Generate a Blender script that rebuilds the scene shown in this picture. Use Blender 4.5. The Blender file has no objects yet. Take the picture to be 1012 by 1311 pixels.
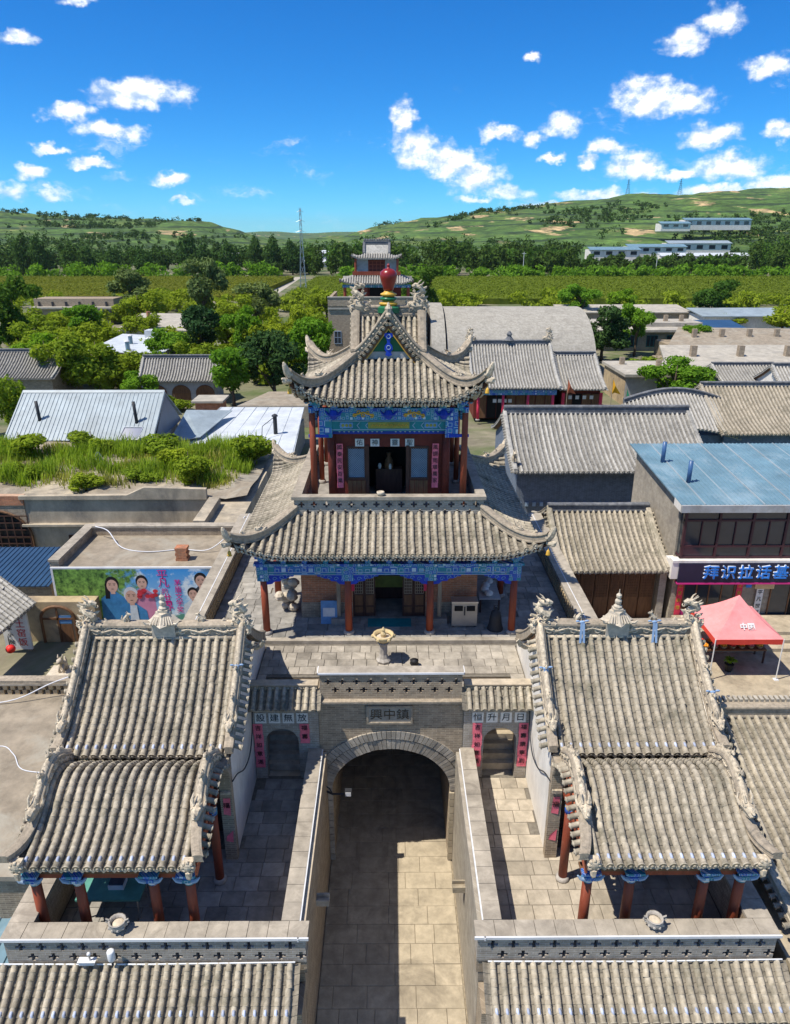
import bpy, math, random
import numpy as np
from mathutils import Vector, Matrix
R = math.radians
rnd = random.Random(7)
sc = bpy.context.scene
col = sc.collection

# ------------------------------------------------------------------ camera
cam_d = bpy.data.cameras.new('camera')
cam = bpy.data.objects.new('camera', cam_d)
col.objects.link(cam)
cam.location = (0, 0, 20.2)
cam.rotation_euler = (R(90 - 20.7), 0, -0.0064)
cam_d.sensor_fit = 'HORIZONTAL'
cam_d.sensor_width = 36
cam_d.lens = 33.26
cam_d.clip_start = 0.1
cam_d.clip_end = 30000
sc.camera = cam

# ------------------------------------------------------------------ sun, sky, exposure
SUN_DIR = Vector((-0.50, -0.20, 1.0)).normalized()
sun_d = bpy.data.lights.new('sun', 'SUN')
sun_d.energy = 4.7
sun_d.angle = R(0.53)
sun_d.color = (1.0, 0.94, 0.84)
sun = bpy.data.objects.new('sun', sun_d)
col.objects.link(sun)
sun.rotation_euler = SUN_DIR.to_track_quat('Z', 'Y').to_euler()
sun.location = (-40, -20, 90)

world = bpy.data.worlds.new('World')
sc.world = world
world.use_nodes = True
try:
    world.cycles.sampling_method = 'MANUAL'
    world.cycles.sample_map_resolution = 512
except Exception:
    pass


class NT:
    """small helper for node trees"""
    def __init__(s, tree):
        s.t = tree; s.n = tree.nodes; s.l = tree.links

    def node(s, typ, **kw):
        n = s.n.new(typ)
        for k, v in kw.items():
            setattr(n, k, v)
        return n

    def put(s, sock, v):
        if hasattr(v, 'links') and hasattr(v, 'is_output'):
            s.l.new(v, sock)
        elif v is not None:
            sock.default_value = v

    def math(s, op, a, b=None, c=None, clamp=False):
        n = s.node('ShaderNodeMath', operation=op, use_clamp=clamp)
        s.put(n.inputs[0], a)
        if b is not None: s.put(n.inputs[1], b)
        if c is not None: s.put(n.inputs[2], c)
        return n.outputs[0]

    def vmath(s, op, a, b=None, c=None):
        n = s.node('ShaderNodeVectorMath', operation=op)
        s.put(n.inputs[0], a)
        if b is not None: s.put(n.inputs[1], b)
        if c is not None: s.put(n.inputs[2], c)
        return n.outputs['Value'] if op in ('LENGTH', 'DISTANCE', 'DOT_PRODUCT') else n.outputs[0]

    def mix(s, f, a, b, blend='MIX'):
        n = s.node('ShaderNodeMix', data_type='RGBA', blend_type=blend)
        s.put(n.inputs[0], f)
        s.put(n.inputs[6], a if not isinstance(a, tuple) else (*a[:3], 1))
        s.put(n.inputs[7], b if not isinstance(b, tuple) else (*b[:3], 1))
        return n.outputs[2]

    def noise(s, vec, scale, detail=3, rough=.55, dist=0, color=False):
        n = s.node('ShaderNodeTexNoise')
        s.put(n.inputs['Vector'], vec)
        n.inputs['Scale'].default_value = scale
        n.inputs['Detail'].default_value = detail
        n.inputs['Roughness'].default_value = rough
        n.inputs['Distortion'].default_value = dist
        return n.outputs['Color' if color else 'Fac']

    def rng(s, v, a, b, c=0, d=1, smooth=False):
        n = s.node('ShaderNodeMapRange', interpolation_type='SMOOTHSTEP' if smooth else 'LINEAR')
        s.put(n.inputs[0], v)
        for i, x in enumerate((a, b, c, d)):
            n.inputs[i + 1].default_value = x
        return n.outputs[0]

    def sep(s, v):
        n = s.node('ShaderNodeSeparateXYZ'); s.put(n.inputs[0], v); return n.outputs

    def comb(s, x, y, z):
        n = s.node('ShaderNodeCombineXYZ')
        for i, v in enumerate((x, y, z)): s.put(n.inputs[i], v)
        return n.outputs[0]


def build_sky():
    w = NT(world.node_tree)
    w.n.clear()
    out = w.node('ShaderNodeOutputWorld')
    bg = w.node('ShaderNodeBackground')
    w.l.new(bg.outputs[0], out.inputs[0])
    sky = w.node('ShaderNodeTexSky', sky_type='NISHITA', sun_disc=False)
    sky.sun_elevation = math.asin(SUN_DIR.z)
    sky.sun_rotation = math.atan2(SUN_DIR.x, SUN_DIR.y)
    sky.altitude = 2200
    sky.air_density = 1.0
    sky.dust_density = 0.0
    sky.ozone_density = 3.5
    hsv = w.node('ShaderNodeHueSaturation')
    hsv.inputs['Saturation'].default_value = 1.3
    hsv.inputs['Hue'].default_value = 0.494
    hsv.inputs['Value'].default_value = 1.0
    w.l.new(sky.outputs[0], hsv.inputs['Color'])
    air = w.mix(1.0, hsv.outputs[0], (.31, .87, 1.28), 'MULTIPLY')      # deep saturated summer blue
    # clouds: fair-weather cumulus laid out by azimuth and elevation
    d = w.node('ShaderNodeTexCoord').outputs['Generated']
    x, y, z = w.sep(d)
    az = w.math('ARCTAN2', x, y)
    el = w.math('ARCSINE', z)
    p0 = w.comb(az, w.math('MULTIPLY', el, 1.35), 0)
    wob = w.noise(p0, 26, 4, .62, color=True)
    p = w.vmath('MULTIPLY_ADD', wob, (.040, .036, 0), w.vmath('ADD', w.comb(az, el, 0), (-.020, -.018, 0)))
    blobs = [(-0.291, 0.153, 0.062, 0.017), (-0.373, 0.131, 0.032, 0.012), (-0.33, 0.114, 0.04, 0.011), (-0.344, 0.236, 0.021, 0.006),
             (-0.414, 0.199, 0.022, 0.009), (-0.391, 0.093, 0.021, 0.005), (-0.356, 0.079, 0.029, 0.007), (-0.419, 0.068, 0.02, 0.01),
             (-0.444, 0.05, 0.019, 0.01), (-0.398, 0.045, 0.02, 0.007), (-0.27, 0.063, 0.025, 0.009), (-0.252, 0.036, 0.017, 0.004),
             (0.016, 0.134, 0.016, 0.021), (0.034, 0.101, 0.031, 0.025), (0.076, 0.088, 0.033, 0.022), (0.109, 0.067, 0.035, 0.023),
             (0.147, 0.051, 0.033, 0.011), (0.299, 0.149, 0.04, 0.021), (0.339, 0.144, 0.042, 0.017), (0.336, 0.202, 0.028, 0.014),
             (0.371, 0.217, 0.024, 0.017), (0.429, 0.17, 0.029, 0.015), (0.134, 0.117, 0.026, 0.011), (0.174, 0.109, 0.017, 0.009),
             (0.209, 0.123, 0.024, 0.016), (0.26, 0.097, 0.023, 0.01), (0.241, 0.084, 0.015, 0.008), (0.197, 0.087, 0.015, 0.006),
             (0.377, 0.107, 0.031, 0.015), (0.449, 0.109, 0.019, 0.012), (0.297, 0.078, 0.037, 0.018), (0.397, 0.075, 0.048, 0.017),
             (0.347, 0.069, 0.029, 0.007), (0.251, 0.047, 0.055, 0.009), (0.4, 0.048, 0.065, 0.008), (0.165, 0.188, 0.011, 0.005), (.31, .042, .06, .007), (.46, .058, .05, .012), (.19, .036, .045, .006), (.11, .042, .03, .005)]
    dist = None
    for a, e, ra, re_ in blobs:
        q = w.vmath('MULTIPLY_ADD', p, (1 / ra, 1 / re_, 0), (-a / ra, -e / re_, 0))
        L = w.vmath('LENGTH', q)
        dist = L if dist is None else w.math('MINIMUM', dist, L)
    # unseen clouds over the rest of the sky, thickened to whiten the fill light
    vor = w.node('ShaderNodeTexVoronoi', feature='F1')
    w.l.new(w.vmath('MULTIPLY', p, (5, 10, 0)), vor.inputs['Vector'])
    vor.inputs['Scale'].default_value = 1
    vd = w.math('ADD', w.math('MULTIPLY', vor.outputs['Distance'], 1.6), w.math('MULTIPLY', w.sep(vor.outputs['Color'])[0], .75))
    away = w.math('MAXIMUM', w.rng(w.math('ABSOLUTE', az), .50, .56), w.rng(el, .26, .31))
    vd = w.math('ADD', vd, w.math('MULTIPLY', w.math('SUBTRACT', 1, away), 9))
    dist = w.math('MINIMUM', dist, vd)
    det = w.noise(p0, 48, 6, .6)
    dens = w.math('ADD', w.math('SUBTRACT', 1.0, dist), w.math('MULTIPLY', w.math('SUBTRACT', det, .5), 1.4))
    wisp = w.noise(w.vmath('MULTIPLY', p, (1, 2.6, 0)), 13, 6, .62)
    dens = w.math('MAXIMUM', dens, w.math('SUBTRACT', w.math('MULTIPLY', w.math('SUBTRACT', wisp, .60), 3.0), w.rng(el, .10, .22, 0, .5)))
    fac = w.rng(dens, -.16, .72, 0, 1, True)
    fac = w.math('MULTIPLY', fac, w.rng(el, .004, .07, .35, .97))
    det2 = w.noise(w.vmath('ADD', p0, (-.005, .011, 0)), 48, 6, .6)      # lit tops, shaded bases
    tone = w.rng(w.math('ADD', w.math('MULTIPLY', w.math('SUBTRACT', det, det2), 2.0), w.math('MULTIPLY', dens, .30)), -.30, .42, 0, 1, True)
    cloud = w.mix(tone, (5.6, 6.8, 8.2), (11.0, 11.0, 10.8))
    c = w.mix(fac, air, cloud)
    w.l.new(c, bg.inputs[0])
    bg.inputs[1].default_value = 0.098


build_sky()
sc.view_settings.view_transform = 'Standard'
sc.view_settings.look = 'None'
sc.view_settings.gamma = 1
sc.view_settings.use_curve_mapping = False
sc.view_settings.exposure = 0.33
sc.cycles.use_denoising = True
sc.cycles.max_bounces = 6
sc.cycles.diffuse_bounces = 3
sc.cycles.glossy_bounces = 2
sc.cycles.transparent_max_bounces = 6

# ------------------------------------------------------------------ materials
MATS = {}


def mat(name, base, rough=.85, var=.25, vscale=6, bump=.0, bscale=30, objvar=0, second=None, sscale=1.2, sthr=(.5, .62), metal=0, spec=.3, stretch=None):
    """plain weathered surface: base colour, grain, stains of a second colour, per-object tone"""
    m = bpy.data.materials.new(name); m.use_nodes = True
    t = NT(m.node_tree); b = t.n['Principled BSDF']
    pos = t.node('ShaderNodeNewGeometry').outputs['Position']
    if stretch: pos = t.vmath('MULTIPLY', pos, stretch)
    n1 = t.noise(pos, vscale, 5, .65)
    c = t.mix(t.rng(n1, .3, .7), tuple(x * (1 - var) for x in base), tuple(min(1, x * (1 + var)) for x in base))
    if second:
        n2 = t.noise(pos, sscale, 6, .7, .6)
        c = t.mix(t.rng(n2, sthr[0], sthr[1]), c, second)
    c = t.mix(1.0, c, t.comb(*[t.rng(t.noise(pos, .55, 5, .7), .3, .7, .84, 1.14)] * 3), 'MULTIPLY')
    if objvar:
        r = t.node('ShaderNodeObjectInfo').outputs['Random']
        c = t.mix(1.0, c, t.comb(*[t.rng(r, 0, 1, 1 - objvar, 1 + objvar)] * 3), 'MULTIPLY')
    t.put(b.inputs['Base Color'], c)
    b.inputs['Roughness'].default_value = rough
    b.inputs['Metallic'].default_value = metal
    b.inputs['Specular IOR Level'].default_value = spec
    if bump:
        bn = t.node('ShaderNodeBump'); bn.inputs['Strength'].default_value = bump; bn.inputs['Distance'].default_value = .02
        t.put(bn.inputs['Height'], t.noise(pos, bscale, 4, .6)); t.l.new(bn.outputs[0], b.inputs['Normal'])
    MATS[name] = m
    return m


def brickmat(name, c1, c2, mortar, bw=.28, bh=.07, second=None, bump=.6, sthr=(.5, .65), sscale=.8):
    m = bpy.data.materials.new(name); m.use_nodes = True
    t = NT(m.node_tree); b = t.n['Principled BSDF']
    pos = t.node('ShaderNodeNewGeometry').outputs['Position']
    x, y, z = t.sep(pos)
    v = t.comb(t.math('ADD', x, y), z, 0)
    br = t.node('ShaderNodeTexBrick')
    t.put(br.inputs['Vector'], v)
    br.inputs['Color1'].default_value = (*c1, 1); br.inputs['Color2'].default_value = (*c2, 1); br.inputs['Mortar'].default_value = (*mortar, 1)
    br.inputs['Scale'].default_value = 1; br.inputs['Brick Width'].default_value = bw; br.inputs['Row Height'].default_value = bh
    br.inputs['Mortar Size'].default_value = .008; br.inputs['Mortar Smooth'].default_value = .3; br.inputs['Bias'].default_value = 0
    n = t.noise(pos, 3.5, 6, .7)
    c = t.mix(1.0, br.outputs['Color'], t.comb(*[t.rng(n, .25, .75, .7, 1.3)] * 3), 'MULTIPLY')
    if second:
        c = t.mix(t.rng(t.noise(pos, sscale, 6, .7, .8), *sthr), c, second)
    t.put(b.inputs['Base Color'], c)
    b.inputs['Roughness'].default_value = .9
    b.inputs['Specular IOR Level'].default_value = .2
    bn = t.node('ShaderNodeBump'); bn.inputs['Strength'].default_value = bump; bn.inputs['Distance'].default_value = .012
    h = t.math('SUBTRACT', t.math('MULTIPLY', t.noise(pos, 25, 3), .4), br.outputs['Fac'])
    t.put(bn.inputs['Height'], h); t.l.new(bn.outputs[0], b.inputs['Normal'])
    MATS[name] = m
    return m


def leafmat(name, base, var=.35, trans=.35):
    m = bpy.data.materials.new(name); m.use_nodes = True
    t = NT(m.node_tree); t.n.clear()
    out = t.node('ShaderNodeOutputMaterial')
    pos = t.node('ShaderNodeNewGeometry').outputs['Position']
    r = t.node('ShaderNodeObjectInfo').outputs['Random']
    n = t.noise(pos, 1.1, 3, .6)
    n2 = t.noise(pos, 9, 2, .6)
    f = t.math('ADD', t.math('MULTIPLY', n, .6), t.math('MULTIPLY', n2, .4))
    hi = (base[0] * (1 + var) + .02, base[1] * (1 + var), base[2] * (1 + var * .3))
    c = t.mix(t.rng(f, .35, .65), tuple(x * (1 - var) for x in base), hi)
    c = t.mix(1.0, c, t.comb(t.rng(r, 0, 1, .82, 1.2), t.rng(r, 0, 1, .9, 1.1), 1), 'MULTIPLY')
    df = t.node('ShaderNodeBsdfDiffuse'); tr = t.node('ShaderNodeBsdfTranslucent'); mx = t.node('ShaderNodeMixShader')
    t.put(df.inputs[0], c); t.put(tr.inputs[0], t.mix(1.0, c, (1.15, 1.2, .55), 'MULTIPLY'))
    mx.inputs[0].default_value = trans
    t.l.new(df.outputs[0], mx.inputs[1]); t.l.new(tr.outputs[0], mx.inputs[2]); t.l.new(mx.outputs[0], out.inputs[0])
    MATS[name] = m
    return m


def flat(name, c, rough=.6, **k):
    return mat(name, c, rough, var=k.pop('var', .08), vscale=k.pop('vscale', 4), **k)


def beam_paint(name, scale=1.0):
    """painted timber: blue and green fields, white outlines, gold curls"""
    m = bpy.data.materials.new(name); m.use_nodes = True
    t = NT(m.node_tree); b = t.n['Principled BSDF']
    pos = t.node('ShaderNodeNewGeometry').outputs['Position']
    x, y, z = t.sep(pos)
    v = t.comb(t.math('ADD', x, y), z, 0)
    vo = t.node('ShaderNodeTexVoronoi', feature='F1', distance='CHEBYCHEV'); t.put(vo.inputs['Vector'], v); vo.inputs['Scale'].default_value = 4.2 * scale; vo.inputs['Randomness'].default_value = .35
    ring = t.math('FRACT', t.math('MULTIPLY', vo.outputs['Distance'], 3.2))
    r0 = t.sep(vo.outputs['Color'])[0]
    c = t.mix(t.rng(r0, .45, .55), (.018, .085, .42), (.015, .21, .27))
    c = t.mix(t.rng(ring, .55, .6), c, (.03, .22, .42))
    c = t.mix(t.rng(ring, .80, .86), c, (.52, .64, .70))
    ve = t.node('ShaderNodeTexVoronoi', feature='F1'); t.put(ve.inputs['Vector'], v); ve.inputs['Scale'].default_value = 9 * scale
    c = t.mix(t.math('MULTIPLY', t.rng(ve.outputs['Distance'], .22, .16), t.rng(t.sep(ve.outputs['Color'])[1], .72, .74)), c, (.62, .42, .06))
    c = t.mix(t.rng(t.noise(pos, 14, 4, .7), .58, .78), c, (.16, .2, .24))
    t.put(b.inputs['Base Color'], c); b.inputs['Roughness'].default_value = .6
    MATS[name] = m


TILE = (.40, .35, .268)
mat('tile', TILE, .92, .26, 9, .35, 40, .12, second=(.145, .135, .095), sscale=1.15, sthr=(.49, .72))
mat('tile_pan', (.215, .188, .145), .95, .35, 7, .3, 30, second=(.10, .095, .08), sscale=2.2, sthr=(.5, .7))  # pans darkened so the gaps between barrel rows read as shade
mat('tile_grey', (.36, .345, .31), .92, .22, 5, .3, 30, .14, second=(.17, .165, .15), sscale=1.5, sthr=(.52, .72))
mat('tile_grey_pan', (.21, .2, .18), .95, .3, 5, .3, 30)
mat('ridge_stone', (.33, .275, .205), .92, .3, 8, .5, 30, .06, second=(.14, .13, .11), sscale=3, sthr=(.55, .72))  # body darkened so hollows behind the ridge carving read as shade
mat('ridge_grey', (.12, .125, .135), .9, .3, 6, .4, 30, second=(.2, .2, .2), sscale=3)
mat('carved', (.54, .455, .335), .92, .35, 14, .5, 40, .08, second=(.15, .135, .115), sscale=5, sthr=(.52, .7))  # lightened to paint in relief contrast against the ridge body
mat('slab', (.36, .32, .26), .88, .25, 3, .25, 18, .2, second=(.2, .175, .14), sscale=.9, sthr=(.48, .72))
mat('slab_warm', (.405, .34, .24), .88, .22, 3, .25, 18, .07, second=(.21, .175, .125), sscale=.55, sthr=(.5, .70))
mat('slab_grey', (.30, .28, .245), .86, .25, 3, .25, 18, .24, second=(.17, .16, .14), sscale=.9, sthr=(.48, .72))
mat('joint', (.17, .15, .12), .95, .3, 8)
mat('joint_warm', (.31, .255, .175), .95, .3, 8)
mat('slab_mid', (.40, .345, .265), .88, .25, 3, .25, 18, .16, second=(.27, .235, .18), sscale=.8, sthr=(.48, .72))
mat('coping', (.36, .315, .25), .9, .22, 3, .25, 20, .06, second=(.22, .19, .15), sscale=1.3, sthr=(.5, .7))
brickmat('brick', (.36, .285, .20), (.24, .19, .135), (.46, .385, .285), second=(.43, .345, .24), sthr=(.56, .74))
brickmat('brick_grey', (.36, .315, .255), (.28, .245, .2), (.44, .41, .37), second=(.4, .365, .31), sthr=(.56, .72))
brickmat('brick_blue', (.15, .18, .23), (.12, .15, .195), (.26, .29, .33), .3, .08)
brickmat('brick_red', (.50, .20, .10), (.38, .15, .08), (.46, .30, .2), .25, .075, second=(.26, .17, .11), sthr=(.52, .7))
brickmat('brick_tan', (.36, .315, .25), (.31, .27, .21), (.42, .38, .31), .25, .075, second=(.27, .235, .19))
brickmat('vault_brick', (.36, .335, .285), (.30, .28, .235), (.40, .375, .32), .4, .16, second=(.27, .25, .21), bump=.3)
mat('plaster', (.74, .70, .63), .9, .1, 3, .2, 20, second=(.52, .47, .4), sscale=1.1, sthr=(.52, .75), stretch=(1, 1, .5))
mat('plaster_grey', (.40, .40, .39), .9, .14, 2, .2, 20, second=(.3, .28, .25), sscale=1, sthr=(.5, .7))
mat('concrete', (.42, .355, .26), .92, .22, 1.6, .35, 14, second=(.17, .155, .13), sscale=.45, sthr=(.47, .7), stretch=(1, 1, .6))
mat('earth', (.30, .24, .165), .95, .25, 2, .5, 10, second=(.2, .165, .12), sscale=.6)
mat('earth_roof', (.28, .235, .175), .95, .25, 2, .5, 10, second=(.33, .3, .24), sscale=.5, sthr=(.5, .66))
mat('roof_pale', (.40, .365, .30), .92, .16, 1.5, .2, 12, second=(.3, .28, .24), sscale=.5, sthr=(.48, .7))
mat('loess_wall', (.42, .32, .19), .92, .18, 2, .4, 12, second=(.3, .23, .15), sscale=.6)
mat('red_paint', (.27, .06, .028), .55, .25, 5, .08, 30, .08, second=(.34, .11, .06), sscale=3.5, sthr=(.6, .75), stretch=(1, 1, .25))
mat('red_wall', (.16, .03, .02), .7, .2, 4, second=(.11, .025, .018), sscale=2)
mat('dark_wood', (.075, .035, .025), .65, .35, 10, .15, 30, stretch=(1, 1, .2))
mat('brown_wood', (.17, .085, .04), .65, .35, 9, .2, 30, stretch=(1, 1, .2))
mat('old_wood', (.28, .23, .165), .85, .3, 9, .2, 30, stretch=(1, 1, .2))
mat('barge', (.42, .12, .06), .6, .2, 6)
mat('shade_black', (.012, .011, .010), .9, .2, 4)  # near-black colour standing in for the shade inside openings
mat('dark_glass', (.03, .04, .05), .08, .1, 2, spec=.6)
mat('glass_blue', (.10, .22, .42), .1, .1, 2, spec=.6)
flat('white_trim', (.68, .68, .68), .5)
flat('white_paper', (.72, .71, .67), .8)
flat('red_paper', (.72, .05, .10), .75, var=.2)
flat('pink_paper', (.80, .17, .22), .75, var=.22, second=(.82, .42, .42), sscale=6, sthr=(.6, .75))
flat('ink', (.012, .011, .012), .6)
flat('ink_red', (.55, .03, .03), .6)
flat('ink_magenta', (.62, .015, .22), .6)
flat('ink_brown', (.08, .055, .03), .7)
flat('gold', (.62, .36, .05), .45, var=.2)
flat('gold_green', (.30, .30, .06), .5, var=.2)
flat('blue_paint', (.012, .05, .42), .5, var=.25)
flat('blue_light', (.14, .30, .52), .5, var=.2)
flat('teal_paint', (.015, .20, .22), .5, var=.25)
flat('green_paint', (.03, .19, .10), .5, var=.25)
flat('blue_nail', (.42, .46, .57), .5, var=.2, objvar=.3)
flat('lattice_blue', (.30, .40, .52), .6)
flat('paint_white', (.7, .7, .68), .6)
flat('orange_flag', (.85, .42, .02), .7)
flat('red_glaze', (.24, .014, .012), .3, var=.2, spec=.5)
flat('green_glaze', (.02, .14, .06), .3)
flat('ribbon_blue', (.26, .38, .56), .8)
flat('lantern_red', (.78, .03, .02), .5)
flat('steel', (.5, .5, .5), .35, metal=.8)
flat('dark_metal', (.035, .037, .042), .5)
flat('bell_iron', (.03, .03, .032), .6)
flat('bin_metal', (.42, .37, .3), .45, metal=.3)
flat('sign_navy', (.02, .022, .05), .45)
flat('sign_blue', (.02, .22, .72), .35)
flat('sign_white', (.75, .8, .86), .4)
flat('magenta_trim', (.55, .03, .2), .5)
flat('maroon_frame', (.06, .022, .028), .5)
flat('tent_pink', (.84, .30, .29), .8, var=.1)
flat('tent_red', (.75, .07, .045), .8)
flat('pot_black', (.02, .02, .02), .6)
flat('green_table', (.10, .30, .24), .6, var=.15)
flat('gold_bowl', (.55, .42, .22), .7, var=.2)
mat('metal_pale', (.29, .345, .37), .5, .07, 1.5, second=(.24, .285, .305), sscale=.5, spec=.5)
mat('metal_white', (.54, .57, .585), .5, .06, 1.5, second=(.46, .49, .505), sscale=.4, spec=.4)
mat('metal_blue', (.135, .235, .29), .5, .12, 1.2, second=(.20, .295, .345), sscale=.6, spec=.5)
mat('metal_deep', (.025, .065, .13), .4, .1, 1.2, spec=.5)
mat('metal_dark_blue', (.05, .12, .26), .4, .1, 1.2, spec=.5)
mat('solar', (.02, .05, .14), .15, .1, 5, spec=.6)
mat('stone_light', (.52, .45, .35), .85, .2, 8, .3, 30)
mat('stone_grey', (.36, .33, .29), .85, .25, 8, .4, 30)
mat('bark', (.10, .075, .05), .95, .3, 10, .5, 20)
mat('hose', (.66, .66, .68), .6, .05)
beam_paint('beam_paint')
beam_paint('beam_paint_fine', 1.7)
leafmat('leaf_round', (.065, .15, .028))
leafmat('leaf_willow', (.215, .30, .032), trans=.4)
leafmat('leaf_bright', (.145, .29, .03), trans=.4)
leafmat('leaf_dark', (.036, .095, .034), trans=.2)
leafmat('leaf_grey', (.13, .195, .075), trans=.25)
leafmat('leaf_poplar', (.055, .125, .035), trans=.25)
leafmat('leaf_far', (.040, .095, .024), trans=.2)
leafmat('weed', (.25, .36, .045), trans=.4)
leafmat('corn', (.115, .175, .028), .3, trans=.3)
leafmat('corn_yellow', (.165, .19, .032), .3, trans=.3)
leafmat('weed_pale', (.30, .33, .10), trans=.35)

# ------------------------------------------------------------------ mesh helpers
def V(*a): return Vector(a if len(a) > 1 else a[0])


class MB:
    """collects shapes and links them as one mesh object"""
    def __init__(s, M=None):
        s.v = []; s.f = []; s.M = M

    def add(s, vs, fs):
        o = len(s.v)
        if s.M is not None: vs = [s.M @ Vector(p) for p in vs]
        s.v.extend([tuple(p) for p in vs])
        s.f.extend([tuple(i + o for i in f) for f in fs])
        return s

    def box(s, x0, x1, y0, y1, z0, z1):
        return s.add([(x0, y0, z0), (x1, y0, z0), (x1, y1, z0), (x0, y1, z0), (x0, y0, z1), (x1, y0, z1), (x1, y1, z1), (x0, y1, z1)],
                     [(0, 3, 2, 1), (4, 5, 6, 7), (0, 1, 5, 4), (1, 2, 6, 5), (2, 3, 7, 6), (3, 0, 4, 7)])

    def quad(s, *p): return s.add(p, [tuple(range(len(p)))])

    def slab(s, pts, t):
        """polygon pts (3d, counterclockwise from above) given a thickness t downward"""
        n = len(pts)
        vs = [tuple(p) for p in pts] + [(p[0], p[1], p[2] - t) for p in pts]
        return s.add(vs, [tuple(range(n)), tuple(range(2 * n - 1, n - 1, -1))] + [(i, i + n, (i + 1) % n + n, (i + 1) % n) for i in range(n)])

    def tube(s, path, radii, n=8, cap=True, flat_=1.0):
        path = [Vector(p) for p in path]
        if not hasattr(radii, '__len__'): radii = [radii] * len(path)
        vs = []
        ref = None
        for i, p in enumerate(path):
            t = (path[min(i + 1, len(path) - 1)] - path[max(i - 1, 0)]).normalized()
            if ref is None:
                ref = Vector((0, 0, 1)) if abs(t.z) < .9 else Vector((1, 0, 0))
            a = (ref - t * ref.dot(t)).normalized(); ref = a
            b = t.cross(a)
            for k in range(n):
                th = 2 * math.pi * k / n
                vs.append(p + a * (math.cos(th) * radii[i]) + b * (math.sin(th) * radii[i] * flat_))
        fs = []
        for i in range(len(path) - 1):
            for k in range(n):
                fs.append((i * n + k, i * n + (k + 1) % n, (i + 1) * n + (k + 1) % n, (i + 1) * n + k))
        if cap:
            fs.append(tuple(range(n - 1, -1, -1))); fs.append(tuple(range((len(path) - 1) * n, len(path) * n)))
        return s.add(vs, fs)

    def cyl(s, p0, p1, r, n=10, r1=None): return s.tube([p0, p1], [r, r if r1 is None else r1], n)

    def lathe(s, c, prof, n=12, cap=True):
        """prof: (radius, z) rings about a vertical axis at c"""
        vs = []; fs = []
        for r, z in prof:
            for k in range(n):
                th = 2 * math.pi * k / n
                vs.append((c[0] + r * math.cos(th), c[1] + r * math.sin(th), c[2] + z))
        for i in range(len(prof) - 1):
            for k in range(n):
                fs.append((i * n + k, i * n + (k + 1) % n, (i + 1) * n + (k + 1) % n, (i + 1) * n + k))
        if cap:
            fs.append(tuple(range(n - 1, -1, -1))); fs.append(tuple(range((len(prof) - 1) * n, len(prof) * n)))
        return s.add(vs, fs)

    def ball(s, c, r, n=8, m=5, sx=1, sy=1, sz=1):
        vs = []; fs = []
        for i in range(m + 1):
            ph = math.pi * i / m
            for k in range(n):
                th = 2 * math.pi * k / n
                vs.append((c[0] + sx * r * math.sin(ph) * math.cos(th), c[1] + sy * r * math.sin(ph) * math.sin(th), c[2] + sz * r * math.cos(ph)))
        for i in range(m):
            for k in range(n):
                fs.append((i * n + k, (i + 1) * n + k, (i + 1) * n + (k + 1) % n, i * n + (k + 1) % n))
        return s.add(vs, fs)

    def sweep(s, path, prof, side=None, closed=True, cap=True):
        """profile (side, up) swept along path; up is vertical"""
        path = [Vector(p) for p in path]
        n = len(prof); vs = []
        for i, p in enumerate(path):
            t = path[min(i + 1, len(path) - 1)] - path[max(i - 1, 0)]
            sd = Vector(side) if side else Vector((t.y, -t.x, 0)).normalized()
            for a, b in prof:
                vs.append(p + sd * a + Vector((0, 0, b)))
        fs = []
        for i in range(len(path) - 1):
            for k in range(n if closed else n - 1):
                fs.append((i * n + k, i * n + (k + 1) % n, (i + 1) * n + (k + 1) % n, (i + 1) * n + k))
        if cap and closed:
            fs.append(tuple(range(n - 1, -1, -1))); fs.append(tuple(range((len(path) - 1) * n, len(path) * n)))
        return s.add(vs, fs)

    def mesh(s, name, m, smooth=False):
        me = bpy.data.meshes.new(name)
        me.from_pydata(s.v, [], s.f)
        me.materials.append(MATS[m])
        if smooth: me.polygons.foreach_set('use_smooth', [True] * len(me.polygons))
        me.update()
        return me

    def build(s, name, m, parent=None, smooth=False, kind=None, label=None):
        return link(name, s.mesh(name, m, smooth), parent, kind, label)


def link(name, me, parent=None, kind=None, label=None, M=None):
    o = bpy.data.objects.new(name, me)
    col.objects.link(o)
    if parent is not None:
        o.parent = parent
        if parent.type == 'EMPTY' and parent.get('at_world'):
            o.matrix_parent_inverse = Matrix.Translation(-Vector(parent.location))
    if M is not None: o.matrix_basis = M
    if kind: o['kind'] = kind
    if label: o['label'] = label
    return o


def thing(name, label, cat, loc=(0, 0, 0), group=None, local=False):
    """an Empty at the thing's base; its parts are modelled in world coordinates unless local"""
    o = bpy.data.objects.new(name, None)
    col.objects.link(o)
    o.location = loc
    o.empty_display_size = .3
    if not local: o['at_world'] = 1
    o['label'] = label; o['category'] = cat
    if group: o['group'] = group
    return o


def tag(o, label, cat, group=None):
    o['label'] = label; o['category'] = cat
    if group: o['group'] = group
    return o


def struct(name, mb, m, smooth=False):
    o = mb.build(name, m, None, smooth); o['kind'] = 'structure'
    return o


FONTS = []


def smooth(pts, n=6):
    """Catmull-Rom curve through pts"""
    p = [Vector(q) for q in pts]; p = [p[0] * 2 - p[1]] + p + [p[-1] * 2 - p[-2]]
    out = []
    for i in range(1, len(p) - 2):
        for k in range(n):
            t = k / n
            out.append(.5 * (2 * p[i] + (p[i + 1] - p[i - 1]) * t + (2 * p[i - 1] - 5 * p[i] + 4 * p[i + 1] - p[i + 2]) * t * t + (3 * p[i] - p[i - 1] - 3 * p[i + 1] + p[i + 2]) * t ** 3))
    return out + [p[-2]]


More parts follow.
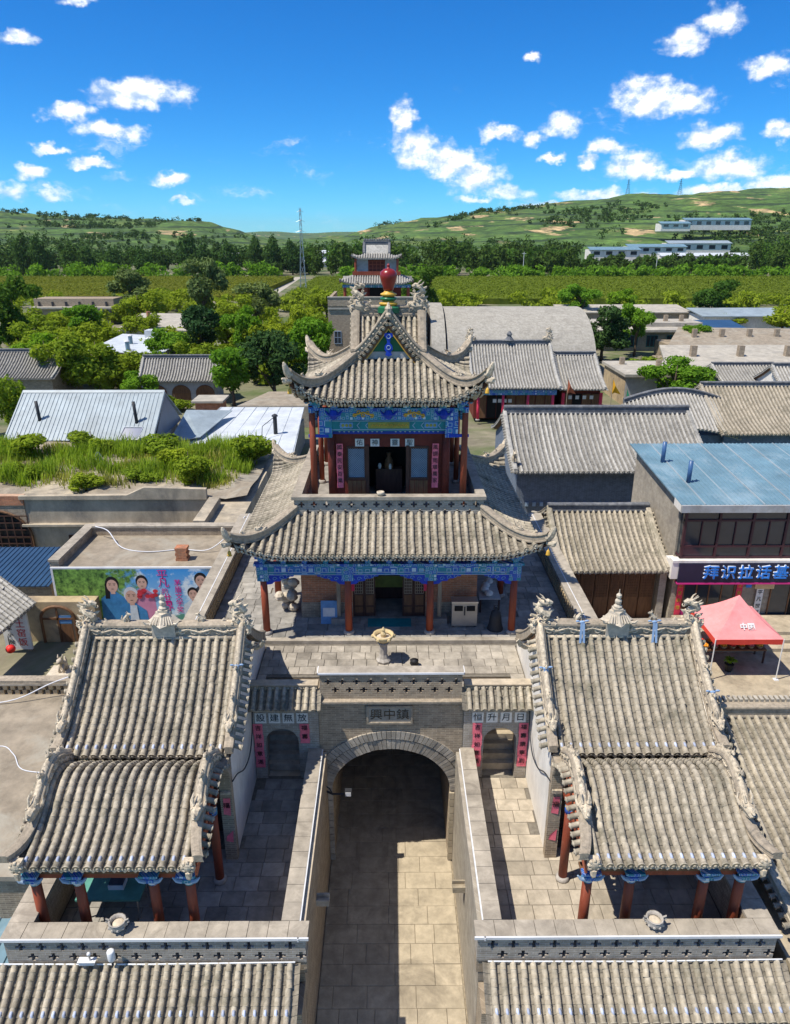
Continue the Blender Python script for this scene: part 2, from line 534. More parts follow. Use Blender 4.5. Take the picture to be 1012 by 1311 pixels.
def text(name, s, size, loc, m, parent, rot=(R(90), 0, 0), extrude=.004, bold=0.0):
    c = bpy.data.curves.new(name, 'FONT')
    c.body = s; c.size = size; c.align_x = 'CENTER'; c.align_y = 'CENTER'; c.extrude = extrude; c.offset = bold
    c.materials.append(MATS[m])
    o = link(name, c, parent)
    o.location = loc; o.rotation_euler = rot
    FONTS.append(o)
    return o


# ------------------------------------------------------------------ roof tiles
def barrel(r=.075, L=.22, cap=False):
    m = MB(); n = 6; vs = []
    for y, rr in ((0, r * .965), (L * .95, r * .985), (L * .955, r * 1.025), (L * 1.02, r * 1.025)):
        for k in range(n + 1):
            th = math.pi * k / n
            vs.append((rr * math.cos(th), y, rr * 1.28 * math.sin(th)))
    w = n + 1
    fs = [(i * w + k, i * w + k + 1, (i + 1) * w + k + 1, (i + 1) * w + k) for i in range(3) for k in range(n)]
    fs.append(tuple(range(3 * w, 4 * w)))
    m.add(vs, fs)
    if cap:
        vs = []
        for y in (L * 1.0, L * 1.0 + .03):
            for k in range(10):
                th = 2 * math.pi * k / 10
                vs.append((r * 1.22 * math.cos(th), y, r * .1 + r * 1.25 * math.sin(th)))
        m.add(vs, [tuple(range(10)), tuple(range(19, 9, -1))] + [(k, (k + 1) % 10, (k + 1) % 10 + 10, k + 10) for k in range(10)])
        m.ball((0, L + .035, r * .1), r * .6, 6, 4, 1, .5, 1)
    return m


def drip(w=.13):
    m = MB()
    pr = [(-w, 0), (-w * .9, -.045), (-w * .45, -.075), (0, -.125), (w * .45, -.075), (w * .9, -.045), (w, 0), (w * .5, -.022), (-w * .5, -.022)]
    vs = [(x, 0, z) for x, z in pr] + [(x, .022, z) for x, z in pr]
    n = len(pr)
    m.add(vs, [tuple(range(n)), tuple(range(2 * n - 1, n - 1, -1))] + [(i, (i + 1) % n, (i + 1) % n + n, i + n) for i in range(n)])
    return m


def nail():
    m = MB()
    m.tube([(0, .1, -.035), (0, .05, .02), (0, -.01, .03), (.015, -.06, .0), (.03, -.08, -.04)], [.018, .036, .038, .03, .012], 6)
    return m


SHARED = {}


def shared(key, fn, m, smooth=True):
    if key not in SHARED: SHARED[key] = fn().mesh(key.split('@')[0], m, smooth)
    return SHARED[key]


def frame(X, T, p, sl=1.0):
    """matrix with x across the row, y down the slope, z out of the roof"""
    T = T.normalized()
    X = (X - T * X.dot(T)).normalized()
    N = X.cross(T)
    if N.z < 0: X = -X; N = -N
    M = Matrix(((X.x, T.x * sl, N.x, p.x), (X.y, T.y * sl, N.y, p.y), (X.z, T.z * sl, N.z, p.z), (0, 0, 0, 1)))
    return M


def polyrow(P, a, o0, o1, L):
    """walk a row of tiles of length L from the eave upward; returns [(p_up, p_low)] eave first"""
    n = max(4, int((o1 - o0) / .06))
    pts = [P(a, o0 + (o1 - o0) * i / n) for i in range(n + 1)]
    ds = [0]
    for i in range(n): ds.append(ds[-1] + (pts[i + 1] - pts[i]).length)
    S = ds[-1]

    def at(s):
        s = min(max(s, 0), S)
        for i in range(n):
            if ds[i + 1] >= s:
                f = (s - ds[i]) / max(1e-9, ds[i + 1] - ds[i])
                return pts[i].lerp(pts[i + 1], f)
        return pts[-1]
    k = max(1, round(S / L)); LL = S / k
    return [(at(S - (j + 1) * LL), at(S - j * LL)) for j in range(k)]


def tile_field(part, P, a_list, rngf, mode='joined', r=.075, L=.22, m='tile', mp='tile_pan', budget=9999, caps=True, blue=False, drips=True, flatdeck=False):
    """rows of barrel tiles over a deck of pan tiles.
    P(a, o): point on the roof, a along the eave, o outward; rngf(a): (o_top, o_eave)"""
    sp = (a_list[1] - a_list[0]) if len(a_list) > 1 else .25
    deck = MB()
    strips = [a_list[0] - sp / 2] + [(x + sp / 2) for x in a_list]
    for am in strips:
        o0, o1 = rngf(am)
        if o1 - o0 < .05: continue
        k = max(1, int((o1 - o0) / (.5 if flatdeck else .17)))
        for j in range(k):
            oa = o0 + (o1 - o0) * j / k; ob = o0 + (o1 - o0) * (j + 1) / k + .01
            vs = []
            for q, up in ((oa, -.006), (ob, .016)):
                for da, dz in ((-sp / 2, .0), (0, -.045), (sp / 2, .0)):
                    p = P(am + da, q); vs.append((p.x, p.y, p.z + dz + up))
            deck.add(vs, [(0, 1, 4, 3), (1, 2, 5, 4)])
            deck.add([vs[3], vs[4], vs[5], (vs[5][0], vs[5][1], vs[5][2] - .03), (vs[4][0], vs[4][1], vs[4][2] - .03), (vs[3][0], vs[3][1], vs[3][2] - .03)], [(0, 1, 4, 5), (1, 2, 3, 4)])
    deck.build('pan_tiles', mp, part, kind='stuff')
    rest = MB(); base = barrel(r, L); basec = barrel(r, L, True)
    used = 0
    cells = []
    for i, a in enumerate(a_list):
        o0, o1 = rngf(a)
        if o1 - o0 < .12: continue
        seq = polyrow(P, a, o0, o1, L)
        for j, (pu, pl) in enumerate(seq):
            X = P(a + .05, (o0 + o1) / 2) - P(a - .05, (o0 + o1) / 2)
            T = pl - pu
            M = frame(X, T, pu + Vector((0, 0, .012)), T.length / L)
            M = M @ Matrix.Rotation(rnd.gauss(0, .012 if rnd.random() > .03 else .09), 4, 'Z') @ Matrix.Translation((rnd.gauss(0, .004), 0, rnd.gauss(0, .003)))
            cells.append((j, i, M, j == 0 and caps))
    if mode == 'tiles':
        cells.sort(key=lambda c: (c[0], c[1]))
        for j, i, M, c in cells:
            if used < budget:
                me = shared(f'barrel_tile@{r}{L}{m}{c}', lambda: (basec if c else base), m)
                link('barrel_tile', me, part, M=M); used += 1
            else:
                rest.M = M; b = basec if c else base; rest.add(b.v, b.f)
    elif mode == 'rows':
        rows = {}
        for j, i, M, c in cells:
            mb = rows.setdefault(i, MB()); mb.M = M
            b = basec if c else base; mb.add(b.v, b.f)
        for i in rows: rows[i].build('tile_row', m, part, True)
    else:
        for j, i, M, c in cells:
            rest.M = M; b = basec if c else base; rest.add(b.v, b.f)
    if rest.v: rest.M = None; rest.build('barrel_tiles', m, part, True, kind='stuff')
    # drip tiles between the rows, painted nail caps near the eave
    dj = MB(); db = drip(sp * .42)
    for am in strips[1:-1] if drips else []:
        o0, o1 = rngf(am)
        if o1 - o0 < .1: continue
        pe = P(am, o1); X = P(am + .05, o1) - P(am - .05, o1); T = P(am, o1) - P(am, o1 - .1)
        Th = Vector((T.x, T.y, T.z * .3)).normalized()
        M = frame(X, Th, pe + Vector((0, 0, .005)))
        if mode == 'tiles' and budget > 100:
            link('drip_tile', shared(f'drip_tile@{sp:.3f}{m}', lambda: db, m, False), part, M=M)
        else:
            dj.M = M; dj.add(db.v, db.f)
    if dj.v: dj.M = None; dj.build('drip_tiles', m, part, kind='stuff')
    if blue:
        for a in a_list:
            o0, o1 = rngf(a)
            p = P(a, o1 - .16)
            link('nail_cap', shared('nail_cap@', nail, 'blue_nail'), part, M=Matrix.Translation(p + Vector((0, 0, r * 1.0))) @ Matrix.Rotation(R(25), 4, 'X'))
    return used


def prof_fn(pts):
    """piecewise smooth height function through (o, z) points"""
    xs = [p[0] for p in pts]; zs = [p[1] for p in pts]
    fine = np.linspace(xs[0], xs[-1], 80)
    lin = np.interp(fine, xs, zs)
    k = np.ones(9) / 9
    pad = np.concatenate([2 * lin[0] - lin[8:0:-1], lin, 2 * lin[-1] - lin[-2:-10:-1]])
    sm = np.convolve(pad, k, 'same')[8:-8]
    return lambda o: float(np.interp(o, fine, sm))


# ------------------------------------------------------------------ roof ornaments
def dragon_mb():
    """ridge-end dragon, about 1 m tall, head towards +x"""
    m = MB()
    S = [(-.16, 0, .0), (-.2, 0, .16), (-.08, .05, .32), (.10, .02, .42), (.12, -.06, .56), (-.04, -.05, .66), (-.14, .03, .74), (-.06, .05, .86), (.08, 0, .9)]
    m.tube(S, [.15, .15, .13, .12, .11, .105, .10, .09, .08], 8)
    # upper small head with horns and mane
    m.tube([(.02, 0, .9), (.14, 0, .93), (.25, 0, .89)], [.10, .085, .045], 7)
    m.tube([(.14, 0, .86), (.22, 0, .80)], [.04, .02], 5)
    for sy in (-1, 1):
        m.tube([(.04, .05 * sy, .97), (-.02, .09 * sy, 1.06), (-.1, .1 * sy, 1.12)], [.028, .02, .008], 5)
        m.ball((.13, .075 * sy, .96), .025, 6, 4)
        m.tube([(.0, .08 * sy, .9), (-.1, .13 * sy, .95), (-.18, .14 * sy, 1.04)], [.04, .03, .008], 5)
    # big lower head biting the ridge
    m.tube([(-.1, 0, .22), (.12, 0, .2), (.34, 0, .25), (.5, 0, .2)], [.2, .18, .12, .05], 8)
    m.tube([(.05, 0, .06), (.28, 0, .02), (.42, 0, .05)], [.13, .08, .03], 7)
    m.tube([(.34, 0, .27), (.47, 0, .36), (.42, 0, .44)], [.06, .045, .02], 6)
    for sy in (-1, 1):
        m.ball((.17, .15 * sy, .34), .05, 6, 4)
        # curls along body and jaw
        for (cx, cz, rr) in ((-.22, .1, .1), (-.25, .38, .085), (.05, .5, .07), (.28, .12, .07), (-.15, .56, .07), (.18, .72, .05), (.36, .3, .045)):
            path = []
            for k in range(9):
                th = k * .85 + (cx * 9)
                q = rr * (1 - k * .085)
                path.append((cx + q * math.cos(th), (.12 + .012 * k) * sy, cz + q * math.sin(th)))
            m.tube(path, [rr * .32] * 8 + [rr * .12], 5)
    # fins on the back
    for k, (x, z, a) in enumerate(((-.34, .12, .5), (-.33, .28, .7), (-.28, .46, .9), (-.22, .62, 1.0), (-.26, .8, 1.2), (.24, .58, -.4))):
        m.tube([(x + .1 * math.copysign(1, -x), 0, z), (x, 0, z + .05), (x - .09 * math.cos(a) * math.copysign(1, -x), 0, z + .1)], [.06, .045, .006], 5, True, .5)
    return m


def beast_mb():
    """small seated ridge beast, .28 m tall, facing +x"""
    m = MB()
    m.tube([(-.07, 0, 0), (-.06, 0, .09), (.0, 0, .17), (.04, 0, .22)], [.065, .07, .05, .045], 7)
    m.tube([(.02, 0, .22), (.08, 0, .235), (.13, 0, .22)], [.05, .045, .025], 6)
    for s in (-1, 1):
        m.tube([(.02, .035 * s, .14), (.055, .035 * s, .06), (.05, .035 * s, 0)], [.025, .02, .022], 5)
        m.tube([(.03, .03 * s, .26), (.0, .04 * s, .32)], [.02, .006], 4)
    m.tube([(-.1, 0, .03), (-.16, 0, .1), (-.13, 0, .2)], [.03, .025, .01], 5)
    return m


def beasthead_mb():
    """end-of-ridge beast head with open jaws and a mane, facing +x, .45 m"""
    m = MB()
    m.tube([(-.2, 0, .08), (0, 0, .16), (.16, 0, .2), (.3, 0, .15)], [.12, .13, .11, .05], 8)
    m.tube([(.0, 0, .05), (.16, 0, .04), (.27, 0, .08)], [.08, .06, .02], 6)
    m.tube([(.22, 0, .2), (.3, 0, .28), (.25, 0, .33)], [.05, .035, .012], 5)
    for s in (-1, 1):
        m.ball((.1, .09 * s, .27), .035, 6, 4)
        m.tube([(.02, .06 * s, .28), (-.08, .09 * s, .4), (-.2, .08 * s, .44)], [.035, .025, .008], 5)
        m.tube([(-.05, .12 * s, .12), (-.17, .16 * s, .2), (-.25, .13 * s, .32)], [.05, .035, .01], 5)
    return m


def rosette_row(m, path, up, side_off, step=.3, r=.055):
    """carved flowers and leaves along both faces of a ridge; path: list of points at the ridge foot"""
    path = [Vector(p) for p in path]
    acc = 0; k = 0
    for i in range(len(path) - 1):
        a, b = path[i], path[i + 1]
        L = (b - a).length; t = (b - a) / L
        sd = Vector((t.y, -t.x, 0)).normalized()
        s = (step - acc) % step
        while s < L:
            p = a + t * s + Vector((0, 0, up))
            for sg in (-1, 1):
                q = p + sd * side_off * sg
                m.ball(q, r * .42, 6, 4)
                m.tube([q + t * (r * math.cos(j * .785)) + Vector((0, 0, r * math.sin(j * .785))) for j in range(9)], r * .3, 5, False)
                for dx in (-1, 1):
                    c = q + t * (r * 1.7 * dx) + Vector((0, 0, r * .5 * (1 if k % 2 else -1) * dx))
                    m.tube([q, c, c + t * (r * .7 * dx) + Vector((0, 0, r * .8 * dx))], [r * .5, r * .42, r * .12], 5)
            k += 1; s += step
        acc = (acc + L) % step


RIDGE_PROF = lambda w, h: [(-w * .62, 0), (-w * .62, h * .16), (-w * .5, h * .2), (-w * .5, h * .72), (-w * .66, h * .78), (-w * .62, h * .9), (-w * .3, h), (w * .3, h), (w * .62, h * .9), (w * .66, h * .78), (w * .5, h * .72), (w * .5, h * .2), (w * .62, h * .16), (w * .62, 0)]


def verge_tiles(part, path, out, mode='tiles', r=.06, L=.2, step=.2, m='tile'):
    """short barrel tiles set across a verge, pointing outward; path along the verge"""
    path = [Vector(p) for p in path]
    rest = MB(); b = barrel(r, L, True)
    out = Vector(out)
    acc = step * .5
    for i in range(len(path) - 1):
        a, c = path[i], path[i + 1]
        Ln = (c - a).length; t = (c - a) / Ln
        s = acc
        while s < Ln:
            p = a + t * s
            M = frame(t, (out + Vector((0, 0, -.35))).normalized(), p)
            if mode == 'tiles': link('verge_tile', shared(f'verge_tile@{r}{L}{m}', lambda: b, m), part, M=M)
            else:
                rest.M = M; rest.add(b.v, b.f)
            s += step
        acc = s - Ln
    if rest.v: rest.M = None; rest.build('verge_tiles', m, part, True, kind='stuff')


# ------------------------------------------------------------------ masonry helpers
def cross_wall(mb, length, cell, rows, thick, crosses):
    """wall of square cells in local x (length) / z (rows) with see-through crosses; crosses: list of (col, row) centres"""
    nc = int(round(length / cell))
    hole = set()
    for c, r0 in crosses:
        for dc, dr in ((0, 0), (1, 0), (-1, 0), (0, 1), (0, -1)):
            hole.add((c + dc, r0 + dr))
    cw = length / nc
    for r0 in range(rows):
        c = 0
        while c < nc:
            if (c, r0) in hole: c += 1; continue
            e = c
            while e < nc and (e, r0) not in hole: e += 1
            x0, x1, z0, z1 = c * cw, e * cw, r0 * cell, (r0 + 1) * cell
            mb.add([(x0, 0, z0), (x1, 0, z0), (x1, 0, z1), (x0, 0, z1)], [(0, 1, 2, 3)])
            mb.add([(x0, thick, z0), (x1, thick, z0), (x1, thick, z1), (x0, thick, z1)], [(3, 2, 1, 0)])
            c = e
    for (c, r0) in hole:
        x0, x1, z0, z1 = c * cw, (c + 1) * cw, r0 * cell, (r0 + 1) * cell
        if (c - 1, r0) not in hole: mb.add([(x0, 0, z0), (x0, thick, z0), (x0, thick, z1), (x0, 0, z1)], [(0, 1, 2, 3)])
        if (c + 1, r0) not in hole: mb.add([(x1, 0, z0), (x1, thick, z0), (x1, thick, z1), (x1, 0, z1)], [(3, 2, 1, 0)])
        if (c, r0 - 1) not in hole: mb.add([(x0, 0, z0), (x1, 0, z0), (x1, thick, z0), (x0, thick, z0)], [(0, 1, 2, 3)])
        if (c, r0 + 1) not in hole: mb.add([(x0, 0, z1), (x1, 0, z1), (x1, thick, z1), (x0, thick, z1)], [(3, 2, 1, 0)])
    h = rows * cell
    mb.add([(0, 0, 0), (0, thick, 0), (0, thick, h), (0, 0, h)], [(0, 1, 2, 3)])
    mb.add([(length, 0, 0), (length, thick, 0), (length, thick, h), (length, 0, h)], [(3, 2, 1, 0)])


def stagger(nc, per=6, first=3):
    """two staggered rows of crosses on a 9-row wall"""
    out = []
    c = first
    while c < nc - 1: out.append((c, 6)); c += per
    c = first + per // 2
    while c < nc - 1: out.append((c, 2)); c += per
    return out


def paving(parent, x0, x1, y0, y1, z, w, d, m, name='paving_slab', thick=.06, skip=None, jitter=.25, gap=.014):
    """stone slabs in courses with recessed joints; every slab its own piece"""
    key = f'{name}@{m}'
    def unit():
        b = MB(); e = .02
        vs = [(-.5, -.5, -1), (.5, -.5, -1), (.5, .5, -1), (-.5, .5, -1), (-.5, -.5, -.15), (.5, -.5, -.15), (.5, .5, -.15), (-.5, .5, -.15), (-.5 + e, -.5 + e, 0), (.5 - e, -.5 + e, 0), (.5 - e, .5 - e, 0), (-.5 + e, .5 - e, 0)]
        b.add(vs, [(8, 9, 10, 11)] + [(i, (i + 1) % 4, (i + 1) % 4 + 4, i + 4) for i in range(4)] + [(i + 4, (i + 1) % 4 + 4, (i + 1) % 4 + 8, i + 8) for i in range(4)])
        return b
    me = shared(key, unit, m, False)
    ny = max(1, round((y1 - y0) / d)); n = 0
    for j in range(ny):
        ya, yb = y0 + (y1 - y0) * j / ny, y0 + (y1 - y0) * (j + 1) / ny
        xs = [x0]
        x = x0 + w * rnd.uniform(.4, 1.1)
        while x < x1 - w * .35:
            xs.append(x); x += w * rnd.uniform(1 - jitter, 1 + jitter)
        xs.append(x1)
        for a, b in zip(xs, xs[1:]):
            cx, cy = (a + b) / 2, (ya + yb) / 2
            if skip and skip(cx, cy): continue
            M = Matrix.Translation((cx, cy, z + rnd.gauss(0, .003))) @ Matrix.Rotation(rnd.gauss(0, .003), 4, 'X') @ Matrix.Rotation(rnd.gauss(0, .003), 4, 'Y') @ Matrix.Diagonal((b - a - gap, yb - ya - gap, thick, 1))
            link(name, me, parent, M=M if parent is None or parent.type != 'EMPTY' else M); n += 1
    return n


def lattice(mb, x0, x1, z0, z1, y, nx, nz, w=.015, d=.02, diag=False):
    """window lattice bars in a plane facing -y"""
    if diag:
        W, H = x1 - x0, z1 - z0
        st = W / nx
        k = -int(H / st) - 1
        while k < nx + 1:
            for sg in (1, -1):
                pts = []
                xa = x0 + k * st if sg > 0 else x1 - k * st
                # clip the diagonal to the panel
                t0, t1 = 0, H
                if sg > 0:
                    t0 = max(0, x0 - xa); t1 = min(H, x1 - xa)
                else:
                    t0 = max(0, xa - x1); t1 = min(H, xa - x0)
                if t1 - t0 > .02:
                    p0 = (xa + sg * t0, z0 + t0); p1 = (xa + sg * t1, z0 + t1)
                    nx_, nz_ = -sg * w * .35, w * .35
                    mb.add([(p0[0] - nx_, y, p0[1] - nz_), (p0[0] + nx_, y, p0[1] + nz_), (p1[0] + nx_, y, p1[1] + nz_), (p1[0] - nx_, y, p1[1] - nz_)], [(0, 1, 2, 3)])
            k += 1
        return
    for i in range(nx + 1):
        x = x0 + (x1 - x0) * i / nx; mb.box(x - w / 2, x + w / 2, y, y + d, z0, z1)
    for i in range(nz + 1):
        z = z0 + (z1 - z0) * i / nz; mb.box(x0, x1, y - .002, y + d - .002, z - w / 2, z + w / 2)


def column(parent, x, y, z0, z1, r, m='red_paint', capm='beam_paint', base=True):
    c = MB().tube([(x, y, z0 + .12), (x, y, (z0 + z1) / 2), (x, y, z1)], [r, r * .99, r * .93], 14).build('column', m, parent, True)
    if base: MB().lathe((x, y, z0), [(r * 1.55, 0), (r * 1.6, .04), (r * 1.45, .1), (r * 1.15, .13)], 14).build('column_base', 'stone_grey', c, True)
    if capm: MB().lathe((x, y, z1 - .22), [(r * 1.03, 0), (r * 1.03, .2)], 14).build('painted_band', capm, c, True)
    return c

# ================================================================== THE SETTING: ground, lane, streets
LZ, TZ, WZ, GZ = 0.0, 6.7, 3.55, 3.0       # lane, main terrace, wing terraces, village ground
g = MB()
def gq(x0, x1, y0, y1, z): g.quad((x0, y0, z), (x1, y0, z), (x1, y1, z), (x0, y1, z))
gq(-9.5, 9.5, -40, 33, -.05)
gq(-400, -9.5, -40, 9, -.05); gq(9.5, 400, -40, 9, -.05)
gq(-9000, -9.5, 9, 33, GZ); gq(9.5, 9000, 9, 33, GZ)
gq(-9000, 9000, 33, 9000, GZ)
for s in (-1, 1):
    g.quad((s * 9.5, 9, -.05), (s * 9.5, 33, -.05), (s * 9.5, 33, GZ), (s * 9.5, 9, GZ))
    g.quad((s * 9.5, 9, -.05), (s * 400, 9, -.05), (s * 400, 9, GZ), (s * 9.5, 9, GZ))
g.quad((-9.5, 33, -.05), (9.5, 33, -.05), (9.5, 33, GZ), (-9.5, 33, GZ))
mat('ground', (.21, .185, .125), .95, .25, .5, .4, 3, second=(.085, .115, .035), sscale=.06, sthr=(.42, .58))
struct('ground', g, 'ground')
lane = struct('lane', MB().quad((-2.1, 4, -.03), (2.1, 4, -.03), (2.1, 31, -.03), (-2.1, 31, -.03)), 'joint_warm')
paving(lane, -2.08, 2.06, 9.5, 30.9, 0, .95, .66, 'slab_warm', jitter=.5, gap=.011)

# ================================================================== THE GATE AND ITS TERRACE
gate = thing('gate_tower_base', 'brick gate base with round lane arch under the pavilion terrace', 'gate', (0, 19.4, 0))
AW, SPR, CRW = 1.95, 3.0, 4.69
def arch_pts(hw, spr, crown, n=24, cx=0.0):
    return [(cx - hw * math.cos(math.pi * i / n), spr + (crown - spr) * math.sin(math.pi * i / n)) for i in range(n + 1)]
ap = arch_pts(AW, SPR, CRW)
wall = MB()
YF = 19.4
for s in (-1, 1):
    wall.add([(s * 2.3, YF, 0), (s * AW, YF, 0), (s * AW, YF, SPR), (s * 2.3, YF, SPR)], [(0, 1, 2, 3)])
    wall.quad((s * 2.3, YF, SPR), (s * AW, YF, SPR), (s * AW, YF, 6.5), (s * 2.3, YF, 6.5))
    wall.quad((s * AW, YF, 0), (s * AW, 31, 0), (s * AW, 31, SPR), (s * AW, YF, SPR))
    wall.quad((s * 2.3, YF, 0), (s * 2.3, 19.7, 0), (s * 2.3, 19.7, 6.5), (s * 2.3, YF, 6.5))
for (xa, za), (xb, zb) in zip(ap, ap[1:]):
    wall.quad((xa, YF, za), (xb, YF, zb), (xb, YF, 6.5), (xa, YF, 6.5))
    wall.quad((xa, YF, za), (xa, 31, za), (xb, 31, zb), (xb, YF, zb))
wall.quad((-2.3, 31, 0), (2.3, 31, 0), (2.3, 31, 6.5), (-2.3, 31, 6.5))  # end wall added to close the tunnel and keep it dark
wall.build('gate_wall', 'brick', gate)
core = MB()
core.box(-2.29, 2.29, 19.72, 31.2, 4.95, 6.62)
for s in (-1, 1):
    a, b = sorted((s * 2.29, s * 2.9)); core.box(a, b, 20.5, 22.4, 0, 6.62)
    a, b = sorted((s * 2.29, s * 2.34)); core.box(a, b, 19.72, 20.495, 0, 6.62)
    a, b = sorted((s * 4.1, s * 4.42)); core.box(a, b, 19.72, 22.4, 0, 6.62)
    a, b = sorted((s * 2.9, s * 4.1)); core.box(a, b, 20.5, 22.4, 6.42, 6.615)
    a, b = sorted((s * 2.3, s * 7.1)); core.box(a, b, 22.405, 33.4, 0, 6.62)
core.box(-2.3, 2.3, 31.25, 33.4, 0, 6.62)
core.build('terrace_core', 'brick', gate)
# voussoirs: two rings round the arch, every stone its own piece
def voussoir_ring(parent, hw, spr, crown, depth, n, y, m, proud):
    pts = arch_pts(hw, spr, crown, n); out = arch_pts(hw + depth, spr, crown + depth, n)
    for i in range(n):
        f = .06
        def L(a, b, t): return (a[0] + (b[0] - a[0]) * t, a[1] + (b[1] - a[1]) * t)
        a, b = L(pts[i], pts[i + 1], f), L(pts[i], pts[i + 1], 1 - f)
        c, d = L(out[i], out[i + 1], 1 - f), L(out[i], out[i + 1], f)
        pr = proud + rnd.uniform(0, .02)
        q = [a, b, c, d]
        MB().add([(x, y - pr, z) for x, z in q] + [(x, y + .05, z) for x, z in q], [(0, 1, 2, 3), (0, 4, 5, 1), (1, 5, 6, 2), (2, 6, 7, 3), (3, 7, 4, 0)]).build('voussoir', m, parent)
ring = MB().box(-.01, .01, 19.45, 19.46, 4.7, 4.72).build('arch_ring', 'brick', gate)
voussoir_ring(ring, AW, SPR, CRW, .36, 46, YF, 'slab', .02)
voussoir_ring(ring, AW + .4, SPR, CRW + .4, .30, 52, YF, 'slab', .045)
# corner quoin blocks at the right jamb, plain jamb strips
for k in range(10):
    MB().box(1.93, 2.09, 19.33, 19.41, .05 + k * .29, .05 + k * .29 + .26).build('quoin', 'slab_warm', gate)
    MB().box(-2.09, -1.93, 19.34, 19.41, .05 + k * .29, .05 + k * .29 + .26).build('quoin', 'slab', gate)
# name plaque
pl = MB().box(-.74, .64, 19.33, 19.42, 5.76, 6.32).build('plaque', 'coping', gate)
fr = MB()
for q in ((-.78, .68, 6.32, 6.38), (-.78, .68, 5.70, 5.76)): fr.box(q[0], q[1], 19.30, 19.41, q[2], q[3])
for q in ((-.78, -.72), (.62, .68)): fr.box(q[0], q[1], 19.30, 19.41, 5.76, 6.32)
fr.build('plaque_frame', 'ridge_stone', pl)
for k, ch in enumerate('興中鎮'):
    text('plaque_lettering', ch, .42, (-.47 + k * .42, 19.322, 6.03), 'ink_brown', pl)
# cornice and pierced parapet with a pale edging
co = MB(); co.box(-2.26, 2.26, 19.24, 19.72, 6.5, 6.56); co.box(-2.32, 2.32, 19.18, 19.72, 6.56, 6.62); co.box(-2.24, 2.24, 19.28, 19.72, 6.44, 6.5)
co.build('cornice', 'ridge_stone', gate)
pm = MB(Matrix.Translation((-2.22, 19.36, 6.62)))
cross_wall(pm, 4.44, .0735, 12, .3, [(c, r0 + 2) for c, r0 in stagger(60)])
pp = pm.build('parapet', 'brick', gate)
MB().box(-2.26, 2.26, 19.33, 19.70, 7.502, 7.60).build('coping', 'coping', pp)
e = MB(); e.box(-2.29, 2.29, 19.30, 19.33, 7.53, 7.59); e.box(-2.29, -2.265, 19.3, 19.72, 7.53, 7.59); e.box(2.265, 2.29, 19.3, 19.72, 7.53, 7.59)
e.build('edge_strip', 'white_trim', pp)
# terrace side parapets (honeycomb brick on the inside)
for s in (-1, 1):
    sp_ = MB()
    x0, x1 = sorted((s * 6.72, s * 7.32))
    sp_.box(x0, x1, 22.4, 33.4, 6.62, 7.35)
    q = sp_.build('side_parapet', 'brick', gate)
    MB().box(x0 - .04, x1 + .04, 22.36, 33.44, 7.352, 7.5).build('coping', 'coping', q)
    hb = MB()
    for k in range(44):
        for j in range(3):
            yy = 22.55 + k * .245 + (j % 2) * .12
            a, b = sorted((s * 6.66, s * 6.73)); hb.box(a, b, yy, yy + .13, 6.78 + j * .19, 6.93 + j * .19)
    hb.build('honeycomb_bricks', 'loess_wall', q, kind='stuff')
    MB().box(*sorted((s * 6.9, s * 6.93)), 22.36, 33.44, 7.502, 7.51).build('edge_strip', 'white_trim', q)
MB().box(-7.3, 7.3, 33.1, 33.42, 6.62, 7.45).build('rear_parapet', 'brick', gate)
tf = MB().quad((-6.7, 22.41, 6.66), (6.7, 22.41, 6.66), (6.7, 33.1, 6.66), (-6.7, 33.1, 6.66)).quad((-4.4, 20.5, 6.66), (4.4, 20.5, 6.66), (4.4, 22.4, 6.66), (-4.4, 22.4, 6.66)).quad((-2.3, 19.72, 6.66), (2.3, 19.72, 6.66), (2.3, 20.495, 6.66), (-2.3, 20.495, 6.66)).build('terrace_floor', 'joint', gate)
stairwell = lambda x, y: 2.36 < abs(x) < 4.1 and y < 20.45
MB()
paving(tf, -4.38, 4.38, 19.74, 22.42, TZ, .46, .42, 'slab', skip=stairwell)
paving(tf, -6.68, 6.68, 22.44, 33.0, TZ, .5, .5, 'slab_grey', skip=lambda x, y: abs(x + .06) < 4.75 and y > 22.6 or stairwell(x, y))

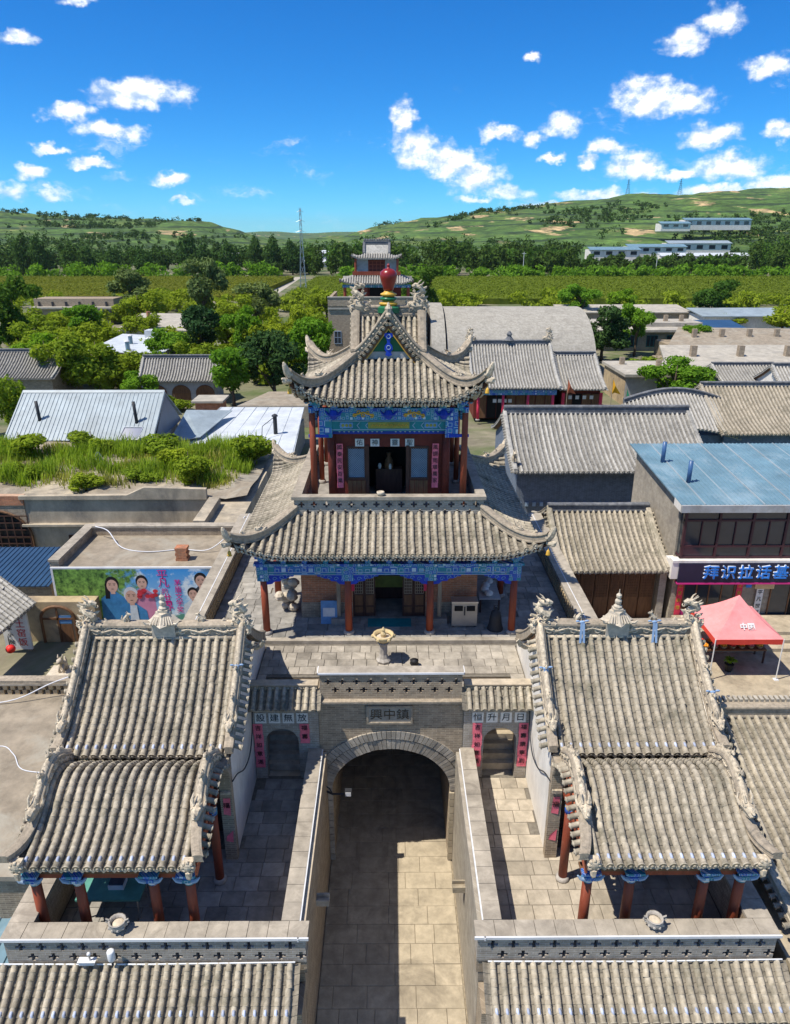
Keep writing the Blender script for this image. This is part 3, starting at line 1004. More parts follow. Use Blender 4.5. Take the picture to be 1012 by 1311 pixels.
# side doorways beside the arch, with stairs up to the terrace
for s in (-1, 1):
    nm = 'left' if s < 0 else 'right'
    dw = thing('moon_gate', f'small arched doorway with tiled cap and papers on the {nm} of the lane arch', 'gateway', (s * 3.4, 19.4, WZ), 'side doorways beside the arch')
    dc, hw = s * 3.5, .53
    pts = arch_pts(hw, 5.0, 5.5, 16, dc)
    w_ = MB()
    xa, xb = sorted((s * 2.305, s * 4.40))
    for y in (19.36, 19.66):
        w_.quad((xa, y, WZ), (dc - hw, y, WZ), (dc - hw, y, 6.45), (xa, y, 6.45)); w_.quad((dc + hw, y, WZ), (xb, y, WZ), (xb, y, 6.45), (dc + hw, y, 6.45))
        for (p, z0), (q, z1) in zip(pts, pts[1:]): w_.quad((p, y, z0), (q, y, z1), (q, y, 6.45), (p, y, 6.45))
    for (p, z0), (q, z1) in zip(pts, pts[1:]): w_.quad((p, 19.36, z0), (p, 19.66, z0), (q, 19.66, z1), (q, 19.36, z1))
    for xx in (dc - hw, dc + hw): w_.quad((xx, 19.36, WZ), (xx, 19.66, WZ), (xx, 19.66, 5.0), (xx, 19.36, 5.0))
    w_.quad((xa, 19.36, 6.45), (xb, 19.36, 6.45), (xb, 19.66, 6.45), (xa, 19.66, 6.45))
    w_.build('door_wall', 'brick_grey', dw)
    rf = MB().box(xa, xb, 19.05, 19.66, 6.452, 6.50).build('roof', 'ridge_stone', dw)
    zf = lambda o: 6.95 - o * .72
    tile_field(rf, lambda a, o: V(a, 19.52 - o, zf(o)), [xa + .13 + .232 * k for k in range(9)], lambda a: (0, .6), 'tiles', .07, .2)
    rd = MB(); rd.box(xa, xb, 19.47, 19.74, 6.86, 7.02); rd.box(xa - .01, xb + .01, 19.44, 19.77, 7.022, 7.07)
    rd.build('brick_ridge', 'brick', rf)
    dd = MB()
    for k in range(26): dd.ball((xa + .06 + k * .08, 19.46, 6.95), .03, 5, 3)
    dd.build('carving', 'carved', rf, kind='stuff')
    for k in range(13):
        MB().box(*(sorted((s * 2.345, s * 4.095)) if 19.75 + k * .2 < 20.4 else (dc - .6, dc + .6)), 19.75 + k * .2, 22.38, WZ + k * .24 - .02, WZ + (k + 1) * .24 - (.0 if k else 0)).build('step', 'slab_warm' if s > 0 else 'slab', dw)
    chs = '放無建設' if s < 0 else '日月升恒'[::-1]
    for k in range(4):
        x = xa + .26 + k * .44 if s < 0 else xa + .45 + k * .45
        p = MB().box(x - .18, x + .18, 19.345, 19.356, 5.72, 6.1).build('paper_square', 'white_paper', dw)
        text('lettering', chs[3 - k] if s < 0 else chs[k], .3, (x, 19.338, 5.91), 'ink', p)
    for side in (-1, 1):
        x = dc + side * .74
        z0 = 4.0 if not (s < 0 and side > 0) else 4.95
        p = MB()
        n = 8
        for k in range(n):
            za, zb = z0 + (5.7 - z0) * k / n, z0 + (5.7 - z0) * (k + 1) / n
            wv = .012 * math.sin(k * 1.7)
            p.box(x - .15 + wv, x + .15 + wv, 19.343 - abs(wv), 19.352 - abs(wv), za, zb - .002)
        p = p.build('couplet_strip', 'pink_paper', dw)
        for k, ch in enumerate(('吉祥如意滿門春' if side < 0 else '福壽康寧到人家')[:5]):
            zz = 5.54 - k * .33
            if zz > z0 + .12: text('lettering', ch, .2, (x, 19.325, zz), 'ink', p)

# ================================================================== SIDE TERRACES WITH THEIR PARAPETS
for s in (-1, 1):
    nm = 'left' if s < 0 else 'right'
    st = thing('side_terrace', f'walled terrace with pierced parapet in front of the {nm} temple hall', 'terrace', (s * 5.6, 12.6, 0), 'walled terraces flanking the lane')
    b = MB()
    X0, X1 = 2.1, 9.1
    a0, a1 = sorted((s * X0, s * X1)); b.box(a0, a1, 12.62, 22.38, 0, WZ - .05)
    b.build('retaining_wall', 'brick_tan' if s > 0 else 'brick', st)
    pave = 'slab_mid' if s > 0 else 'slab_grey'
    fl = MB().quad((a0, 12.9, WZ - .035), (a1, 12.9, WZ - .035), (a1, 19.5, WZ - .035), (a0, 19.5, WZ - .035)).build('terrace_floor', 'joint', st)
    paving(fl, *sorted((s * 2.66, s * 8.62)), 12.99, 19.34, WZ, .62, .5, pave, skip=lambda x, y: y > 16.45 and abs(x) > 4.45)
    # front parapet with crosses
    L = X1 - X0 + .12
    M = Matrix.Translation((min(s * X0, s * X1) - .06, 12.58, 3.92))
    pm = MB(M); nc = int(round(L / .082)); cross_wall(pm, L, .082, 9, .36, stagger(nc, 6, 4))
    fp = pm.build('front_parapet', 'brick_grey', st)
    MB().box(a0 - .055, a1 + .055, 12.606, 12.98, WZ - .04, 3.918).build('parapet_base', 'brick', fp)
    # stone copings, laid in lengths
    def coping_run(x0, x1, y0, y1, n, alongx):
        for k in range(n):
            if alongx: MB().box(x0 + (x1 - x0) * k / n + .006, x0 + (x1 - x0) * (k + 1) / n - .006, y0, y1, 4.66, 4.75 + rnd.uniform(-.004, .004)).build('coping_stone', 'coping', fp)
            else: MB().box(x0, x1, y0 + (y1 - y0) * k / n + .006, y0 + (y1 - y0) * (k + 1) / n - .006, 4.66, 4.75 + rnd.uniform(-.004, .004)).build('coping_stone', 'coping', fp)
    coping_run(a0 - .12, a1 + .12, 12.56, 13.0, 15, True)
    # lane parapet and outer parapet
    l0, l1 = sorted((s * 2.25, s * 2.62))
    MB().box(l0, l1, 12.95, 19.38, WZ - .06, 4.655).build('lane_parapet', 'brick', st)
    coping_run(min(s * 2.22, s * 2.66), max(s * 2.22, s * 2.66), 13.005, 19.36, 12, False)
    o0, o1 = sorted((s * 8.65, s * 9.1))
    MB().box(o0, o1, 12.95, 16.4, WZ - .06, 4.655).build('outer_parapet', 'brick', st)
    coping_run(min(s * 8.62, s * 9.22), max(s * 8.62, s * 9.22), 13.005, 16.4, 6, False)
    # overhanging string course along the lane + pale light strip
    MB().box(*sorted((s * 2.09, s * 2.245)), 12.68, 19.3, WZ + .02, 4.62).build('lane_facing', 'brick_tan' if s > 0 else 'brick', st)
    ed = MB(); ed.box(*sorted((s * 2.19, s * 2.22)), 12.5, 19.3, 4.66, 4.745); ed.box(a0 - .14, a1 + .14, 12.52, 12.56, 4.67, 4.745)
    ed.build('edge_strip', 'white_trim', st)
    # stone water spout on the lane wall
    sy = 15.72 if s > 0 else 15.3
    wsp = MB(); xx = s * 2.1; dx = -s * .36
    q0, q1 = sorted((xx, xx + dx)); wsp.box(q0, q1, sy - .14, sy + .14, 2.72, 2.8); wsp.box(q0, q1, sy - .14, sy - .09, 2.8, 2.92); wsp.box(q0, q1, sy + .09, sy + .14, 2.8, 2.92)
    wsp.build('water_spout', 'slab_warm' if s > 0 else 'slab', st)

# ================================================================== STREET-FRONT LEAN-TO ROOFS BELOW THE PARAPETS
for s in (-1, 1):
    nm = 'left' if s < 0 else 'right'
    h = thing('street_house', f'street house at the {nm} of the lane mouth, only its grey tiled roof in view', 'house', (s * 5.6, 12, 0), 'houses at the lane mouth')
    a0, a1 = sorted((s * 2.1, s * 9.3))
    MB().box(a0, a1, 11.8, 12.57, 0, 3.2).build('wall', 'brick', h)
    zf = prof_fn([(0, 3.93), (.4, 3.66), (.8, 3.43), (1.06, 3.31)])
    xx0, xx1 = sorted((s * 2.3, s * 9.35))
    n = int((xx1 - xx0) / .236)
    sof = MB()
    for k in range(8):
        o0, o1 = 1.02 * k / 8, 1.02 * (k + 1) / 8
        sof.quad((xx0, 12.55 - o0, zf(o0) - .08), (xx1, 12.55 - o0, zf(o0) - .08), (xx1, 12.55 - o1, zf(o1) - .08), (xx0, 12.55 - o1, zf(o1) - .08))
    rf = sof.build('roof', 'brown_wood', h)
    tile_field(rf, lambda a, o: V(a, 12.55 - o, zf(o)), [xx0 + .118 + k * (xx1 - xx0) / n for k in range(n)], lambda a: (0, 1.06), 'tiles', .075, .175, budget=300, blue=True)
    cd = MB().tube([(xx0, 12.5, 4.0), ((xx0 + xx1) / 2, 12.49, 3.98), (xx1, 12.5, 4.01)], .018, 6).build('conduit', 'white_trim', h)

# ================================================================== TEMPLE HALLS ON THE WINGS
def hall(s):
    nm = 'left' if s < 0 else 'right'
    cx = s * 6.68
    h = thing('temple_hall', f'old temple hall with grey tiled porch roof on the {nm} wing, dragons on its ridge', 'temple hall', (cx, 17, WZ), 'twin temple halls')
    # walls
    w_ = MB()
    zt = 7.0
    for sx in (-1, 1):
        x0, x1 = sorted((cx + sx * 2.0, cx + sx * 2.26))
        prof = [(16.2, WZ), (22.3, WZ), (22.3, 7.0), (19.08, 9.05), (16.2, 7.1)]
        w_.add([(x0, y, z) for y, z in prof] + [(x1, y, z) for y, z in prof], [tuple(range(5)), tuple(range(9, 4, -1))] + [(i, (i + 1) % 5, (i + 1) % 5 + 5, i + 5) for i in range(5)])
    w_.box(cx - 2.0, cx + 2.0, 22.0, 22.28, WZ, 7.2)
    w_.build('wall', 'plaster', h)
    # brick piers at the front end of the side walls, corbelled
    for sx in (-1, 1):
        x0, x1 = sorted((cx + sx * 1.97, cx + sx * 2.30))
        pier = MB().box(x0, x1, 16.02, 16.25, WZ, 6.55).build('pier', 'brick', h)
        cb = MB()
        for k in range(4): cb.box(x0 - .01, x1 + .01, 16.02 - .07 * (k + 1), 16.24, 6.56 + .13 * k, 6.67 + .13 * k)
        cb.build('corbel', 'ridge_stone', pier)
        MB().box(x0 + .03, x1 - .03, 15.96, 16.02, 5.9, 6.0).build('carving', 'carved', pier)
        for k, (z0, z1) in enumerate(((5.15, 5.75), (4.2, 4.62))):
            pp_ = MB().add([(x0 + .06, 16.012, z0 + .04), (x1 - .07, 16.0, z0), (x1 - .05, 16.008, z1), (x0 + .09, 16.0, z1 - (.2 if k else 0))], [(0, 1, 2, 3)]).build('paper_scrap', 'pink_paper', pier)
            if not k: text('lettering', '福', .2, ((x0 + x1) / 2, 15.99, z0 + .35), 'ink', pp_)
    fw = MB().box(cx - 1.98, cx + 1.98, 17.1, 17.2, WZ, 7.0).build('front_wall', 'dark_wood', h)
    lt = MB(); lattice(lt, cx - 1.7, cx + 1.7, 4.6, 6.2, 17.06, 16, 8); lt.build('lattice', 'brown_wood', fw)
    MB().box(cx - .55, cx + .55, 17.04, 17.09, WZ, 6.2).build('door', 'shade_black', fw)  # flat near-black panel painted as the unlit doorway
    # columns
    xs = [cx - s * v for v in ()]
    outer = [cx + v for v in (-1.92, -.88, .92, 1.80)]
    for x in outer:
        column(h, x, 13.4, WZ, 5.8, .125)
    for x in (cx - s * 1.95, cx + s * 1.9):
        column(h, x, 15.3, WZ, 6.1, .12)
    # painted beams and brackets under the eave
    bm = MB(); bm.box(cx - 2.1, cx + 2.0, 13.32, 13.48, 5.8, 5.96)
    bm.build('beam', 'red_paint', h)
    b2 = MB().box(cx - 2.15, cx + 2.05, 13.28, 13.52, 5.965, 6.03).build('beam_plate', 'brown_wood', h)
    for sx in (-1, 1):
        MB().box(*sorted((cx + sx * 1.82, cx + sx * 1.96)), 13.49, 16.1, 5.85, 6.0).build('side_beam', 'red_paint', h)
    for x in outer:
        br = MB()
        br.box(x - .2, x + .2, 13.2, 13.3, 5.74, 5.84)
        for k in range(3):
            br.box(x - .13 - .05 * k, x + .13 + .05 * k, 13.22 - .06 * k, 13.29, 5.84 + .08 * k, 5.9 + .08 * k)
        br = br.build('bracket', 'beam_paint_fine', h)
        for sg in (-1, 1):
            MB().tube([(x + sg * .12, 13.2, 5.8), (x + sg * .24, 13.18, 5.85), (x + sg * .32, 13.18, 5.95)], [.05, .045, .02], 6).build('bracket_curl', 'lattice_blue', br)
        wb = MB().lathe((x, 13.4, 5.62), [(.135, 0), (.14, .06), (.15, .1), (.15, .16)], 12).build('white_band', 'paint_white', h)
    # main roof
    zf = prof_fn([(0, 9.14), (1.0, 8.3), (2.0, 7.6), (2.75, 7.2), (2.92, 7.13)])
    def main_P(a, o): return V(a, 19.0 - o, zf(o))
    def back_P(a, o): return V(a, 19.15 + o, zf(o))
    und = MB()
    for k in range(10):
        o0, o1 = 2.88 * k / 10, 2.88 * (k + 1) / 10
        for f in (main_P, back_P):
            und.quad(f(cx - 2.35, o0) - V(0, 0, .1), f(cx + 2.35, o0) - V(0, 0, .1), f(cx + 2.35, o1) - V(0, 0, .1), f(cx - 2.35, o1) - V(0, 0, .1))
    roof = und.build('roof', 'brown_wood', h)
    nrow = 17
    al = [cx - 2.06 + 4.12 * k / (nrow - 1) for k in range(nrow)]
    # porch roof with a rounded crest
    zp = prof_fn([(0, 6.70), (.35, 6.97), (.7, 7.22), (1.0, 7.36), (1.25, 7.37), (1.6, 7.24), (2.0, 6.98), (2.4, 6.76), (2.8, 6.60), (3.2, 6.50), (3.35, 6.48)])
    def porch_P(a, o): return V(a, 16.3 - o, zp(o))
    und = MB()
    for k in range(14):
        o0, o1 = 3.3 * k / 14, 3.3 * (k + 1) / 14
        und.quad(porch_P(cx - 2.02, o0) - V(0, 0, .09), porch_P(cx + 2.02, o0) - V(0, 0, .09), porch_P(cx + 2.02, o1) - V(0, 0, .09), porch_P(cx - 2.02, o1) - V(0, 0, .09))
    proof = und.build('porch_roof', 'brown_wood', h)
    nr2 = 16
    al2 = [cx - 1.84 + 3.68 * k / (nr2 - 1) for k in range(nr2)]
    used = tile_field(proof, porch_P, al2, lambda a: (.0, 3.35), 'tiles', .078, .175, budget=300, blue=True)
    tile_field(roof, main_P, al, lambda a: (.05, 2.92), 'tiles', .078, .175, budget=max(0, 300 - used), blue=True)
    tile_field(roof, back_P, al, lambda a: (.05, 2.9), 'joined', .078, .3, flatdeck=True)
    # rafters under the porch eave
    rf = MB()
    for k in range(20):
        x = cx - 1.85 + 3.7 * k / 19
        pth = [porch_P(x, 2.4 + .88 * j / 4) - V(0, 0, .15) for j in range(5)]
        rf.tube(pth, .035, 6)
    rf.build('rafters', 'barge', proof, kind='stuff')
    # barge boards on the porch
    for sx in (-1, 1):
        x = cx + sx * 2.1
        path = [porch_P(x, .3 + 2.95 * j / 16) for j in range(17)]
        MB().sweep(path, [(-.03, -.34), (.03, -.34), (.03, -.08), (-.03, -.08)], side=(1, 0, 0)).build('barge_board', 'barge', proof)
    # main ridge with carved flowers, dragons, little pagoda and beasts
    ry = 19.07
    rdg = MB().sweep([(cx - 2.3, ry, 9.08), (cx, ry, 9.05), (cx + 2.3, ry, 9.08)], RIDGE_PROF(.3, .5), side=(0, 1, 0)).build('main_ridge', 'ridge_stone', h)
    cv = MB(); rosette_row(cv, [(cx - 2.0, ry, 9.33), (cx + 2.0, ry, 9.33)], 0, .165, .36, .1); cv.build('carved_flowers', 'carved', rdg, kind='stuff')
    MB().tube([(cx - 2.25, ry - .17, 9.1), (cx + 2.25, ry - .17, 9.1)], .055, 8).build('ridge_moulding', 'carved', rdg, True)
    dm = shared('dragon_ornament@', dragon_mb, 'carved', False)
    for sx in (-1, 1):
        M = Matrix.Translation((cx + sx * 2.2, ry, 9.2)) @ Matrix.Rotation(0 if sx < 0 else math.pi, 4, 'Z') @ Matrix.Scale(1.05, 4)
        link('dragon_ornament', dm, rdg, M=M)
    pg = MB()
    pg.box(cx - .34, cx + .34, ry - .22, ry + .22, 9.15, 9.59)
    pg.lathe((cx, ry, 9.59), [(.5, 0), (.42, .05), (.26, .22), (.24, .3)], 4)
    for k in range(9):
        a = -.3 + .075 * k
        pg.tube([(cx + a * .75, ry - .2, 9.81), (cx + a * 1.1, ry - .36, 9.63)], .025, 5)
    pg.box(cx - .14, cx + .14, ry - .12, ry + .12, 9.87, 9.97)
    pg.lathe((cx, ry, 9.97), [(.12, 0), (.13, .06), (.07, .12), (.1, .18), (.1, .24), (.05, .3), (.08, .36), (.08, .42), (.02, .48), (.01, .6)], 8)
    for sg in (-1, 1): pg.tube([(cx + sg * .3, ry - .25, 9.61), (cx + sg * .45, ry - .33, 9.65), (cx + sg * .52, ry - .36, 9.75)], [.05, .04, .012], 5)
    pg.build('pagoda_ornament', 'stone_light', rdg)
    bm_ = shared('ridge_beast@', beast_mb, 'carved', False)
    for dx in (-1.1, 1.05):
        link('ridge_beast', bm_, rdg, M=Matrix.Translation((cx + dx, ry, 9.56)) @ Matrix.Rotation(0 if dx < 0 else math.pi, 4, 'Z') @ Matrix.Scale(1.0, 4))
    # verge ridges on the main roof
    hb = shared('beast_head@', beasthead_mb, 'carved', False)
    for sx in (-1, 1):
        x = cx + sx * 2.28
        path = [main_P(x, .0 + 2.35 * j / 12) + V(0, 0, .02) for j in range(13)]
        vr = MB().sweep(path, RIDGE_PROF(.2, .42), side=(1, 0, 0)).build('verge_ridge', 'ridge_stone', h)
        cv = MB(); rosette_row(cv, path, .22, .11, .32, .06); cv.build('carved_flowers', 'carved', vr, kind='stuff')
        MB().tube([p + V(0, 0, .42) for p in path], .085, 8).build('ridge_cap', 'carved', vr, True)
        low = [main_P(x, 2.3 + .65 * j / 5) + V(sx * .04 * j / 5, 0, .02 + .06 * (j / 5) ** 2) for j in range(6)]
        MB().sweep(low, RIDGE_PROF(.2, .22), side=(1, 0, 0)).build('low_ridge', 'ridge_stone', vr)
        link('beast_head', hb, vr, M=Matrix.Translation(main_P(x, 2.32) + V(0, 0, .22)) @ Matrix.Rotation(R(-90), 4, 'Z') @ Matrix.Rotation(R(20), 4, 'Y'))
        for o in (1.1, 1.8):
            link('ridge_beast', bm_, vr, M=Matrix.Translation(main_P(x, o) + V(0, 0, .42)) @ Matrix.Rotation(R(-90), 4, 'Z') @ Matrix.Rotation(R(30), 4, 'Y') @ Matrix.Scale(.8, 4))
        vt = [main_P(x + sx * .08, .05 + 2.75 * j / 12) - V(0, 0, .03) for j in range(13)]
        verge_tiles(roof, vt, (sx, 0, 0), step=.235, L=.24, r=.07)
        bp = [back_P(x, 2.8 * j / 8) + V(0, 0, .02) for j in range(9)]
        MB().sweep(bp, RIDGE_PROF(.2, .4), side=(1, 0, 0)).build('rear_verge_ridge', 'ridge_stone', h)
        # porch verge: tall carved ridge to a beast head, then a low flared end
        x = cx + sx * 1.98
        path = [porch_P(x, .05 + 2.2 * j / 14) + V(0, 0, .02) for j in range(15)]
        pv = MB().sweep(path, RIDGE_PROF(.22, .40), side=(1, 0, 0)).build('porch_verge_ridge', 'ridge_stone', h)
        cv = MB(); rosette_row(cv, path, .2, .12, .32, .065); cv.build('carved_flowers', 'carved', pv, kind='stuff')
        MB().tube([p + V(0, 0, .40) for p in path], .085, 8).build('ridge_cap', 'carved', pv, True)
        low = [porch_P(x, 2.2 + 1.2 * j / 7) + V(sx * .26 * (j / 7) ** 2, 0, .02 + .22 * (j / 7) ** 2.2) for j in range(8)]
        MB().sweep(low, RIDGE_PROF(.2, .2), side=(1, 0, 0)).build('low_ridge', 'ridge_stone', pv)
        link('beast_head', hb, pv, M=Matrix.Translation(porch_P(x, 2.22) + V(0, 0, .2)) @ Matrix.Rotation(R(-90), 4, 'Z') @ Matrix.Rotation(R(12), 4, 'Y') @ Matrix.Scale(1.1, 4))
        for o in (.55, 1.1, 1.65):
            link('ridge_beast', bm_, pv, M=Matrix.Translation(porch_P(x, o) + V(0, 0, .4)) @ Matrix.Rotation(R(-90), 4, 'Z') @ Matrix.Rotation(R(15), 4, 'Y'))
        e = porch_P(x, 3.35)
        ef = MB().box(x - .12, x + .12, e.y - .03, e.y + .12, e.z - .1, e.z + .22)
        ef.ball((x, e.y - .06, e.z + .1), .12, 8, 6, 1, .5, 1.1)
        for k in range(8):
            th = k * math.pi / 4
            ef.ball((x + .12 * math.cos(th), e.y - .06, e.z + .1 + .13 * math.sin(th)), .05, 6, 4)
        ef.tube([(x, e.y - .05, e.z - .05), (x, e.y - .07, e.z - .2), (x, e.y - .02, e.z - .33)], [.09, .07, .02], 6)
        ef.build('corner_figure', 'carved', pv)
        vt = [porch_P(x + sx * .08, .2 + 2.8 * j / 14) - V(0, 0, .03) for j in range(15)]
        verge_tiles(proof, vt, (sx, 0, 0), step=.21, L=.24, r=.07)
    # flying corner of the inner main ridge
    x = cx - s * 2.45
    fl = MB()
    for k in range(4):
        fl.tube([(x + s * .2, 19.3 + .12 * k, 8.5 - .06 * k), (x - s * .1, 19.2 + .1 * k, 8.55 - .06 * k), (x - s * .3, 19.1 + .1 * k, 8.72 - .06 * k), (x - s * .42, 19.0 + .1 * k, 8.95 - .08 * k)], [.08, .07, .055, .02], 6)
    fl.build('flying_corner', 'carved', h)
    return h


hall(-1)
hall(1)
for s, lab in ((-1, 'black cable drooping down the wall of the left temple hall'), (1, 'black cable drooping down the white wall of the right temple hall')):
    x = s * 4.36
    tag(MB().tube(smooth([(x, 19.25, 6.3), (x - s * .02, 18.9, 5.7), (x - s * .03, 18.3, 5.35), (x - s * .03, 17.5, 5.5), (x - s * .02, 16.7, 6.0), (x - s * .02, 16.1, 6.25)]), .02, 5).build('wall_cable', 'dark_metal', None, True), lab, 'cable')

# ================================================================== THE TWO-STOREY PAVILION
PX, PY = -0.06, 27.5
pav = thing('pavilion', 'two storey temple pavilion with curled tiled eaves and red urn finial over the gate', 'pavilion', (PX, PY, TZ))
FZ = 6.8
plat = MB().box(PX - 4.72, PX + 4.72, 22.62, 32.3, 6.6, FZ - .03).build('platform', 'slab_grey', pav)
paving(plat, PX - 4.6, PX + 4.6, 22.82, 24.3, FZ, .6, .48, 'slab_grey')
MB().box(PX - 4.74, PX + 4.74, 22.56, 22.80, 6.6, FZ + .01).build('kerb', 'coping', plat)

# ---- lower storey: columns, brick core, doors
cxs = [PX + v for v in (-4.4, -1.45, 1.45, 4.4)]
ring_cols = [(x, PY - 4.38) for x in cxs] + [(x, PY + 4.38) for x in (cxs[0], cxs[3])] + [(cxs[0], PY - 1.5), (cxs[3], PY - 1.5), (cxs[0], PY + 1.5), (cxs[3], PY + 1.5)]
for x, y in ring_cols: column(pav, x, y, FZ, 9.05, .13, capm=None)
fy = PY - 3.2
lw = MB()
for x0, x1 in ((PX - 3.25, PX - 1.35), (PX + 1.35, PX + 3.25)): lw.box(x0, x1, fy, fy + .3, FZ - .05, 9.4)
lw.box(PX - 3.25, PX - 2.95, fy + .31, PY + 3.2, FZ - .05, 9.4); lw.box(PX + 2.95, PX + 3.25, fy + .31, PY + 3.2, FZ - .05, 9.4); lw.box(PX - 2.94, PX + 2.94, PY + 2.9, PY + 3.2, FZ - .05, 9.4)
lwo = lw.build('brick_wall', 'brick_red', pav)
for x0, x1 in ((PX - 3.28, PX - 1.36), (PX + 1.36, PX + 3.28)): MB().box(x0, x1, fy - .02, fy, FZ - .04, FZ + .62).build('brick_plinth', 'brick', lwo)
dr = MB().box(PX - 1.345, PX + 1.345, fy + .1, fy + .2, 8.75, 9.4).build('door_lintel', 'dark_wood', pav)
for k, (x0, x1) in enumerate(((-1.34, -.93), (-.92, -.52), (.5, .9), (.91, 1.34))):
    d = MB().box(PX + x0, PX + x1, fy + .08, fy + .16, FZ, 8.75).build('door_leaf', 'dark_wood', pav)
    l_ = MB(); lattice(l_, PX + x0 + .06, PX + x1 - .06, 7.75, 8.62, fy + .055, 4, 7, .022); l_.build('lattice', 'old_wood', d)
    p_ = MB()
    for z0, z1 in ((6.95, 7.2), (7.26, 7.68)): p_.box(PX + x0 + .06, PX + x1 - .06, fy + .06, fy + .079, z0, z1)
    p_.build('door_panel', 'brown_wood', d)
alt = MB().box(PX - .8, PX + .8, fy + 1.5, fy + 2.0, FZ, 7.75).build('altar', 'dark_wood', pav)
MB().box(PX - .72, PX + .7, fy + 1.48, fy + 1.5, 7.3, 7.78).build('altar_cloth', 'gold_green', alt)
MB().box(PX - 2.9, PX + 2.9, fy + 2.6, fy + 2.7, FZ, 9.4).build('inner_wall', 'shade_black', pav)  # wall coloured near-black so the lower room reads unlit
for sx in (-1, 1):
    x = PX + sx * 1.85
    MB().box(x - .07, x + .07, fy - .42, fy - .3, FZ + .22, 9.0).build('timber_post', 'old_wood', pav)
    MB().box(x - .28, x + .28, fy - .6, fy - .12, FZ, FZ + .24).build('post_base', 'slab_grey', pav)
    MB().box(x - sx * .45 - .12, x - sx * .45 + .12, fy - .03, fy - .021, 7.9, 8.9).build('red_strip', 'red_paper', pav)
# ---- painted architrave and brackets round the lower storey
z0 = 9.05
for (xa, xb, ya, yb) in ((PX - 4.62, PX + 4.62, PY - 4.47, PY - 4.29), (PX - 4.62, PX + 4.62, PY + 4.29, PY + 4.47)):
    MB().box(xa, xb, ya, yb, z0 + .1, z0 + .46).build('architrave', 'beam_paint', pav)
for x in (PX - 4.4, PX + 4.4):
    MB().box(x - .088, x + .088, PY - 4.28, PY + 4.28, z0 + .1, z0 + .455).build('architrave', 'beam_paint', pav)
MB().box(PX - 4.7, PX + 4.7, PY - 4.52, PY - 4.24, z0 + .462, z0 + .54).build('cap_plate', 'beam_paint_fine', pav)
tr = MB(); tr.box(PX - 4.6, PX + 4.6, PY - 4.485, PY - 4.472, z0 + .20, z0 + .225); tr.box(PX - 4.6, PX + 4.6, PY - 4.485, PY - 4.472, z0 + .11, z0 + .13)
tr.build('white_lines', 'lattice_blue', pav)
for x in cxs:
    # carved spandrel brackets under the beam either side of each column
    for sg in (-1, 1):
        if abs(x + sg * .5 - PX) > 4.6: continue
        prof = [(0, .1), (1.1, .1), (1.05, .03), (.9, .02), (.82, -.05), (.66, -.06), (.58, -.15), (.4, -.16), (.3, -.26), (.12, -.28), (.1, -.36), (0, -.36)]
        vs = [(x + sg * a, PY - 4.43, z0 + b) for a, b in prof] + [(x + sg * a, PY - 4.33, z0 + b) for a, b in prof]
        n = len(prof)
        sb = MB().add(vs, [tuple(range(n)), tuple(range(2 * n - 1, n - 1, -1))] + [(i, (i + 1) % n, (i + 1) % n + n, i + n) for i in range(n)]).build('spandrel_bracket', 'blue_paint', pav)
        cu = MB()
        for k in range(4):
            c = (x + sg * (.16 + .24 * k), z0 - .1 + .045 * k)
            path = [(c[0] + (.085 - .008 * j) * math.cos(j * .9), PY - 4.44, c[1] + (.085 - .008 * j) * math.sin(j * .9)) for j in range(8)]
            cu.tube(path, .014, 5)
        cu.build('scroll_work', 'blue_light', sb)
    MB().box(x - .2, x + .2, PY - 4.5, PY - 4.26, z0 - .12, z0 + .47).build('column_head', 'beam_paint_fine', pav)
def dougong(parent, x, y, z, out, w=.34):
    """stepped bracket block set facing -y or along +-x"""
    m = MB(); ox, oy = out
    m.box(x - .09, x + .09, y - .09, y + .09, z, z + .1)
    for k in range(2):
        e = .13 * (k + 1); zz = z + .1 + .13 * k
        if oy:
            m.box(x - .05, x + .05, *sorted((y, y + oy * e)), zz, zz + .09)
            m.box(x - w * (.5 + .25 * k), x + w * (.5 + .25 * k), *sorted((y + oy * (e - .13), y + oy * (e - .04))), zz, zz + .08)
            for q in (-1, 0, 1): m.box(x + q * w * (.4 + .25 * k) - .045, x + q * w * (.4 + .25 * k) + .045, *sorted((y + oy * (e - .14), y + oy * e)), zz + .085, zz + .13)
        else:
            m.box(*sorted((x, x + ox * e)), y - .05, y + .05, zz, zz + .09)
            m.box(*sorted((x + ox * (e - .13), x + ox * (e - .04))), y - w * (.5 + .25 * k), y + w * (.5 + .25 * k), zz, zz + .08)
    return m.build('bracket_set', 'beam_paint_fine', parent)
for k in range(13):
    dougong(pav, PX - 4.4 + 8.8 * k / 12, PY - 4.38, z0 + .54, (0, -1), .3)
for sx in (-1, 1):
    for k in range(7): dougong(pav, PX + sx * 4.4, PY - 3.8 + 7.6 * k / 6, z0 + .54, (sx, 0), .3)

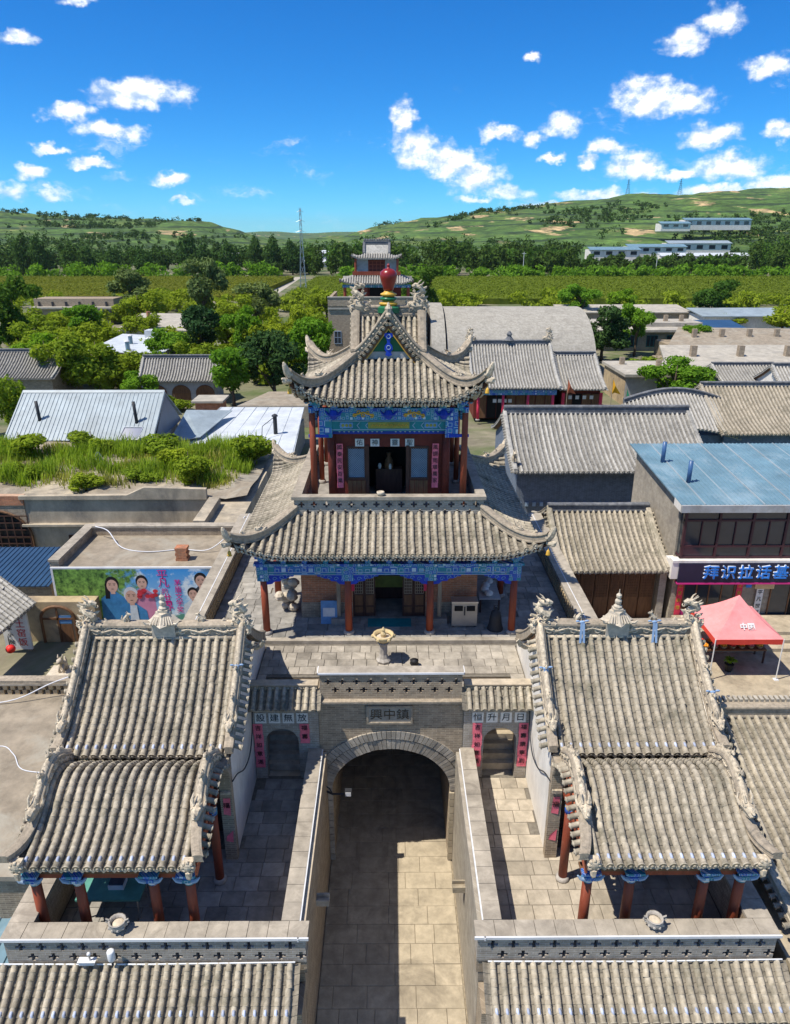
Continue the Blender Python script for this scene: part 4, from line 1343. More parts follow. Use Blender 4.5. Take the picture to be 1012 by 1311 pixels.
# ---- a hipped skirt roof on a square plan; sides 0 front, 1 right, 2 back, 3 left
def skirt(parent, vt, ve, zt, ze, ustart, lift, bulge, mode, sp, r, L, name):
    def lf(u, v):
        k = max(0, (abs(u) - ustart) / (ve - ustart))
        return k
    def h(v):
        t = min(1.2, max(0, (v - vt) / (ve - vt)))
        return zt + (ze - zt) * (1 - (1 - min(t, 1)) ** 1.45)
    dirs = [((1, 0), (0, -1)), ((0, 1), (1, 0)), ((-1, 0), (0, 1)), ((0, -1), (-1, 0))]
    def P4(sd):
        ux, uo = dirs[sd]
        def P(a, o):
            k = lf(a, o); t = max(0, (o - vt) / (ve - vt))
            oo = o + bulge * k ** 2 * t
            aa = a + math.copysign(bulge * .5 * k ** 2 * t, a)
            z = h(o) + lift * k ** 2.3 * t ** 1.2
            return V(PX + ux[0] * aa + uo[0] * oo, PY + ux[1] * aa + uo[1] * oo, z)
        return P
    parts = []
    for sd in range(4):
        P = P4(sd)
        und = MB()
        N = 24
        for i in range(N):
            a0, a1 = -ve + 2 * ve * i / N, -ve + 2 * ve * (i + 1) / N
            for j in range(6):
                f = lambda a, q: P(a, max(vt, abs(a)) + (ve - max(vt, abs(a))) * q) - V(0, 0, .09)
                und.quad(f(a0, j / 6), f(a1, j / 6), f(a1, (j + 1) / 6), f(a0, (j + 1) / 6))
        part = und.build(name, 'brown_wood', parent)
        parts.append(part)
        n = int(2 * (ve - .12) / sp)
        al = [-(ve - .12) + 2 * (ve - .12) * k / n for k in range(n + 1)]
        tile_field(part, P, al, lambda a: (max(vt, abs(a) + .02), ve), mode if sd == 0 else ('rows' if sd in (1, 3) else 'joined'), r, L)
        # rafters: two layers of round poles under the eave
        rf = MB()
        for k in range(2 * n):
            a = -(ve - .1) + 2 * (ve - .1) * k / (2 * n - 1)
            o0 = max(ve - .9, abs(a) + .05)
            if o0 < ve - .15:
                rf.tube([P(a, o0) - V(0, 0, .17), P(a, ve - .0) - V(0, 0, .155)], .042, 7); rf.tube([P(a, o0) - V(0, 0, .28), P(a, max(o0 + .05, ve - .2)) - V(0, 0, .27)], .045, 7)
        rf.build('rafters', 'carved', part, kind='stuff')
        eb = MB()
        pth = [P(-ve + 2 * ve * k / 40, ve - .12) for k in range(41)]
        eb.sweep(pth, [(-.04, -.2), (.03, -.2), (.03, -.06), (-.04, -.06)])
        eb.build('eave_board', 'dark_wood', part)
    # hip ridges with curled tips
    for sx, sy in ((-1, -1), (1, -1), (1, 1), (-1, 1)):
        path = []
        P = P4(0 if sy < 0 else 2)
        for j in range(17):
            q = j / 16
            v = vt + (ve - vt) * q
            a = v * (sx if sy < 0 else -sx)
            path.append(P(a, v) + V(0, 0, .02))
        d = (path[-1] - path[-3]); d = Vector((d.x, d.y, 0)).normalized()
        hip = MB().sweep(path, RIDGE_PROF(.25, .32)).build('hip_ridge', 'ridge_stone', parent)
        cv = MB(); rosette_row(cv, path[2:12], .14, .1, .3, .04); cv.build('carved_flowers', 'carved', hip, kind='stuff')
        tip = [path[-1] + V(0, 0, .1) + d * t * .2 + V(0, 0, .42 * max(0, t) ** 1.4) for t in (-.3, 0, .3, .6, .85, 1.0)]
        tp = MB().tube(tip, [.15, .14, .125, .105, .075, .03], 7)
        tip2 = [path[-1] - V(0, 0, .12) + d * t * .3 + V(0, 0, .12 * max(0, t) ** 1.6) for t in (-.2, .2, .6, 1.0)]
        tp.tube(tip2, [.09, .1, .09, .03], 7)
        tp.ball(path[-1] + d * .18 - V(0, 0, .1), .1, 7, 5)
        tp.build('curled_tip', 'carved', hip)
        bp = path[9]
        th = math.atan2(d.y, d.x)
        link('beast_head', SHARED['beast_head@'], hip, M=Matrix.Translation(bp + V(0, 0, .2)) @ Matrix.Rotation(th, 4, 'Z') @ Matrix.Scale(.75, 4))
        link('ridge_beast', SHARED['ridge_beast@'], hip, M=Matrix.Translation(path[13] + V(0, 0, .24)) @ Matrix.Rotation(th, 4, 'Z') @ Matrix.Scale(.7, 4))
        # bronze bell under the corner
        c = path[-1] - V(0, 0, .3)
        bl = MB().lathe((c.x, c.y, c.z - .24), [(.085, 0), (.07, .03), (.06, .12), (.035, .17), (.012, .18), (.01, .3)], 10)
        bl.build('wind_bell', 'gold', hip, True)
    return P4


skirt(pav, 3.32, 5.2, 11.02, 10.2, 3.3, .62, .16, 'tiles', .262, .075, .22, 'lower_roof')

# ---- upper balcony with pierced parapet
BZ = 11.0
bal = MB().box(PX - 3.3, PX + 3.3, PY - 3.3, PY + 3.3, 10.7, BZ - .005).build('balcony_floor', 'slab_grey', pav)
for sd in range(4):
    M = Matrix.Translation((PX, PY, 10.88)) @ Matrix.Rotation(sd * math.pi / 2, 4, 'Z') @ Matrix.Translation((-3.118 if sd % 2 else -3.34, -3.338 if sd % 2 else -3.34, 0))
    pm = MB(M); cross_wall(pm, 6.236 if sd % 2 else 6.68, .0735, 9, .22, stagger(84 if sd % 2 else 90))
    q = pm.build('balcony_parapet', 'brick_grey', pav)
    m2 = MB(Matrix.Translation((PX, PY, 0)) @ Matrix.Rotation(sd * math.pi / 2, 4, 'Z'))
    e = 3.42 if sd % 2 == 0 else 3.07
    m2.box(-e, e, -3.42, -3.08, 11.545, 11.66)
    m2.build('coping', 'coping', q)

# ---- upper storey
UZ = BZ
for sx in (-1, 1):
    for sy in (-1, 1): column(pav, PX + sx * 2.66, PY + sy * 2.66, UZ, 14.72, .115, capm='beam_paint')
    column(pav, PX + sx * 2.66, PY + .2, UZ, 14.6, .1, capm=None)
    for sy in (-1, 1): column(pav, PX + sx * 2.06, PY + sy * 2.06, UZ, 14.0, .15, m='red_wall', capm=None)
uy = PY - 2.06
uw = MB()
uw.box(PX - 2.02, PX - .72, uy + .02, uy + .12, UZ, 11.9)
uw.box(PX + .62, PX + 2.02, uy + .02, uy + .12, UZ, 11.9)
uw.box(PX - 2.02, PX + 2.02, uy + .02, uy + .12, 13.1, 14.0)
uw.box(PX - 2.02, PX - 1.5, uy + .021, uy + .12, 11.9, 13.1); uw.box(PX + 1.42, PX + 2.02, uy + .021, uy + .12, 11.9, 13.1)
for sx in (-1, 1): uw.box(*sorted((PX + sx * 2.02, PX + sx * 2.12)), PY - 1.95, PY + 2.02, UZ, 14.0)
uw.box(PX - 2.0, PX + 2.0, PY + 1.95, PY + 2.05, UZ, 14.0)
uwo = uw.build('red_wall', 'red_wall', pav)
for x0, x1 in ((-1.52, -.84), (.76, 1.44)):
    wn = MB(); wn.box(PX + x0, PX + x1, uy - .02, uy + .06, 13.04, 13.12); wn.box(PX + x0, PX + x1, uy - .02, uy + .06, 11.86, 11.94); wn.box(PX + x0, PX + x0 + .05, uy - .018, uy + .06, 11.94, 13.04); wn.box(PX + x1 - .05, PX + x1, uy - .018, uy + .06, 11.94, 13.04)
    wn = wn.build('window', 'dark_wood', pav)
    MB().box(PX + x0 + .04, PX + x1 - .04, uy + .05, uy + .07, 11.93, 13.05).build('pane', 'dark_glass', wn)
    l_ = MB(); lattice(l_, PX + x0 + .05, PX + x1 - .05, 11.94, 13.04, uy + .035, 7, 7, .034, diag=True); l_.build('lattice', 'lattice_blue', wn)
    wd = MB()
    for k in range(4): wd.box(PX + x0 + .02 + k * .165, PX + x0 + .165 + k * .165, uy - .0, uy + .03, UZ + .1, 11.82)
    wd.build('dado_boards', 'brown_wood', wn)
for a_, b_ in ((-.84, -.72), (.62, .75)): MB().box(PX + a_, PX + b_, uy - .03, uy + .13, UZ, 13.15).build('door_jamb', 'dark_wood', pav)
MB().box(PX - 1.9, PX + 1.9, uy + 1.8, uy + 1.85, UZ, 14).build('inner_wall', 'shade_black', pav)  # near-black backing, the darkness of the upper room put into colour
sh = MB().box(PX - .5, PX + .5, uy + 1.0, uy + 1.4, UZ, 11.95).build('shrine_table', 'dark_wood', pav)
stt = MB().tube([(PX, uy + 1.2, 11.95), (PX, uy + 1.2, 12.25), (PX, uy + 1.2, 12.4), (PX, uy + 1.2, 12.55)], [.2, .16, .07, .1], 8).build('shrine_figure', 'brown_wood', sh, True)
MB().lathe((PX - .35, uy + 1.1, 11.95), [(.05, 0), (.07, .1), (.04, .2)], 8).build('vase', 'white_paper', sh); MB().lathe((PX + .05, uy + 1.02, 11.95), [(.05, 0), (.06, .1), (.03, .2)], 8).build('vase', 'white_paper', sh)
# couplets and squares of paper
for x, str_ in ((-1.77, '國泰民安百業'), (1.67, '風調雨順萬家')):
    p = MB()
    for k in range(9): p.box(PX + x - .115 + .01 * math.sin(k), PX + x + .115 + .01 * math.sin(k), uy - .165, uy - .155, 11.6 + k * .185, 11.78 + k * .185)
    p = p.build('couplet_strip', 'pink_paper', pav)
    for k, ch in enumerate(str_): text('lettering', ch, .19, (PX + x, uy - .172, 13.12 - k * .25), 'ink', p)
for k, (x, ch) in enumerate(((-1.05, '佑'), (-.5, '神'), (.22, '靈'), (.75, '聖'))):
    p = MB().box(PX + x - .16, PX + x + .16, uy - .012, uy - .003, 13.12, 13.40).build('paper_square', 'white_paper', pav)
    text('lettering', ch, .24, (PX + x, uy - .018, 13.25), 'ink', p)
# ---- upper painted beams: three tiers with motifs standing proud
ub = PY - 2.72
t1 = MB().box(PX - 2.1, PX + 2.1, ub + .5, ub + .64, 13.62, 13.80).build('lower_beam', 'blue_paint', pav)
bm1 = MB()
for k in range(22):
    x = -1.75 + 3.5 * k / 21
    if abs(x) > .18: bm1.ball((PX + x, ub + .5, 13.71), .035, 6, 4, 1, .3, 1)
bm1.build('white_florets', 'lattice_blue', t1)
t2 = MB().box(PX - 2.3, PX + 2.3, ub + .12, ub + .3, 13.82, 14.22).build('middle_beam', 'teal_paint', pav)
dc = MB()
for z in (13.86, 14.17): dc.box(PX - 2.2, PX + 2.2, ub + .105, ub + .12, z, z + .025)
for k in range(4):
    for sg in (-1, 1):
        x = PX + sg * (.82 + .3 * k)
        dc.add([(x, ub + .11, 14.02), (x + .09, ub + .11, 14.13), (x + .12, ub + .11, 14.13), (x + .03, ub + .11, 14.02), (x + .12, ub + .11, 13.91), (x + .09, ub + .11, 13.91)], [(0, 1, 2, 3), (0, 3, 4, 5)])
dc.build('painted_lines', 'lattice_blue', t2)
ct = MB().box(PX - .72, PX + .72, ub + .095, ub + .118, 13.92, 14.14).build('cartouche', 'gold_green', t2)
cr = MB()
for k in range(10): cr.tube([(PX - .6 + k * .13, ub + .088, 13.98 + .04 * (k % 2)), (PX - .55 + k * .13, ub + .085, 14.08), (PX - .5 + k * .13, ub + .088, 14.0)], .014, 5)
cr.build('gold_scrolls', 'gold', ct)
for sg in (-1, 1):
    fl = MB().box(*sorted((PX + sg * 1.25, PX + sg * 1.7)), ub + .1, ub + .119, 13.93, 14.13).build('flower_panel', 'blue_light', t2)
    f2 = MB()
    for k in range(3): f2.ball((PX + sg * (1.34 + .13 * k), ub + .1, 14.03), .06, 7, 4, 1, .2, 1)
    f2.build('flowers', 'gold_green', fl)
    MB().box(*sorted((PX + sg * 1.98, PX + sg * 2.42)), ub + .05, ub + .33, 13.6, 14.5).build('beam_end', 'beam_paint', pav)
    ar = MB().box(*sorted((PX + sg * 2.1, PX + sg * 2.8)), ub + .02, ub + .1, 13.62, 13.72).build('tie_beam', 'blue_paint', pav)
t3 = MB().box(PX - 2.4, PX + 2.4, ub + .0, ub + .2, 14.24, 14.66).build('upper_beam', 'beam_paint_fine', pav)
for sg in (-1, 1):
    c0 = PX + sg * .88
    dg = MB()
    for k in range(5):
        cx_ = c0 - .3 + .15 * k; cz = 14.46 + .05 * (1 if k % 2 else -1)
        dg.tube([(cx_ + (.075 - .006 * j) * math.cos(j * .9 + k), ub - .015, cz + (.075 - .006 * j) * math.sin(j * .9 + k)) for j in range(8)], .022, 5)
    dg.tube([(c0 - .36, ub - .015, 14.42), (c0, ub - .02, 14.52), (c0 + .36, ub - .015, 14.4)], .03, 5)
    dg.build('gilded_dragon', 'gold', t3)
for x in (-1.9, 0, 1.9):
    vz = MB()
    vz.tube([(PX + x, ub - .03, 14.3), (PX + x, ub - .05, 14.45), (PX + x, ub - .03, 14.6)], [.1, .17, .1], 8)
    for sg in (-1, 1): vz.tube([(PX + x, ub - .02, 14.4), (PX + x + sg * .2, ub - .03, 14.45), (PX + x + sg * .3, ub - .03, 14.58)], [.05, .05, .02], 5)
    vz.build('blue_boss', 'blue_paint', t3)
for sg in (-1, 1):
    MB().box(*sorted((PX + sg * 2.5, PX + sg * 2.72)), PY - 2.55, PY + 2.6, 14.2, 14.55).build('side_beam', 'beam_paint', pav)
MB().box(PX - 2.4, PX + 2.4, PY + 2.55, PY + 2.7, 14.2, 14.55).build('rear_beam', 'beam_paint', pav)
for k in range(9):
    dougong(pav, PX - 2.5 + 5 * k / 8, PY - 2.66, 14.58, (0, -1), .26)
    for sx in (-1, 1): dougong(pav, PX + sx * 2.66, PY - 2.5 + 5 * k / 8, 14.58, (sx, 0), .26)
ceil_ = MB().box(PX - 2.9, PX + 2.9, PY - 2.9, PY + 2.9, 14.9, 14.95).build('ceiling', 'dark_wood', pav)

# ---- upper roof: skirt plus crossed gables
G = 1.22
skirt(pav, G, 3.22, 16.08, 15.04, 1.7, .78, .14, 'rows', .225, .07, .22, 'upper_roof')
ZR = 17.5
inner = MB()
k1 = (ZR - 16.05) / G
def gz(u): return ZR - k1 * u * (1 + .12 * math.sin(math.pi * min(1, u / G)))
groof = MB()
for sx in (-1, 1):
    for sy in (-1, 1):
        groof.add([(PX, PY, ZR - .05), (PX, PY + sy * G, ZR - .05), (PX + sx * G, PY + sy * G, 16.0)], [(0, 1, 2)])
        groof.add([(PX, PY, ZR - .05), (PX + sx * G, PY, ZR - .05), (PX + sx * G, PY + sy * G, 16.0)], [(0, 1, 2)])
gr = groof.build('gable_roof', 'tile_pan', pav)
for sx in (-1, 1):
    for sy in (-1, 1):
        al = [.12 + .21 * k for k in range(6)]
        tile_field(gr, (lambda a, o, sx=sx, sy=sy: V(PX + sx * o, PY + sy * a, gz(o))), al, lambda a: (.05, min(a + .02, G)), 'joined' if sy > 0 else 'rows', .07, .22, caps=False, drips=False)
        tile_field(gr, (lambda a, o, sx=sx, sy=sy: V(PX + sx * a, PY + sy * o, gz(o))), al, lambda a: (.05, min(a + .02, G)), 'joined' if sy > 0 else 'rows', .07, .22, caps=False, drips=False)
for (dx, dy) in ((0, -1), (1, 0), (0, 1), (-1, 0)):
    ux, uy_ = -dy, dx
    def GP(u, out, z): return V(PX + dx * out + ux * u, PY + dy * out + uy_ * u, z)
    # gable board and its painted pendant
    gb = MB().add([GP(-G + .25, G - .05, 16.1), GP(G - .25, G - .05, 16.1), GP(0, G - .05, 17.38)], [(0, 1, 2)]).build('gable_board', 'green_glaze', pav)
    lo = MB(); lo.add([GP(-.8, G - .02, 16.1), GP(.8, G - .02, 16.1), GP(.58, G - .02, 16.36), (GP(-.58, G - .02, 16.36))], [(0, 1, 2, 3)]); lo.build('gable_panel', 'plaster_grey', gb)
    for sg in (-1, 1):
        bp = [GP(sg * G * t, G + .06, gz(G * t) - .12) for t in (0, .25, .5, .75, 1.0)]
        MB().sweep(bp, [(-.03, -.2), (.03, -.2), (.03, 0), (-.03, 0)], side=(dx, dy, 0)).build('barge_board', 'brown_wood', gb)
        MB().sweep([p - V(0, 0, .2) for p in bp], [(-.035, -.05), (.035, -.05), (.035, 0), (-.035, 0)], side=(dx, dy, 0)).build('gilt_edge', 'gold', gb)
        # verge ridge, curved, with knobs of tile ends below it
        path = [GP(sg * (G + .12) * t, G - .02, gz(min(G, (G + .12) * t)) + .02) for t in [j / 10 for j in range(11)]]
        vr = MB().sweep(path, RIDGE_PROF(.24, .40), side=(dx, dy, 0)).build('verge_ridge', 'ridge_stone', pav)
        cv = MB()
        for j in range(1, 10):
            p = path[j] + V(dx * .12, dy * .12, .18); cv.ball(p, .05, 6, 4); cv.ball(p - V(dx * .24, dy * .24, 0), .05, 6, 4)
            q = (path[j] + path[j - 1]) / 2 + V(dx * .11, dy * .11, .18); cv.tube([q - V(0, 0, .05), q, q + V(0, 0, .05)], .03, 5)
        cv.build('carved_flowers', 'carved', vr, True, kind='stuff')
        verge_tiles(vr, [p - V(0, 0, .06) for p in path], (dx, dy, 0), 'tiles', .06, .16, .19)
    if dy == -1 or dx:
        pd = MB()
        f = G + .1
        prof = [(.0, 17.02), (.13, 17.02), (.16, 16.92), (.07, 16.82), (.05, 16.68), (.13, 16.58), (.15, 16.46), (.08, 16.36), (.12, 16.26), (0, 16.2)]
        pts = [GP(a, f, z) for a, z in prof] + [GP(-a, f, z) for a, z in reversed(prof[1:-1])]
        n = len(pts)
        pd.add(pts + [p - V(dx * .05, dy * .05, 0) for p in pts], [tuple(range(n))] + [(i, (i + 1) % n, (i + 1) % n + n, i + n) for i in range(n)])
        pdo = pd.build('hanging_pendant', 'blue_paint', gb)
        sc_ = MB()
        for zc in (16.9, 16.52):
            sc_.tube([GP(.07 * math.cos(j * .8), f + .012, zc + .07 * math.sin(j * .8)) for j in range(9)], .014, 5)
        sc_.build('white_scrolls', 'lattice_blue', pdo)
    # ridge out to the gable with an upright end
    rp = [V(PX + dx * t, PY + dy * t, ZR) for t in (.24, .8, G + .02)]
    rg = MB().sweep(rp, RIDGE_PROF(.2, .36)).build('ridge', 'ridge_stone', pav)
    cv = MB(); rosette_row(cv, rp, .2, .1, .26, .05); cv.build('carved_flowers', 'carved', rg, kind='stuff')
    if dx:
        M = Matrix.Translation((PX + dx * (G - .12), PY, ZR + .12)) @ Matrix.Rotation(math.pi if dx > 0 else 0, 4, 'Z') @ Matrix.Scale(1.0, 4)
        link('dragon_ornament', SHARED['dragon_ornament@'], rg, M=M)
    else:
        e_ = MB().tube([(PX, PY + dy * (G + .05), ZR), (PX, PY + dy * (G + .1), ZR + .35), (PX, PY + dy * G, ZR + .55)], [.11, .1, .03], 7)
        e_.ball((PX, PY + dy * (G + .12), ZR + .12), .12, 8, 5)
        e_.build('ridge_end', 'carved', rg)
# ---- finial: green base, gold rings, red urn
fin = MB().lathe((PX, PY, ZR + .1), [(.42, 0), (.42, .18), (.34, .24)], 12).build('finial_base', 'green_glaze', pav)
MB().lathe((PX, PY, ZR + .34), [(.28, 0), (.34, .05), (.34, .1), (.22, .14), (.22, .17)], 14).build('finial_ring', 'gold', fin, True)
MB().lathe((PX, PY, ZR + .51), [(.22, 0), (.31, .05), (.31, .1), (.2, .15)], 14).build('finial_ring', 'green_glaze', fin, True)
MB().lathe((PX, PY, ZR + .66), [(.2, 0), (.29, .05), (.29, .1), (.17, .15), (.16, .2)], 14).build('finial_ring', 'gold', fin, True)
MB().lathe((PX, PY, ZR + .86), [(.14, 0), (.18, .03), (.22, .2), (.29, .40), (.315, .52), (.28, .65), (.17, .74), (.06, .77), (.05, .83), (.065, .87), (.02, .93)], 20).build('urn', 'red_glaze', fin, True)

# ================================================================== THINGS ON THE TERRACE
b = thing('incense_burner', 'pale stone incense bowl on a pedestal at the terrace edge', 'incense burner', (-.25, 21.4, TZ))
MB().lathe((-.25, 21.4, TZ), [(.24, 0), (.26, .08), (.17, .16), (.13, .3), (.13, .62), (.2, .72), (.2, .76)], 8).build('pedestal', 'stone_grey', b)
bo = MB().lathe((-.25, 21.4, TZ + .76), [(.14, 0), (.26, .08), (.34, .22), (.36, .3), (.3, .3), (.26, .2)], 14, cap=False).build('bowl', 'gold_bowl', b, True)
MB().lathe((-.25, 21.4, TZ + .9), [(.29, 0), (.24, .04), (.06, .06)], 12).build('ash', 'stone_light', bo)
MB().lathe((-.25, 21.4, TZ + .95), [(.09, 0), (.1, .12), (.05, .2), (.07, .27), (.02, .36)], 8).build('lid_knob', 'gold_bowl', bo)
for k in range(6):
    th = k * math.pi / 3
    MB().ball((-.25 + .35 * math.cos(th), 21.4 + .35 * math.sin(th), TZ + .98), .07, 6, 4).build('lotus_petal', 'gold_bowl', bo)
c_ = thing('incense_pot', 'dark iron pot on the terrace paving right of the burner', 'pot', (.78, 21.1, TZ)); MB().lathe((.78, 21.1, TZ), [(.1, 0), (.15, .1), (.13, .2), (.15, .22)], 10).build('pot_body', 'bell_iron', c_, True)
bn = thing('litter_bin', 'beige metal double litter bin against the brick wall', 'bin', (2.68, 23.7, FZ))
bd = MB().box(2.22, 3.14, 23.5, 23.86, FZ + .06, FZ + 1.0).build('bin_body', 'bin_metal', bn)
for x in (2.46, 2.9):
    MB().box(x - .15, x + .15, 23.475, 23.5, FZ + .68, FZ + .88).build('bin_slot', 'shade_black', bd)
MB().box(2.2, 3.16, 23.46, 23.88, FZ + 1.0, FZ + 1.06).build('bin_top', 'steel', bn)
MB().box(2.655, 2.705, 23.48, 23.499, FZ + .5, FZ + .85).build('bin_lock', 'dark_metal', bd)
for x in (2.28, 3.08): MB().box(x - .04, x + .04, 23.55, 23.8, FZ, FZ + .06).build('bin_foot', 'dark_metal', bn)
bl = thing('iron_bell', 'black iron bell standing on the floor beside the litter bin', 'bell', (3.8, 23.4, FZ))
MB().lathe((3.8, 23.4, FZ), [(.3, 0), (.29, .04), (.24, .2), (.21, .5), (.17, .68), (.06, .76), (.05, .85), (.02, .88)], 14).build('bell_body', 'bell_iron', bl, True)
MB().tube([(3.72, 23.4, FZ + .8), (3.74, 23.4, FZ + .95), (3.86, 23.4, FZ + .95), (3.88, 23.4, FZ + .8)], .025, 6).build('bell_loop', 'bell_iron', bl)
sb = thing('notice_board', 'pale blue notice board leaning on the brick wall', 'notice board', (-2.3, 23.9, FZ))
bo = MB().add([(-2.58, 23.78, FZ), (-1.98, 23.78, FZ), (-1.98, 23.98, FZ + .85), (-2.58, 23.98, FZ + .85), (-2.58, 23.81, FZ), (-1.98, 23.81, FZ), (-1.98, 24.01, FZ + .85), (-2.58, 24.01, FZ + .85)], [(0, 1, 2, 3), (7, 6, 5, 4), (0, 4, 5, 1), (1, 5, 6, 2), (2, 6, 7, 3), (3, 7, 4, 0)]).build('board', 'blue_light', sb)
MB().add([(-2.5, 23.83, FZ + .28), (-2.06, 23.83, FZ + .28), (-2.06, 23.905, FZ + .6), (-2.5, 23.905, FZ + .6)], [(0, 1, 2, 3)]).build('pale_print', 'white_paper', sb)
rk = thing('rockery', 'pile of pale rough stones beside the pavilion brick wall', 'rock pile', (-3.85, 25.2, FZ))
for k in range(16):
    a = rnd.uniform(-.3, .3)
    MB().ball((-3.95 + a, 25.0 + rnd.uniform(-.2, .4), FZ + .12 + (k // 3) * .25), rnd.uniform(.16, .24), 7, 5, rnd.uniform(.8, 1.2), rnd.uniform(.8, 1.2), .8).build('rock', 'stone_light', rk)
mt = tag(MB().box(-.85, .75, 23.55, 24.15, FZ + .006, FZ + .022).build('door_mat', 'teal_paint'), 'dark green mat on the floor before the lower doors', 'mat')
bx = thing('incense_bowl', 'small stone bowl on the balcony parapet', 'bowl', (-.35, 24.25, 11.66)); MB().lathe((-.35, 24.25, 11.66), [(.08, 0), (.13, .05), (.14, .14), (.1, .15), (.09, .1)], 10).build('bowl_body', 'stone_light', bx, True)
tb = thing('clutter_table', 'low grey table with cloth bundles right of the litter bin', 'table', (3.6, 25.2, FZ))
MB().box(3.35, 4.15, 24.6, 26.2, FZ + .55, FZ + .6).build('table_top', 'plaster_grey', tb)
for x, y in ((3.4, 24.65), (4.1, 24.65), (3.4, 26.15), (4.1, 26.15)): MB().box(x - .03, x + .03, y - .03, y + .03, FZ, FZ + .55).build('leg', 'dark_wood', tb)
for k in range(4): MB().ball((3.75 + rnd.uniform(-.15, .15), 24.9 + k * .35, FZ + .68), .17, 8, 5, 1, 1.2, .6).build('bundle', 'white_paper', tb)

# ================================================================== VILLAGE HOUSES
def tile_house(label, x0, x1, ye, ze, yr, zr, zg=GZ, yb=None, wallm='brick_grey', mode='joined', sp=.25, r=.07, L=.3, tm='tile_grey', pm='tile_grey_pan', rm='ridge_grey', overhang=.5, ends=True, ridge_h=.4, cat='house', name='tiled_house', group=None, Lv=.28):
    """gabled tile roof, ridge along x, front eave towards the lane mouth"""
    h = thing(name, label, cat, ((x0 + x1) / 2, ye + overhang, zg), group)
    yb = yb or (2 * yr - ye)
    run = yr - ye
    zf = prof_fn([(0, zr), (run * .35, zr - (zr - ze) * .45), (run * .7, zr - (zr - ze) * .8), (run, ze)])
    w = MB()
    yw0, yw1 = ye + overhang, yb - overhang
    w.box(x0 + .25, x1 - .25, yw0, yw1, zg, ze - .05)
    for x in (x0 + .25, x1 - .25):
        w.add([(x, yw0, ze - .05), (x, yw1, ze - .05), (x, yr, zr - .1)], [(0, 1, 2)])
    wo = w.build('wall', wallm, h)
    F = lambda a, o: V(a, yr - o, zf(o)); B = lambda a, o: V(a, yr + o * (yb - yr) / run, zf(o))
    und = MB()
    for f in (F, B):
        for k in range(6):
            o0, o1 = run * k / 6, run * (k + 1) / 6
            und.quad(f(x0, o0) - V(0, 0, .09), f(x1, o0) - V(0, 0, .09), f(x1, o1) - V(0, 0, .09), f(x0, o1) - V(0, 0, .09))
    ro = und.build('roof', 'brown_wood', h)
    n = max(3, int((x1 - x0 - .3) / sp))
    al = [x0 + .15 + (x1 - x0 - .3) * k / n for k in range(n + 1)]
    tile_field(ro, F, al, lambda a: (.1, run), mode, r, L, tm, pm)
    bk = MB()
    for k in range(6):
        o0, o1 = run * k / 6, run * (k + 1) / 6
        bk.quad(B(x0, o0), B(x1, o0), B(x1, o1), B(x0, o1))
    bk.build('rear_slope', pm, ro)
    rd = MB().sweep([(x0, yr, zr - .04), ((x0 + x1) / 2, yr, zr - .05), (x1, yr, zr - .04)], RIDGE_PROF(.24, ridge_h), side=(0, 1, 0)).build('ridge', rm, ro)
    if ends:
        for sx, x in ((-1, x0 + .06), (1, x1 - .06)):
            path = [F(x, run * j / 8) for j in range(9)]
            MB().sweep(path, RIDGE_PROF(.18, .24), side=(1, 0, 0)).build('verge_ridge', tm, ro)
            verge_tiles(ro, [p + V(sx * .05, 0, -.04) for p in path], (sx, 0, 0), 'joined', r * .9, .18, .25, tm)
            MB().sweep([B(x, run * j / 6) for j in range(7)], RIDGE_PROF(.18, .24), side=(1, 0, 0)).build('rear_verge_ridge', tm, ro)
    return h, ro, wo


def window(parent, x0, x1, y, z0, z1, fm='old_wood', gm='dark_glass', nx=2, nz=1, name='window', d=.05):
    f = MB()
    f.box(x0, x1, y - d, y + .02, z0, z0 + .06); f.box(x0, x1, y - d, y + .02, z1 - .06, z1)
    for k in range(nx + 1):
        x = x0 + (x1 - x0 - .05) * k / nx; f.box(x, x + .05, y - d + .002, y + .018, z0 + .06, z1 - .06)
    for k in range(1, nz):
        z = z0 + (z1 - z0) * k / nz; f.box(x0 + .05, x1 - .05, y - d + .004, y + .016, z - .025, z + .025)
    f = f.build(name, fm, parent)
    for k in range(nx):
        xa = x0 + (x1 - x0 - .05) * k / nx + .05; xb = x0 + (x1 - x0 - .05) * (k + 1) / nx
        MB().box(xa, xb, y - .015, y - .005, z0 + .06, z1 - .06).build('pane', gm, f)
    return f


def arch_window(parent, cx, y, z0, hw, spr, crown, m='brown_wood', gm='dark_glass'):
    pts = arch_pts(hw, spr, crown, 14, cx)
    pane = MB().add([(cx - hw, y, z0), (cx + hw, y, z0)] + [(x, y, z) for x, z in reversed(pts)], [tuple(range(2 + len(pts)))])
    p = pane.build('arched_window', gm, parent)
    fr = MB().tube([(cx - hw, y - .02, z0)] + [(x, y - .02, z) for x, z in pts] + [(cx + hw, y - .02, z0)], .07, 6)
    fr.box(cx - .04, cx + .04, y - .05, y - .01, z0, crown); fr.box(cx - hw, cx + hw, y - .05, y - .012, spr - .05, spr + .04)
    fr.build('frame', m, p)
    return p


